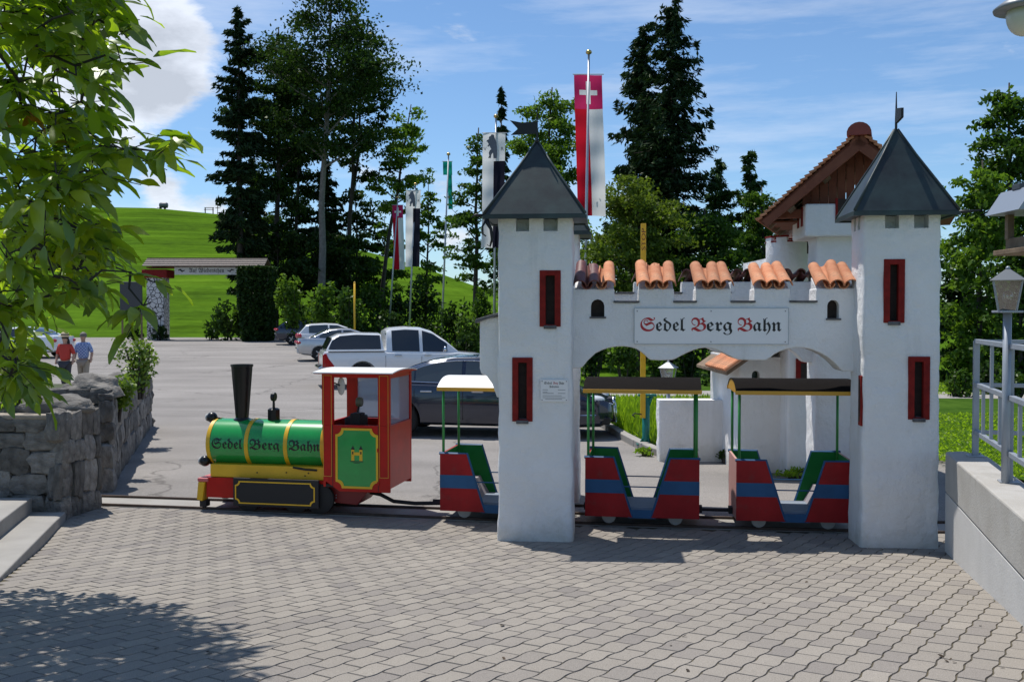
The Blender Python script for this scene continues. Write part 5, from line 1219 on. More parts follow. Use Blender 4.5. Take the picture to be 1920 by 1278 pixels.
# corbelled box on the rear tower with red openings (gate frame)
Tm = Matrix.Translation((GX, GY, 0)) @ Matrix.Rotation(GA, 4, 'Z')
def gbox(*a):
    m_ = MB(); m_.M = Tm; return m_.box(*a)
bz0, bz1 = 3.10, 3.47
gbox(3.29, 4.30, 2.0, 2.80, bz0, bz1).build('corbel_box', M_plaster, ho, bevel=.02)
for y in (2.14, 2.36): gbox(3.282, 3.295, y, y + .10, bz1 - .24, bz1 - .02).build('slit_frame', M_red, ho)
gbox(3.62, 3.645, 1.985, 2.01, bz1 - .18, bz1 + .06).build('opening_frame', M_red, ho); gbox(3.62, 3.95, 1.985, 2.01, bz1 - .20, bz1 - .165).build('opening_frame', M_red, ho)
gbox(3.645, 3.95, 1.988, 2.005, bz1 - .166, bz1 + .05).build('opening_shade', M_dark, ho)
# gable roof: front rake near y = 11.0
ridge = at(1611, 243, 11.0); eave = at(1424, 404, 11.0); hs = ridge.x - eave.x; rise = ridge.z - eave.z; y0, y1 = 11.0, 14.2
sl_len = math.hypot(hs, rise); ang = math.atan2(rise, hs)
def RB():
    m_ = MB(); m_.M = Matrix.Translation((ridge.x, 11.0, 0)) @ Matrix.Rotation(R(-21), 4, 'Z') @ Matrix.Translation((-ridge.x, -11.0, 0)); return m_
for s in (-1, 1):
    sl_s = sl_len if s < 0 else sl_len * .80
    def P(d, up):   # distance down the slope from the ridge, height above it
        return (ridge.x + s * (d * math.cos(ang) + up * math.sin(ang)), ridge.z - d * math.sin(ang) + up * math.cos(ang))
    RB().prism([P(0, -.06), P(sl_s, -.06), P(sl_s, -.035), P(0, -.035)], y0 + .03, y1).build('roof_boarding', M_wood, ho)
    bp_ = RB().prism([P(.02, -.18), P(sl_s - .03, -.14), P(sl_s - .02, -.055), P(0, -.062)], y0, y0 + .045).build('barge_board', M_wood, ho, bevel=.004)
    nc = 22
    for k in range(nc if s < 0 else int(nc * .8)):
        d0 = .03 + (sl_len - .02) * k / nc; d1 = d0 + sl_len / nc * 1.12
        RB().prism([P(d0, -.032), P(d1, -.012), P(d1, .020), P(d0, -.010)], y0 - .02, y1).build('tile_course', M_tile, ho)
    for d in (.55, 1.05):
        RB().prism([P(d, -.17), P(d + .09, -.17), P(d + .09, -.062), P(d, -.062)], y0 + .05, y1).build('purlin', M_woodl, ho)
    for yy in (11.55, 12.1, 12.65): RB().prism([P(.05, -.12), P(sl_s - .02, -.105), P(sl_s - .02, -.064), P(.05, -.064)], yy, yy + .06).build('rafter', M_woodl, ho)
RB().prism([(ridge.x + .13 * math.cos(R(a)), ridge.z - .045 + .12 * math.sin(R(a))) for a in range(-10, 191, 20)], y0 - .06, y1).build('ridge_tile', mat('red ridge tile', (.24, .05, .035), .7, var=.15), ho, smooth=True, angle=40)
# gable planks
npk = 13
for k in range(npk):
    x0_ = ridge.x - .62 + k * 1.24 / npk; x1_ = x0_ + 1.24 / npk - .008
    zt = lambda x: ridge.z - .13 - abs(x - ridge.x) * math.tan(ang)
    zb_ = ridge.z - .82
    if max(zt(x0_), zt(x1_)) > zb_ + .03:
        pts = [(x0_, zb_), (x1_, zb_), (x1_, max(zb_ + .005, zt(x1_)))] + ([(ridge.x, zt(ridge.x))] if x0_ < ridge.x < x1_ else []) + [(x0_, max(zb_ + .005, zt(x0_)))]
        RB().prism(pts, 11.30, 11.325 + .006 * (k % 2)).build('gable_plank', M_wood, ho)
RB().box(ridge.x - .95, ridge.x + .95, 11.28, 11.38, ridge.z - .92, ridge.z - .82).build('tie_beam', M_wood, ho, bevel=.006)
for k in range(6): RB().box(ridge.x - 1.0, ridge.x + 1.0, 11.45 + k * .18, 11.60 + k * .18, ridge.z - .955, ridge.z - .935).build('ceiling_plank', M_wood, ho)
for x in (ridge.x - .62, ridge.x + .62): RB().box(x - .05, x + .05, 12.6, 12.7, 3.0, ridge.z - .92).build('roof_post', M_dark, ho)
# low garden wall
gw = thing('garden_wall', 'low white plastered garden wall beside the barrier', 'wall')
tower_mesh(at(1233, 800, 15.1).x, at(1392, 800, 15.1).x, 14.95, 15.25, .93, 21, zb=-.05, amp=.02).build('wall_body', M_plaster, gw, smooth=True, angle=50)
boulder(gw, (at(1380, 740, 15.1).x, 15.1, .95), (.25, .3, .16), 4.4)
# ================================================================== KERB, LAWN, BARRIER
kb = thing('kerb', 'pale concrete kerb stones edging the grass by the barrier', 'kerb')
kp = [Vector((2.42, 15.05)), Vector((2.2, 15.8)), Vector((2.05, 16.7)), Vector((1.93, 17.7)), Vector((1.85, 18.7)), Vector((1.72, 19.8)), Vector((1.6, 21))]
for a_, b_ in zip(kp, kp[1:]):
    d = (b_ - a_).normalized(); n_ = Vector((d.y, -d.x)); s_, e_ = a_ + d * .008, b_ - d * .008
    MB().prism([tuple(s_), tuple(s_ + n_ * .16), tuple(e_ + n_ * .16), tuple(e_)][::-1], -.05, .11, 'z').build('kerb_stone', M_conc, kb, bevel=.012)
def sheet(name, poly, z, m, label):
    return tag(MB().add([(x, y, z) for x, y in poly], [tuple(range(len(poly)))]).build(name, m), label, kind='structure')
lw = [(2.5, 15.1), (2.25, 15.9), (2.15, 16.7), (2.03, 17.7), (1.95, 18.7), (1.7, 21), (1.2, 31), (8, 40), (60, 40), (60, 9.4), (6.6, 9.4), (6.6, 15.1)]
sheet('lawn', lw, .085, M_grass, 'rough lawn beside the parking lot')
sheet('path', [(2.0, 26.0), (60, 22), (60, 24), (1.8, 28.2)], .092, mat('gravel path', (.30, .28, .26), .95, var=.15, vscale=8), 'grey gravel path across the lawn')
ba = thing('barrier', 'raised yellow STOP barrier boom on a teal steel stand', 'barrier', (at(1211, 836, 16.5).x, 16.5, .06))
q0 = -.13
MB().box(-.16, .16, -.12, .12, .0, .02).build('foot_plate', M_teal, ba, bevel=.004)
MB().tube([(0, 0, .02), (0, 0, .10), (0, 0, .78)], [.075, .062, .062], 12).build('stand', M_teal, ba, smooth=True)
for k in range(4):
    a = k * math.pi / 2 + .4; MB().prism([(.05, .02), (.14, .02), (.05, .13)], -.006, .006).build('gusset', M_teal, ba).rotation_euler = (0, 0, a)
MB().tube([(.02, 0, .62), (.06, 0, .72), (.10, 0, .84)], .035, 8).build('fork_arm', M_teal, ba, smooth=True); MB().tube([(-.02, 0, .7), (-.05, 0, .84)], .035, 8).build('fork_arm', M_teal, ba, smooth=True)
MB().box(-.13, .17, -.05, .05, .80, .84).build('saddle', M_teal, ba, bevel=.008)
zt_ = at(1203, 420, 16.5).z - .06
MB().box(-.105, -.022, -.11, -.055, .45, zt_).build('boom', M_yellow, ba, bevel=.004)
MB().tube([(-.20, -.10, .47), (-.24, -.12, .50), (-.20, -.13, .53), (-.08, -.10, .51)], .012, 6).build('lock', M_blackm, ba)
l_ = lettering('STOP', .068, 0, 0, 0, ba, mat('dark red print', (.16, .02, .02), .6), False, width=.36)
l_.matrix_local = Matrix.Translation((-.032, -.112, zt_ - .44)) @ Matrix.Rotation(R(-90), 4, 'Y')
MB().prism([(-.10, zt_ - .98), (-.03, zt_ - .90), (-.03, zt_ - .78), (-.10, zt_ - .86)], -.113, -.1105).build('red_mark', mat('red mark', (.4, .03, .02), .6), ba)
yp = thing('marker_pole', 'thin yellow marker pole standing by the bushes', 'pole', (at(665, 600, 46).x, 46, lotz(46)))
MB().tube([(0, 0, -.1), (0, 0, at(665, 530, 46).z - lotz(46))], .045, 8).build('pole', M_yellow, yp, smooth=True)
MB().ball((0, 0, at(665, 530, 46).z - lotz(46)), .05).build('pole_cap', M_yellow, yp, smooth=True)

# ================================================================== FLAGS
def cloth_mat(name, col):
    m = bpy.data.materials.new(name); m.use_nodes = True; nt = m.node_tree; nt.nodes.clear(); L = nt.links.new; N = nt.nodes.new
    out = N('ShaderNodeOutputMaterial'); d = N('ShaderNodeBsdfDiffuse'); t_ = N('ShaderNodeBsdfTranslucent'); d.inputs[0].default_value = (*col, 1); t_.inputs[0].default_value = (*[min(.9, c * 1.15) for c in col], 1)
    a = N('ShaderNodeMixShader'); a.inputs[0].default_value = .5; L(d.outputs[0], a.inputs[1]); L(t_.outputs[0], a.inputs[2]); L(a.outputs[0], out.inputs[0]); return m
M_fred = cloth_mat('flag red cloth', (.55, .014, .03)); M_fpink = cloth_mat('flag crimson cloth', (.52, .03, .12)); M_fwhite = cloth_mat('flag white cloth', (.80, .78, .78)); M_fblack = cloth_mat('flag black cloth', (.018, .018, .03)); M_fgreen = cloth_mat('flag green cloth', (.01, .24, .18)); M_fgrey = mat('flag grey print', (.13, .14, .17), .8)
BEAR = [(.38, .97), (.33, 1.0), (.30, .95), (.20, .91), (.17, .85), (.27, .82), (.28, .77), (.16, .80), (.06, .76), (.04, .70), (.12, .71), (.22, .69), (.30, .64), (.18, .60), (.10, .53), (.16, .50), (.24, .55), (.38, .55), (.38, .42), (.26, .36), (.20, .26), (.24, .14), (.16, .06), (.34, .05), (.36, .18), (.46, .27), (.54, .24), (.58, .13), (.50, .04), (.70, .04), (.72, .18), (.72, .32), (.70, .50), (.66, .68), (.58, .82), (.52, .90), (.50, .98), (.44, 1.0)]
def flagpole(px, ytop, Y, kind, fx0, fx1, fy0, fy1, base, label, lean=0.0):
    b = at(px + lean, base, Y); zb_ = terrain(b.x, Y) if Y > 20 else 0
    top = at(px, ytop, Y); t = thing('flagpole', label, 'flagpole', (b.x, Y, zb_)); ox = b.x; H = top.z - zb_; lx_ = top.x - b.x
    MB().tube([(0, 0, -.2), (lx_ * .5, 0, H * .5), (lx_, 0, H)], [.065, .055, .04], 10).build('pole', M_steel, t, smooth=True)
    MB().ball((lx_, 0, H + .09), .11, 14, 8, .8).build('finial', M_brass, t, smooth=True)
    x0, x1 = at(fx0, fy0, Y).x - ox, at(fx1, fy0, Y).x - ox; zt, zb2 = at(fx0, fy0, Y).z - zb_, at(fx0, fy1, Y).z - zb_
    W, Hh = x1 - x0, zt - zb2; ph = px * .1
    def dfm(x, z):
        k = (zt - z) / Hh
        return (x + W * .10 * k * math.sin(k * 2.1 + ph * 0) - (W * .18 * k if kind == 'bear' else -W * .06 * k), (-.10 if kind == 'bear' else .12 + W * .12) + W * .10 * math.sin((x - x0) / W * 5 + k * 5 + ph) * (.35 + k) + .02 * math.sin(k * 30), z)
    def cloth(a0, a1, c0, c1, m, name, off=0.0):
        nx_, nz_ = max(2, int(10 * (a1 - a0)) + 1), max(2, int(44 * (c1 - c0)) + 1); V = []
        for k in np.linspace(c0, c1, nz_):
            for q in np.linspace(a0, a1, nx_):
                p_ = dfm(x0 + W * q, zt - Hh * k); V.append((p_[0], p_[1] + off, p_[2]))
        Q = [(i * nx_ + j, i * nx_ + j + 1, (i + 1) * nx_ + j + 1, (i + 1) * nx_ + j) for i in range(nz_ - 1) for j in range(nx_ - 1)]
        return npmesh(name, V, Q, m, t, True)
    s = W / Hh
    if kind == 'swiss':
        cx_, cz_ = [0, .18, .42, .58, .82, 1], [0, s * .22, s * .53, s * .71, s * 1.02, s * 1.2]; parts = {'upper_field': ([], []), 'cross': ([], [])}
        for i in range(5):
            for j in range(5):
                V_, Q_ = parts['cross' if (i == 2 and 1 <= j <= 3) or (j == 2 and 1 <= i <= 3) else 'upper_field']; o_ = len(V_)
                for a_ in np.linspace(cz_[j], cz_[j + 1], 4):
                    for b_ in np.linspace(cx_[i], cx_[i + 1], 4): V_.append(dfm(x0 + W * b_, zt - Hh * a_))
                Q_ += [(o_ + r_ * 4 + c_, o_ + r_ * 4 + c_ + 1, o_ + r_ * 4 + c_ + 5, o_ + r_ * 4 + c_ + 4) for r_ in range(3) for c_ in range(3)]
        for nm_, m_ in (('upper_field', M_fpink), ('cross', M_fwhite)):
            ob_ = npmesh(nm_, *parts[nm_], m_, t, True); bm = bmesh.new(); bm.from_mesh(ob_.data); bmesh.ops.remove_doubles(bm, verts=bm.verts, dist=.0005); bm.to_mesh(ob_.data); bm.free()
        cloth(0, .50, s * 1.2, 1, M_fred, 'red_half'); cloth(.50, 1, s * 1.2, 1, M_fwhite, 'white_half')
    elif kind == 'bear':
        cloth(0, 1, 0, s * 1.25, M_fwhite, 'upper_field'); cloth(0, .50, s * 1.25, 1, M_fwhite, 'white_half'); cloth(.50, 1, s * 1.25, 1, M_fblack, 'black_half')
        bm = bmesh.new(); f_ = bm.faces.new([bm.verts.new((.13 + .72 * p_[0], 0, p_[1])) for p_ in BEAR]); bmesh.ops.triangulate(bm, faces=[f_]); bmesh.ops.subdivide_edges(bm, edges=bm.edges, cuts=1)
        me = bpy.data.meshes.new('bear_emblem'); bm.to_mesh(me); bm.free()
        for v_ in me.vertices:
            p_ = dfm(x0 + W * v_.co.x, zt - Hh * s * (1.17 - 1.10 * v_.co.z)); v_.co = (p_[0], p_[1] - .014, p_[2])
        link('bear_emblem', me, M_fgrey, t)
        for ch_, q in (('V', .04), ('R', .82)):
            p_ = dfm(x0 + W * q, zt - Hh * s * .80); lettering(ch_, W * .16, p_[0], p_[1] - .035, p_[2], t, M_fgrey, False)
    else:
        cloth(0, 1, 0, .28, M_fgreen, 'upper_field'); cloth(.45, .95, .28, 1, M_fgreen, 'lower_field')
    MB().tube([(x0 - .05, -.10 if kind == 'bear' else .12, zt), (x1 + .05, -.10 if kind == 'bear' else .12, zt)], .018, 6).build('flag_rod', M_steel, t)
    return t
flagpole(1104, 103, 35.5, 'swiss', 1077, 1130, 138, 404, 640, 'tallest steel flagpole with the largest red and white cross banner', -9)
flagpole(930, 222, 44, 'bear', 906, 948, 250, 465, 640, 'steel flagpole with large bear crest banner partly behind the tower roof', -4)
flagpole(746, 372, 70, 'swiss', 735, 755, 384, 505, 640, 'small flagpole with red and white cross banner beside a bear banner', -18)
flagpole(779, 348, 62, 'bear', 762, 789, 357, 500, 640, 'flagpole with small bear crest banner beside the small cross banner', -13)
flagpole(841, 292, 56, 'green', 830, 847, 302, 392, 640, 'flagpole with limp furled green flag', -14)

# ================================================================== FAR GATE SIGN, BOARD, HILLTOP THINGS
YG = 68.0; zg = lotz(YG)
g2 = thing('farewell_gate', 'farewell gate with shingled beam roof on a white cobbled pillar', 'gate', (0, YG, 0))
def X(u): return at(u, 500, YG).x
def Z(v): return at(300, v, YG).z
M_crazy = bpy.data.materials.new('white crazy stone'); M_crazy.use_nodes = True
def crazy():
    nt = M_crazy.node_tree; L = nt.links.new; N = nt.nodes.new; b = nt.nodes['Principled BSDF']; b.inputs['Roughness'].default_value = .9
    tc = N('ShaderNodeTexCoord'); vo = N('ShaderNodeTexVoronoi'); vo.feature = 'DISTANCE_TO_EDGE'; vo.inputs['Scale'].default_value = 3.4; L(tc.outputs['Object'], vo.inputs[0])
    cr = N('ShaderNodeValToRGB'); cr.color_ramp.elements[0].position = .04; cr.color_ramp.elements[0].color = (.04, .04, .04, 1); cr.color_ramp.elements[1].position = .075; cr.color_ramp.elements[1].color = (.62, .61, .60, 1); L(vo.outputs[0], cr.inputs[0]); L(cr.outputs[0], b.inputs[0])
crazy()
MB().box(X(280), X(312), -.6, .6, zg - .2, Z(520)).build('pillar', M_crazy, g2, bevel=.05)
MB().box(X(273), X(320), -.8, .8, Z(521), Z(506)).build('pillar_cap', M_red, g2, bevel=.05)
for k in range(4):
    MB().prism([(-1.0 + k * .26, Z(500) + k * .14), (-.72 + k * .26, Z(500) + k * .14 + .10), (-.72 + k * .26, Z(500) + k * .14 + .14), (-1.0 + k * .26, Z(500) + k * .14 + .04)], X(276), X(502), 'x').build('shingle_course', mat('grey shingle', (.20, .17, .15), .9, var=.3, vscale=9), g2)
MB().prism([(.0, Z(500) + .62), (1.1, Z(500)), (1.1, Z(500) - .06), (0, Z(500) + .55)], X(276), X(502), 'x').build('rear_roof', M_woodl, g2)
MB().box(X(278), X(500), -.35, .35, Z(503), Z(500) - .01).build('beam', M_wood, g2)
MB().box(X(333), X(449), -.62, -.56, Z(515.5), Z(501.5)).build('sign_board', M_fwhite, g2)
lettering('Auf Wiedersehen', .29, X(360), -.63, Z(511.5), g2, M_ink, width=X(425) - X(360))
for u in (346, 437):
    s_ = 1 if u < 390 else -1
    MB().tube([(X(u) - s_ * .22, -.63, Z(507.5)), (X(u) - s_ * .08, -.63, Z(506)), (X(u) + s_ * .04, -.63, Z(509.5)), (X(u) + s_ * .22, -.63, Z(507.5))], [.03, .05, .05, .02], 5).build('scroll_ornament', M_ink, g2)
MB().box(X(470), X(500), -.5, .5, zg - .2, Z(503)).build('hedge_pillar_core', M_dark, g2)
nb = thing('notice_board', 'dark blank notice board beside the white pillar', 'notice board', (at(246, 560, 64).x, 64, lotz(64)))
zq = lambda v: at(246, v, 64).z - lotz(64)
MB().box(-.72, .72, -.06, .06, zq(590), zq(528)).build('board', mat('dark grey board', (.05, .052, .055), .6), nb, bevel=.03)
for x in (-.62, .62): MB().box(x - .05, x + .05, .06, .14, -.2, zq(530)).build('post', M_woodl, nb)
def hill_thing(u, w, h, label, cat, name, Y=228):
    p_ = at(u, 400, Y); z = terrain(p_.x, Y) - .1; t = thing(name, label, cat, (p_.x, Y, z)); return t
t = hill_thing(307, 1.8, 1, 'grey water tank trailer on the hilltop', 'trailer', 'tank_trailer')
MB().lathe([(.01, -.95), (.5, -.9), (.62, -.6), (.62, .6), (.5, .9), (.01, .95)], 16, (0, 0, 1.0), 'x').build('tank', mat('grey tank', (.12, .13, .14), .5), t, smooth=True)
for x in (-.5, .5): MB().lathe([(.3, -.7), (.3, -.55)], 14, (x, 0, .3), 'y').build('wheel', M_tyre, t)
MB().box(-1.5, 1.0, -.06, .06, .36, .46).build('drawbar', M_dark, t)
t = hill_thing(392, 1, 1, 'wooden bench on the hilltop', 'bench', 'hill_bench', 229)
for z, y in ((.5, 0), (.95, .25)): MB().box(-1.1, 1.1, y - .2, y + .1, z + .4, z + .52).build('plank', M_woodl, t)
for x in (-.9, .9): MB().box(x - .08, x + .08, -.1, .25, -.2, 1.3).build('leg', M_woodl, t)
t = hill_thing(408, 1, 1, 'thin mast on the hilltop', 'mast', 'survey_mast', 229)
MB().tube([(0, 0, -.3), (0, 0, 2.6)], .08, 6).build('pole', M_woodl, t); MB().box(-.5, .5, -.05, .05, 1.4, 1.55).build('cross_arm', M_woodl, t)

# ================================================================== PEOPLE
def person(loc, rz_, label, shirt, trousers, hair, hat=None, long_hair=False, h=1.7):
    t = thing('person', label, 'person', loc, rz_)
    sk = {  # joints: position, radius
        'pelvis': ((0, 0, .93), .135), 'waist': ((0, 0, 1.08), .125), 'chest': ((0, .01, 1.28), .155), 'neck0': ((0, 0, 1.45), .075), 'neck': ((0, 0, 1.50), .055), 'head0': ((0, -.01, 1.57), .075), 'head': ((0, -.01, 1.64), .092), 'crown': ((0, 0, 1.71), .06),
        'shl': ((.17, 0, 1.40), .062), 'ell': ((.25, .04, 1.14), .045), 'wrl': ((.25, -.06, .93), .032), 'hal': ((.25, -.09, .85), .034), 'shr': ((-.17, 0, 1.40), .062), 'elr': ((-.25, .04, 1.14), .045), 'wrr': ((-.25, -.06, .93), .032), 'har': ((-.25, -.09, .85), .034),
        'hipl': ((.09, 0, .86), .10), 'knl': ((.10, -.06, .49), .065), 'anl': ((.10, .02, .10), .042), 'tol': ((.10, -.14, .04), .035), 'hipr': ((-.09, 0, .86), .10), 'knr': ((-.10, .03, .49), .065), 'anr': ((-.10, .16, .12), .042), 'tor': ((-.10, .03, .04), .035)}
    ed = [('pelvis', 'waist'), ('waist', 'chest'), ('chest', 'neck0'), ('neck0', 'neck'), ('neck', 'head0'), ('head0', 'head'), ('head', 'crown'), ('chest', 'shl'), ('shl', 'ell'), ('ell', 'wrl'), ('wrl', 'hal'), ('chest', 'shr'), ('shr', 'elr'), ('elr', 'wrr'), ('wrr', 'har'),
          ('pelvis', 'hipl'), ('hipl', 'knl'), ('knl', 'anl'), ('anl', 'tol'), ('pelvis', 'hipr'), ('hipr', 'knr'), ('knr', 'anr'), ('anr', 'tor')]
    def skin(keys, name, m, grow=0.0, rad=None):
        ks = [k for k in sk if k in keys]; me = bpy.data.meshes.new(name); me.from_pydata([Vector(sk[k][0]) * (h / 1.76) for k in ks], [(ks.index(a_), ks.index(b_)) for a_, b_ in ed if a_ in ks and b_ in ks], [])
        ob = link(name, me, m, None); md = ob.modifiers.new('s', 'SKIN'); md.use_smooth_shade = True
        for i, k in enumerate(ks):
            r_ = (sk[k][1] + grow - (.028 if name == 'body' and k in ('pelvis', 'waist', 'chest', 'hipl', 'hipr', 'knl', 'knr', 'shl', 'shr') else 0)) * h / 1.76; me.skin_vertices[0].data[i].radius = (r_ * (1.15 if k in ('chest', 'waist', 'pelvis') else 1), r_ * (.85 if k in ('chest',) else 1))
        me.skin_vertices[0].data[0].use_root = True
        ob.modifiers.new('u', 'SUBSURF').levels = 2; ob.modifiers['u'].render_levels = 2; bpy.context.view_layer.update(); applied(ob); ob.parent = t; return ob
    skin(set(sk), 'body', mat('skin', (.45, .26, .18), .6))
    skin({'pelvis', 'waist', 'chest', 'shl', 'ell', 'shr', 'elr', 'neck0'}, 'shirt', shirt, .014)
    skin({'pelvis', 'hipl', 'knl', 'anl', 'hipr', 'knr', 'anr'}, 'trousers', trousers, .016)
    k = h / 1.76
    hm = MB(); hm.M = Matrix.Translation((0, .012 * k, 1.665 * k)) @ Matrix.Diagonal((.098, .105, .10, 1)); hm.ball((0, 0, 0), 1, 14, 10); hm.build('hair', hair, t, smooth=True)
    if long_hair: hl = MB(); hl.M = Matrix.Translation((0, .10 * k, 1.47 * k)) @ Matrix.Diagonal((.10, .06, .20, 1)); hl.ball((0, 0, 0), 1, 14, 10); hl.build('long_hair', hair, t, smooth=True)
    if hat:
        MB().lathe([(.19, 1.68 * k), (.18, 1.70 * k), (.115, 1.705 * k), (.105, 1.79 * k), (.06, 1.815 * k), (1e-4, 1.82 * k)], 24).build('hat', hat, t, smooth=True, angle=50)
        MB().lathe([(.117, 1.705 * k), (.114, 1.735 * k)], 24).build('hat_band', M_dark, t)
    fe = MB()
    for x in (-.03, .03): fe.ball((x * k, -.098 * k, 1.645 * k), .010, 8, 6)
    return t
M_check = bpy.data.materials.new('blue checked cloth'); M_check.use_nodes = True
def chk():
    nt = M_check.node_tree; L = nt.links.new; N = nt.nodes.new; b = nt.nodes['Principled BSDF']; b.inputs['Roughness'].default_value = .9
    tc = N('ShaderNodeTexCoord'); ch = N('ShaderNodeTexChecker'); ch.inputs['Scale'].default_value = 22; ch.inputs[1].default_value = (.12, .20, .45, 1); ch.inputs[2].default_value = (.38, .47, .66, 1); L(tc.outputs['Object'], ch.inputs[0]); L(ch.outputs[0], b.inputs[0])
chk()
p1_ = at(122, 640, 28.5); p2_ = at(156, 640, 29.2)
person((p1_.x, 28.5, 0), 0.0, 'person seen from behind in red top and straw hat', mat('coral red cloth', (.50, .05, .035), .9), mat('dark cloth', (.05, .05, .06), .9), mat('dark hair', (.02, .014, .01), .6), mat('straw', (.52, .42, .28), .9), True, 1.68).rotation_euler = (0, 0, 0)
person((p2_.x, 29.2, 0), 0.0, 'person seen from behind in blue checked shirt and beige trousers', M_check, mat('beige cloth', (.36, .31, .24), .9), mat('grey hair', (.16, .14, .12), .7), None, False, 1.72).rotation_euler = (0, 0, 0)
# ================================================================== VEGETATION
LM = {
 'dark': leaf_mat('dark grove leaves', (.010, .026, .007), (.034, .070, .014), trans=.30, gloss=.012),
 'mid': leaf_mat('mid green leaves', (.022, .056, .010), (.068, .130, .020), trans=.36, gloss=.012),
 'light': leaf_mat('light green leaves', (.045, .105, .014), (.125, .205, .030), trans=.40, gloss=.012),
 'yellow': leaf_mat('yellow green leaves', (.050, .090, .014), (.120, .165, .028), trans=.38, gloss=.012),
 'needle': leaf_mat('spruce needles', (.008, .022, .010), (.026, .052, .016), trans=.10, gloss=.012),
 'needlem': leaf_mat('young spruce needles', (.018, .046, .014), (.045, .092, .022), trans=.16, gloss=.012),
 'hedge': leaf_mat('clipped hedge leaves', (.010, .030, .008), (.032, .066, .014), trans=.22, gloss=.012, vscale=2),
 'lime': leaf_mat('lime thuja', (.085, .16, .018), (.19, .27, .035), trans=.3, gloss=.04, vscale=4),
 'flower': leaf_mat('elder leaves and blossom', (.03, .07, .012), (.09, .15, .03), (.62, .60, .40), trans=.32, gloss=.012, vscale=2),
 'grass': leaf_mat('grass blades', (.085, .165, .014), (.19, .275, .03), trans=.5, gloss=.012, vscale=1.2, tk=1.4),
}
def unit(a): return a / np.maximum(1e-6, np.linalg.norm(a, axis=1, keepdims=True))
def cards(C, L_, W_, rng, D=None, upbias=.6):
    """leaf quads (pointed ovals) at centres C; D = preferred direction of the long axis"""
    n = len(C); d = rng.normal(size=(n, 3))
    if D is not None: d = D + .55 * d
    d = unit(d); nrm = rng.normal(size=(n, 3)); nrm[:, 2] += upbias * 2
    b = unit(np.cross(d, nrm)); l = L_ * rng.uniform(.65, 1.35, (n, 1)); w = W_ * rng.uniform(.65, 1.35, (n, 1))
    V = np.empty((n, 4, 3)); V[:, 0] = C - d * l * .5; V[:, 1] = C + b * w * .5 + d * l * .05; V[:, 2] = C + d * l * .5; V[:, 3] = C - b * w * .5 + d * l * .05
    return V.reshape(-1, 3)
def quads(n): return np.arange(n * 4).reshape(-1, 4)
def gz(x, y): return terrain(x, y) + .0
def px_m(Y): return Y / F
def decid(label, px, top, Y, hwpx, cbase, kind, seed, lean=0, trunk=.016, leaf=None, dens=1.0, bark=None, name='broadleaf_tree', group='trees around the parking lot', fork=False, shape=.8, nl=None, gap=1.0):
    rng = np.random.default_rng(seed); base = at(px - lean, 600, Y); tp = at(px, top, Y); z0 = gz(base.x, Y) - .15
    H = tp.z - z0; cb = at(px, cbase, Y).z - z0; W = hwpx * px_m(Y); lx_ = tp.x - base.x
    t = thing(name, label, 'tree', (base.x, Y, z0), 0, group)
    leaf = leaf or max(.08, .0034 * Y); r0 = trunk * H
    n = 9; tpts = []
    for i in range(n):
        k = i / (n - 1); tpts.append(np.array([lx_ * k ** 1.2 + .018 * H * nz((k * 3, seed, 0), 1.3) * min(1, k * 3), .018 * H * nz((k * 3, 0, seed), 1.3) * min(1, k * 3), H * .96 * k]))
    def trunk_at(z):
        k = max(0, min(1, z / (H * .96))) * (n - 1); i = min(n - 2, int(k)); return tpts[i] + (tpts[i + 1] - tpts[i]) * (k - i)
    mb = MB(); mb.tube(tpts, [r0 * (1.25 if i == 0 else 1) * (1 - .88 * i / (n - 1)) + .012 for i in range(n)], 9)
    if fork:
        a = trunk_at(H * .36); mb.tube([a, a + np.array([W * .25, .3, H * .18]), a + np.array([W * .34, .4, H * .42]), a + np.array([W * .5, .5, H * .56])], [r0 * .55, r0 * .45, r0 * .3, .02], 7)
    nl = nl or int(26 * dens); C = []; Wt = []; limb = MB()
    for i in range(nl):
        k = (i + rng.uniform(.2, .8)) / nl; z = cb + (H - cb) * (k * .93); p = trunk_at(z * .95)
        env = W * math.sin(math.pi * min(.97, max(.08, (.10 + .86 * k) ** shape))) ** .7
        a = i * 2.399 + rng.uniform(-.5, .5); L_ = env * rng.uniform(.55, 1.12); up = rng.uniform(.10, 1.0) * (1 - .3 * k) * L_
        e = p + np.array([math.cos(a) * L_, math.sin(a) * L_, up]); m = (p + e) / 2 + np.array([0, 0, -.06 * L_])
        limb.tube([p, m, e], [max(.015, r0 * .30 * (1 - k) + .02), max(.012, r0 * .16 * (1 - k) + .014), .008], 5, False)
        ns = max(3, int(L_ / (.55 * max(.7, W / 4)) * 1.6))
        for j in range(ns):
            q = rng.uniform(.38, 1.05); c = p + (e - p) * q + rng.normal(0, .13 * L_ + .15, 3) * np.array([1, 1, .55]); C.append(c); Wt.append(1.0)
            if rng.random() < .35: limb.tube([p + (e - p) * min(1, q * .8), c], [.018, .006], 4, False)
    C = np.array(C); per = int(70 * dens * (W / 3.5) ** .5 * (.27 / leaf) ** 1.2 * gap); per = max(30, min(230, per))
    cr = max(.32, .20 * W); pts = []
    for c in C:
        m = int(per * rng.uniform(.5, 1.4)); g = rng.normal(0, 1, (m, 3)) * np.array([cr, cr, cr * .40]) * .66 * rng.uniform(.7, 1.3); g[:, 2] -= .10 * (g[:, 0] ** 2 + g[:, 1] ** 2) / cr; pts.append(c + g)
    P = np.concatenate(pts); V = cards(P, leaf * 1.25, leaf * .72, rng)
    o_ = len(mb.v); mb.v += limb.v; mb.f += [tuple(o_ + i for i in f) for f in limb.f]; mb.build('trunk', bark or M_barkd, t, smooth=True)
    tag(npmesh('crown', V, quads(len(P)), LM[kind], t), kind=None)
    return t
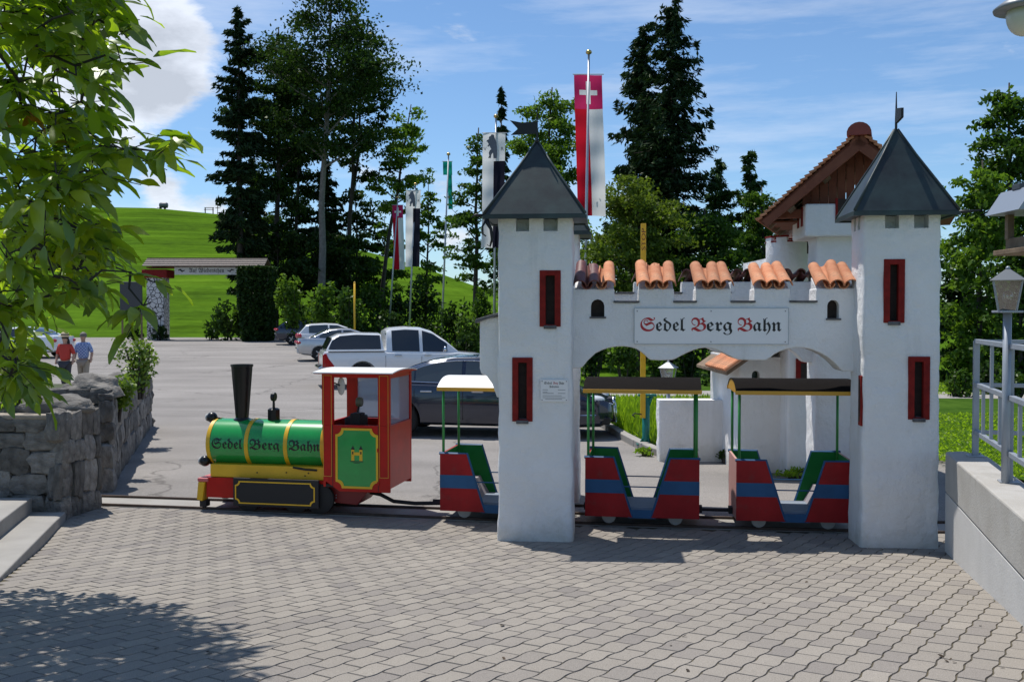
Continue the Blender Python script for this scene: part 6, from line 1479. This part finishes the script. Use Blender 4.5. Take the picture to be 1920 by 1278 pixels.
def conifer(label, px, top, Y, hwpx, cbase, kind, seed, droop=.35, dens=1.0, name='spruce_tree', power=.85, ragged=.2, lean=0):
    rng = np.random.default_rng(seed); base = at(px - lean, 600, Y); tp = at(px, top, Y); z0 = gz(base.x, Y) - .15; H = tp.z - z0; cb = max(.4, at(px, cbase, Y).z - z0); W = hwpx * px_m(Y)
    t = thing(name, label, 'tree', (base.x, Y, z0), 0, 'trees around the parking lot')
    mb = MB(); mb.tube([(0, 0, 0), (0, 0, H * .5), (0, 0, H)], [.0125 * H, .008 * H, .01], 9)
    nw = int((H - cb) / (.26 + .0025 * Y) * dens); P = []; D = []; limb = MB()
    for i in range(nw):
        k = (i + rng.uniform(0, .6)) / nw; z = cb + (H - cb) * k; zj = (H - cb) / nw
        env = W * (1 - k) ** power * (1 if k > .12 else .75 + 2 * k) + .10
        for b in range(rng.integers(5, 8)):
            z = cb + (H - cb) * k + rng.uniform(-1, 1) * zj * 1.2; z = min(z, H - .02); a = rng.uniform(0, 2 * math.pi); L_ = env * rng.uniform(.62 - ragged, 1.10); dz_ = L_ * (droop * (1 - k * 1.25)) ; n = max(6, int(L_ * 21 / (.6 + .006 * Y)))
            q = np.sort(rng.uniform(.06, 1.0, n))[:, None]; dirv = np.array([math.cos(a), math.sin(a), 0])
            pt = np.array([0, 0, z]) + dirv * L_ * q; pt[:, 2] += (-dz_ * q[:, 0] ** 1.3 + .12 * L_ * q[:, 0] ** 3)
            side = np.array([-math.sin(a), math.cos(a), 0]); sp = .20 * L_ * (1.1 - q) + .06
            for rep in range(3):
                pp = pt + side * rng.normal(0, 1, (n, 1)) * sp * .7; pp[:, 2] -= np.abs(rng.normal(0, .10 + .05 * L_, n)); P.append(pp); d = np.tile(dirv, (n, 1)) * .8 + side * rng.normal(0, .6, (n, 1)); d[:, 2] -= .55; D.append(d)
            if b < 4: limb.tube([(0, 0, z), (dirv[0] * L_ * .5, dirv[1] * L_ * .5, z - dz_ * .4), (dirv[0] * L_ * .95, dirv[1] * L_ * .95, z - dz_ * .9)], [.03, .018, .006], 4, False)
    P = np.concatenate(P); D = np.concatenate(D); s = max(.10, .0042 * Y); V = cards(P, s * 1.8, s * .50, rng, unit(D) * 1.3, .3)
    o_ = len(mb.v); mb.v += limb.v; mb.f += [tuple(o_ + i for i in f) for f in limb.f]; mb.build('trunk', M_barkd, t, smooth=True); npmesh('crown', V, quads(len(P)), LM[kind], t); return t
def bush(label, px, top, basev, hwpx, Y, kind, seed, leaf=None, dens=1.0, depth=.8, name='bush', zb=None, cat='bush', group='bushes and shrubs', lumps=9, loc=None, R_=None):
    rng = np.random.default_rng(seed)
    if loc is None:
        c = at(px, basev, Y); zg_ = gz(c.x, Y) if zb is None else zb; H = at(px, top, Y).z - zg_; W = hwpx * px_m(Y); x, y = c.x, Y
    else: (x, y, zg_), (W, H) = loc, R_
    t = thing(name, label, cat, (x, y, zg_), 0, group); leaf = leaf or max(.05, .0038 * y)
    st = MB()
    for k in range(5):
        a = k * 1.3; st.tube([(.05 * math.cos(a), .05 * math.sin(a), -.05), (W * .3 * math.cos(a), W * .3 * math.sin(a), H * .45), (W * .45 * math.cos(a), W * .45 * math.sin(a), H * .75)], [.03, .02, .006], 5)
    st.build('stem', M_barkd, t)
    pts = []; area = max(.05, W * H); tot = int(min(9000, 9.0 * dens * area / (leaf * leaf)))
    for k in range(lumps):
        a = rng.uniform(0, 6.28); rr = rng.uniform(.1, .72) * W; hz = rng.uniform(.22, .80) * H
        if k == 0: rr, hz = 0, .72 * H
        s = rng.uniform(.32, .5); m = tot // lumps
        g = unit(rng.normal(size=(m, 3))) * (rng.uniform(0, 1, (m, 1)) ** .33) * rng.uniform(.8, 1.12, (m, 1)); g *= np.array([W * s, W * s * depth, H * s * .62]); pts.append(g + np.array([rr * math.cos(a), rr * math.sin(a) * depth, hz]))
    P = np.concatenate(pts); P = P[P[:, 2] > .02]; P = P[P[:, 2] < H * 1.03]; V = cards(P, leaf * 1.35, leaf * .75, rng); npmesh('foliage', V, quads(len(P)), LM[kind], t); return t
def hedge(label, poly_fn, n, Y, kind, seed, leaf, name='clipped_hedge', core=None):
    """leaf shell over a clipped body: poly_fn(rng, n) gives points and the body is a dark core"""
    t = thing(name, label, 'hedge', (core[0], Y, core[2]), 0, 'clipped hedges'); rng = np.random.default_rng(seed); P = poly_fn(rng, n); V = cards(P, leaf * 1.3, leaf * .8, rng); npmesh('foliage', V, quads(len(P)), LM[kind], t)
    return t
# --- grove on the left
conifer('tall ragged dark fir behind the clipped hedge column', 447, 18, 75, 66, 470, 'needle', 1, droop=.22, name='fir_tree', power=.38, ragged=.35, dens=.8, lean=-4)
decid('slender beech with high crown beside the ragged fir', 524, 28, 78, 72, 380, 'dark', 2, lean=10, trunk=.011, dens=.95)
decid('tallest beech with thick pale bare trunk in the grove', 622, -75, 74, 132, 300, 'dark', 3, lean=22, trunk=.0115, bark=M_bark, dens=1.1, gap=.9, shape=.7, leaf=.24)
decid('forked thin beech between the tallest beech and the small cross banner', 672, 5, 80, 62, 330, 'dark', 4, lean=22, trunk=.009, dens=.8, fork=True)
decid('dense tree between the slender beech and the tallest beech', 560, 60, 84, 68, 330, 'dark', 5, lean=0, trunk=.008, dens=1.0)
for i, (px, tp, hw, cbv, Y) in enumerate(((476, 300, 62, 560, 82), (545, 255, 62, 540, 86), (612, 290, 60, 540, 85), (668, 330, 48, 560, 84), (520, 400, 60, 600, 77), (590, 410, 60, 600, 76), (650, 420, 55, 600, 77))):
    lab = ['dark understorey tree at the foot of the ragged fir', 'dark understorey tree behind the slender beech', 'dark understorey tree behind the pale trunk', 'dark understorey tree below the forked beech', 'low dark young tree above the clipped hedge', 'low dark young tree at the pale trunk', 'low dark young tree between the pale trunk and the forked beech'][i]
    if i in (0, 2): conifer(lab, px, tp, Y, hw, cbv, 'needle', 20 + i, dens=.8, name='young_spruce')
    else: decid(lab, px, tp, Y, hw, cbv, 'dark', 20 + i, trunk=.010, dens=.8)
decid('leaning light green tree behind the small cross banner', 770, 178, 80, 50, 400, 'light', 30, lean=62, trunk=.011, dens=.85, gap=.8)
decid('thin wispy tree behind the small bear banner', 803, 330, 84, 42, 540, 'mid', 31, lean=5, trunk=.010, dens=.6, gap=.7)
decid('small mid green tree under the leaning tree', 722, 400, 84, 42, 585, 'mid', 32, trunk=.012, dens=.7)
decid('dark tree behind the large bear banner', 898, 222, 53, 54, 545, 'mid', 33, lean=8, trunk=.012, dens=.85)
conifer('narrow dark spruce tip behind the bear banner', 940, 165, 62, 34, 520, 'needle', 34, dens=.9)
decid('light green round topped tree behind the swallow tailed weather vane', 1030, 142, 50, 74, 470, 'light', 35, trunk=.012, dens=1.15)
decid('mid green tree below the round topped light green tree', 985, 330, 46, 70, 600, 'mid', 36, trunk=.012, dens=.9)
# --- spruces behind the arches
conifer('tallest dark spruce with drooping branches behind the arches', 1258, 0, 42, 112, 560, 'needle', 40, droop=.30, dens=1.3, power=.45)
conifer('dark spruce between the large cross banner and the tallest spruce', 1208, 48, 44, 92, 520, 'needle', 41, droop=.34, dens=1.25, power=.45)
decid('broad yellow green beech below the tall spruces', 1195, 318, 37, 92, 560, 'yellow', 42, trunk=.014, dens=1.1)
conifer('small pointed spruce closest to the timber gable', 1405, 285, 47, 64, 560, 'needlem', 43, dens=1.0, power=.6)
conifer('small spruce between the tall spruce and the timber gable', 1348, 300, 48, 74, 560, 'needlem', 44, dens=1.0, power=.6)
decid('mid green tree below the small pointed spruces', 1428, 335, 43, 60, 600, 'mid', 45, trunk=.013, dens=.9)
decid('dense dark tree below the small spruces', 1320, 380, 40, 92, 660, 'mid', 46, trunk=.013, dens=1.05)
decid('dense dark tree below the large cross banner', 1125, 430, 39, 62, 680, 'mid', 47, trunk=.013, dens=.95)
decid('dark tree behind the castle turret', 1480, 420, 38, 70, 680, 'dark', 48, trunk=.013, dens=1.0)
decid('dark tree low behind the yellow green beech', 1230, 440, 45, 80, 700, 'dark', 49, trunk=.013, dens=1.1)
# --- right side
decid('tall dark maple above the bird house', 1893, 132, 34, 66, 470, 'mid', 50, trunk=.012, dens=1.1, leaf=.17)
decid('light green maple between the tower and the bird house', 1838, 282, 30, 66, 700, 'light', 51, trunk=.012, dens=1.15, leaf=.15)
decid('mid green tree low behind the lantern', 1915, 430, 28, 70, 760, 'mid', 52, trunk=.013, dens=1.1, leaf=.15)
decid('dark green tree below the light green maple', 1800, 480, 32, 50, 760, 'dark', 53, trunk=.013, dens=1.0, leaf=.15)
for i, (px, tp, Y, hw) in enumerate(((1565, 470, 42, 60), (1650, 400, 40, 62), (1728, 410, 44, 62), (1985, 240, 36, 80), (2090, 280, 42, 85), (2230, 250, 40, 90))):
    decid(['dark tree straight behind the timber gable', 'dark tree behind the rear tower', 'dark tree behind the castle house', 'broad dark tree beyond the bird house', 'broad dark tree beyond the terrace', 'broad dark tree at the end of the lawn'][i], px, tp, Y, hw, 700, 'dark' if i % 2 else 'mid', 150 + i, trunk=.013, dens=.8)
for i, (px, tp, bv, hw, Y, kd) in enumerate(((1795, 690, 800, 42, 26, 'mid'), (1850, 670, 800, 45, 27, 'dark'), (1905, 690, 800, 45, 25, 'mid'))):
    bush(['mid green bush between the tower and the railing end', 'dark bush seen through the terrace railing', 'mid green bush behind the lantern post'][i], px, tp, bv, hw, Y, kd, 60 + i)
for i, (px, tp, bv, hw, Y, kd) in enumerate(((1115, 610, 760, 42, 31, 'dark'), (1170, 625, 755, 45, 29, 'mid'), (1232, 660, 750, 36, 30, 'mid'), (1290, 620, 760, 48, 31, 'dark'), (1350, 640, 760, 45, 30, 'dark'), (1420, 640, 770, 45, 29, 'dark'))):
    bush(['dark bush behind the bonnet of the blue saloon', 'pale leaved bush between the blue saloon and the barrier', 'bush behind the yellow barrier boom', 'dark bush behind the small pale lantern', 'dark bush between the pale lantern and the tiled lean-to', 'dark bush beside the little tiled lean-to'][i], px, tp, bv, hw, Y, kd, 70 + i)
# --- shrubs along the lot
sh = ((548, 512, 625, 40, 60, 'light', 'light green bush beside the clipped hedge column'), (603, 518, 622, 38, 59, 'light', 'round light green bush at the foot of the pale trunk'), (650, 535, 622, 36, 58, 'mid', 'mid green bush beside the yellow marker pole'), (695, 528, 628, 42, 73, 'mid', 'mid green bush between the marker pole and the small cross banner'),
      (745, 545, 632, 38, 74, 'dark', 'dark bush behind the small cross banner pole'), (795, 515, 640, 46, 72, 'dark', 'large dark bush behind the pickup cab'), (850, 560, 655, 36, 46, 'dark', 'dark bush between the green flag pole and the elder'), (884, 585, 655, 30, 42, 'flower', 'elder bush with creamy blossom beside the gate tower bracket'), (905, 540, 640, 34, 48, 'mid', 'mid green bush behind the blossoming elder'),
      (425, 562, 636, 36, 67, 'flower', 'pale shrub between the meadow and the clipped hedge column'), (395, 598, 638, 20, 68, 'mid', 'small shrub at the meadow edge'), (455, 575, 636, 30, 69, 'mid', 'shrub behind the clipped hedge column'), (868, 620, 690, 34, 36, 'dark', 'dark shrub at the pickup bonnet'), (790, 590, 650, 34, 47, 'dark', 'low dark shrub behind the pickup roof'), (738, 580, 640, 30, 48, 'dark', 'low dark shrub behind the canopy of the pickup'))
for i, (px, tp, bv, hw, Y, kd, lab) in enumerate(sh): bush(lab, px, tp, bv, hw, Y, kd, 90 + i)
bush('dark low shrub at the foot of the white cobbled pillar', 298, 606, 638, 20, 67, 'dark', 110); bush('dark low shrub under the notice board', 252, 606, 638, 24, 66, 'dark', 111)
def column_pts(rng, n):
    x0, x1, zt = at(455, 500, 66).x, at(516, 500, 66).x, at(480, 503, 66).z - lotz(66); W = x1 - x0; z = zt * rng.uniform(0, 1, n) ** .9
    k = z / zt; hw = W / 2 * (.78 + .22 * np.clip((k - .1) / .5, 0, 1)); a = rng.uniform(0, 2 * math.pi, n); s = np.maximum(np.abs(np.cos(a)), np.abs(np.sin(a)))
    top = rng.random(n) < .2; rr = np.where(top, np.sqrt(rng.uniform(0, 1, n)), rng.uniform(.86, 1.03, n)); z = np.where(top, zt * rng.uniform(.95, 1.02, n), z)
    return np.stack([np.cos(a) / s * hw * rr, np.sin(a) / s * 1.1 * rr - .2, z], 1)
c_ = at(485, 600, 66); hedge('clipped dark hedge column carrying the farewell gate roof', column_pts, 9000, 66, 'hedge', 120, .20, core=(c_.x, 0, lotz(66)))
def low_pts(rng, n):
    x0, x1 = at(508, 600, 62).x, at(652, 600, 62).x; W = x1 - x0; x = rng.uniform(-W / 2, W / 2, n); zt = 1.55 + .15 * np.sin(x * 1.7); a = rng.uniform(0, math.pi, n)
    return np.stack([x, -np.cos(a) * .7 * rng.uniform(.8, 1.05, n), np.abs(np.sin(a)) ** .4 * zt * rng.uniform(.85, 1.05, n) * np.where(rng.random(n) < .4, rng.uniform(.1, 1, n), 1)], 1)
c_ = at(580, 600, 64); hedge('long low hedge behind the estate car and white hatchback', low_pts, 8000, 65, 'hedge', 121, .2, name='low_hedge', core=(c_.x + 1.0, 0, lotz(65)))
# --- plants on the stone wall and at wall feet
bush('lime green conifer shrub overhanging the stone wall', 0, 0, 0, 0, 0, 'lime', 130, leaf=.055, loc=(-5.44, 13.55, .80), R_=(.33, .60), name='thuja_shrub', lumps=12, dens=1.2)
bush('loose young conifer growing behind the stone wall', 0, 0, 0, 0, 0, 'lime', 131, leaf=.06, loc=(-6.30, 16.7, .85), R_=(.46, 1.10), name='young_conifer', lumps=16, dens=.8)
bush('small tuft of green at the end of the long stone wall', 0, 0, 0, 0, 0, 'mid', 132, leaf=.05, loc=(-6.75, 18.0, .90), R_=(.26, .34), name='wall_plant')
bush('bright green tuft on top of the stone wall block', 0, 0, 0, 0, 0, 'grass', 133, leaf=.06, loc=(-5.58, 11.05, 1.12), R_=(.22, .22), name='wall_plant')
for i, (u, v, Y, w, h) in enumerate(((1212, 846, 15.6, .20, .14), (1362, 872, 14.8, .16, .22), (1490, 880, 13.4, .3, .16), (1408, 872, 13.75, .3, .12))):
    q = at(u, v, Y); bush(['leafy weed at the foot of the barrier', 'spiky weed at the foot of the garden wall', 'grassy weed beside the rear tower', 'grassy weed along the castle house wall'][i], 0, 0, 0, 0, 0, 'grass' if i != 1 else 'mid', 140 + i, leaf=.05, loc=(q.x, Y, .0), R_=(w, h), name='weed', cat='weed', group='weeds at the wall feet')
def grass_patch():
    rng = np.random.default_rng(9); n = 26000; y = rng.uniform(15.3, 27, n); x = 2.0 + rng.uniform(0, 1, n) ** 1.2 * 6.5 + np.interp(y, [15.3, 18.5, 21, 27], [.48, .02, -.2, -.4]); k = ~((y > 25.6) & (y < 28.2)); k &= x < 5.2; k &= ~((x > 2.2) & (x < 3.6) & (y < 15.4))
    x, y = x[k], y[k]; n = len(x); h = rng.uniform(.10, .34, n) * (1 - .5 * (y > 22)); a = rng.uniform(0, 6.28, n); w = .010 + .0006 * y; B = np.stack([x, y, np.full(n, .08)], 1); T = B + np.stack([rng.normal(0, .06, n), rng.normal(0, .06, n), h], 1); S = np.stack([np.cos(a) * w, np.sin(a) * w, np.zeros(n)], 1)
    V = np.empty((n, 3, 3)); V[:, 0] = B - S; V[:, 1] = B + S; V[:, 2] = T
    tag(npmesh('long_grass', V.reshape(-1, 3), np.arange(n * 3).reshape(-1, 3), LM['grass']), 'long bright grass beside the kerb and barrier', 'grass', kind='stuff')
grass_patch()
def lawn_blades():
    rng = np.random.default_rng(12); n = 30000; y = rng.uniform(13, 32, n); x = 6.2 + rng.uniform(0, 1, n) * (y * .56 - 5.0); k = (x > 6.3) & ~((y > 21.5) & (y < 26.5)); x, y = x[k], y[k]; n = len(x); h = rng.uniform(.02, .06, n); a = rng.uniform(0, 6.28, n); w = .014 + .0008 * y
    B = np.stack([x, y, np.full(n, .08)], 1); T = B + np.stack([rng.normal(0, .04, n), rng.normal(0, .04, n), h], 1); S = np.stack([np.cos(a) * w, np.sin(a) * w, np.zeros(n)], 1); V = np.empty((n, 3, 3)); V[:, 0] = B - S; V[:, 1] = B + S; V[:, 2] = T
    tag(npmesh('lawn_grass', V.reshape(-1, 3), np.arange(n * 3).reshape(-1, 3), LM['grass']), 'short lawn grass behind the terrace railing', 'grass', kind='stuff')
lawn_blades()

# ================================================================== WALNUT IN THE FOREGROUND
def leaflet(rng):
    rows, vs = 6, []
    cu, fo = rng.uniform(.10, .34), rng.uniform(.10, .30)
    for i in range(rows):
        k = i / (rows - 1); w = .195 * math.sin(math.pi * min(1, k ** .8 * .97 + .02)) ** .8 + .004; z = -cu * k * k
        vs += [(k, -w, z + fo * w + .03 * math.sin(k * 9)), (k, 0, z), (k, w, z + fo * w - .02 * math.sin(k * 8))]
    fs = [(3 * i + j, 3 * i + 3 + j, 3 * i + 4 + j, 3 * i + 1 + j) for i in range(rows - 1) for j in range(2)]
    return np.array(vs), fs
def walnut():
    rng = np.random.default_rng(21); t = thing('walnut_tree', 'leafy walnut tree overhanging the concrete steps', 'tree', (-6.2, 7.2, .40))
    o = np.array([-6.2, 7.2, .40]); S_ = np.array([1.65, -.3, -.15]); crown = np.array([-4.1, 6.2, 3.1])
    br = MB(); br.tube([(0, 0, -.1), (.35, -.05, .7), (1.1, -.25, 1.4), tuple(S_ + (.25, -.35, 2.0)), tuple(S_ + (.45, -.7, 3.2)), tuple(S_ + (.5, -.8, 4.4))], [.11, .095, .08, .07, .05, .02], 9)
    tips = []
    EV = [-260, 0, 70, 130, 200, 255, 300, 360, 430, 500, 560, 590, 640, 700, 740]; EU = [200, 185, 195, 205, 165, 300, 195, 160, 185, 175, 180, 215, 130, 60, 0]
    while len(tips) < 400:
        v = rng.uniform(-260, 705); um = np.interp(v, EV, EU); u = um - abs(rng.normal(0, 1)) * 130 if rng.random() < .45 else (rng.uniform(-120, min(um, 140)) if rng.random() < .6 else rng.uniform(-420, um)); Y = rng.uniform(4.7, 7.6)
        if u < -480 or (60 < u < 215 and 580 < v < 700): continue
        tips.append((u, v, Y))
    tips += [(325, 262, 5.0), (300, 285, 5.1), (260, 300, 5.3), (268, 572, 5.0), (245, 510, 5.1), (230, 60, 5.0), (200, 30, 5.2), (228, 120, 4.9), (60, 715, 5.0), (20, 700, 4.9), (150, 430, 5), (200, 330, 5.1)]
    nodes = [np.array(p) + S_ for p in ((.25, -.35, 2.0), (.45, -.7, 3.2), (.5, -.8, 4.2), (-.4, .0, 1.6))]; lv = []
    tips.sort(key=lambda q: np.linalg.norm(np.array(at(*q)) - o - S_ - np.array([.4, -.6, 2.8])))
    for u, v, Y in tips:
        p = np.array(at(u, v, Y)) - o; h = min(nodes, key=lambda q: np.linalg.norm(q - p) + .25 * np.linalg.norm(q - S_ - np.array([.4, -.6, 2.8]))); dl_ = np.linalg.norm(h - p)
        m = (h + p) / 2 + rng.normal(0, .08 * dl_, 3) + np.array([0, 0, .08 * dl_]); r_ = .006 + .008 * min(1, dl_); br.tube([tuple(h), tuple(m), tuple(p)], [r_, r_ * .75, .004], 5, False); nodes += [m, p]
        out = (p - (crown - o)); out /= np.linalg.norm(out) + 1e-6
        for c in range(rng.integers(1, 4)):
            d = out * .7 + rng.normal(0, .6, 3); d[2] = d[2] * .5 + rng.uniform(-.35, .25); d /= np.linalg.norm(d); L_ = rng.uniform(.16, .30); q0 = p - d * L_ * .25
            sd = np.cross(d, [0, 0, 1]); sd /= np.linalg.norm(sd) + 1e-6; br.tube([tuple(q0), tuple(q0 + d * L_ + np.array([0, 0, -.02]))], [.004, .002], 4, False)
            for k, (q, s) in enumerate(((.35, 1), (.38, -1), (.68, 1), (.72, -1), (1.0, 0))):
                b = q0 + d * L_ * q; dd = d * (.55 if s else 1) + sd * s * .85 + rng.normal(0, .22, 3); dd[2] -= rng.uniform(.05, .55); dd /= np.linalg.norm(dd); nn = np.array([0, 0, 1.]) + rng.normal(0, .38, 3); lv.append((b, dd, nn, rng.uniform(.100, .180) * (1.15 if s == 0 else 1)))
    base = [leaflet(rng) for _ in range(4)]
    M_o = leaf_mat('walnut leaflet', (.035, .085, .010), (.200, .265, .018), (.20, .10, .02), trans=.58, gloss=.06, vscale=1.5, rough=.35, byobj=True, tk=1.5)
    M_s = leaf_mat('walnut foliage', (.035, .085, .010), (.200, .265, .018), (.20, .10, .02), trans=.58, gloss=.06, vscale=1.5, rough=.35, tk=1.5)
    meshes = []
    for vs, fs in base:
        me = bpy.data.meshes.new('leaf'); me.from_pydata([tuple(p) for p in vs], [], fs); me.materials.append(M_o); me.polygons.foreach_set('use_smooth', [True] * len(me.polygons)); meshes.append(me)
    def inview(l):
        w = l[0] + o; u, v = CU + F * w[0] / w[1], 592 - F * (w[2] - EYE) / w[1]; return (-20 < u < 400 and -20 < v < 760), u
    lv.sort(key=lambda l: (not inview(l)[0], -inview(l)[1])); V = []; Fc = []
    for i, (b, d, nn, s) in enumerate(lv):
        y = np.cross(nn, d); y /= np.linalg.norm(y); z = np.cross(d, y); k = i % 4
        if i < 300:
            ob = bpy.data.objects.new('leaf', meshes[k]); COL.objects.link(ob); ob.parent = t; ob.location = b; ob.scale = (s, s, s); ob.rotation_euler = Matrix((tuple(d), tuple(y), tuple(z))).transposed().to_euler()
        else:
            q = b + s * (base[k][0] @ np.array([d, y, z])); o_ = len(V); V += [tuple(p) for p in q]; Fc += [tuple(o_ + j for j in f) for f in base[k][1]]
    me = bpy.data.meshes.new('leaf_mass'); me.from_pydata(V, [], Fc); tag(link('leaf_mass', me, M_s, t, True), kind='stuff')
    br.build('branches', M_barkd, t, smooth=True)
walnut()
# fallen leaves and crumbs on the pavers
M_dead = mat('dead leaf brown', (.045, .028, .014), .8, objrand=.5)
rl = random.Random(4); dl = bpy.data.meshes.new('fallen_leaf'); _v, _f = leaflet(np.random.default_rng(1)); dl.from_pydata([(p[0] - .5, p[1] * 1.2, p[2] * 1.6 + .22 + .3 * (p[0] - .5) ** 2) for p in _v], [], _f); dl.materials.append(M_dead)
for i, (u, v) in enumerate(((215, 1135), (283, 1138), (294, 1216), (392, 1224), (945, 1235), (1258, 1210), (1283, 1193), (1290, 1258), (1590, 1062), (1512, 1091), (1432, 1131), (1838, 1173), (1775, 1240), (1782, 1236), (1790, 1242), (1765, 1231), (1880, 1252), (942, 1173), (1338, 1050), (730, 976))):
    d = ray(u, v); Y = 6.0
    for _ in range(30): Y = (EYE - zp(Y)) / (-d[2] / d[1])
    ob = bpy.data.objects.new('fallen_leaf', dl); COL.objects.link(ob); s = rl.uniform(.022, .05); ob.location = (d[0] / d[1] * Y, Y, zp(Y) + .001); ob.scale = (s, s * rl.uniform(.7, 1.3), s * .8); ob.rotation_euler = (rl.uniform(-.2, .2), rl.uniform(-.2, .2), rl.uniform(0, 6))
    tag(ob, 'small dried brown leaf lying on the pavers', 'leaf', 'dried leaves scattered on the pavers')
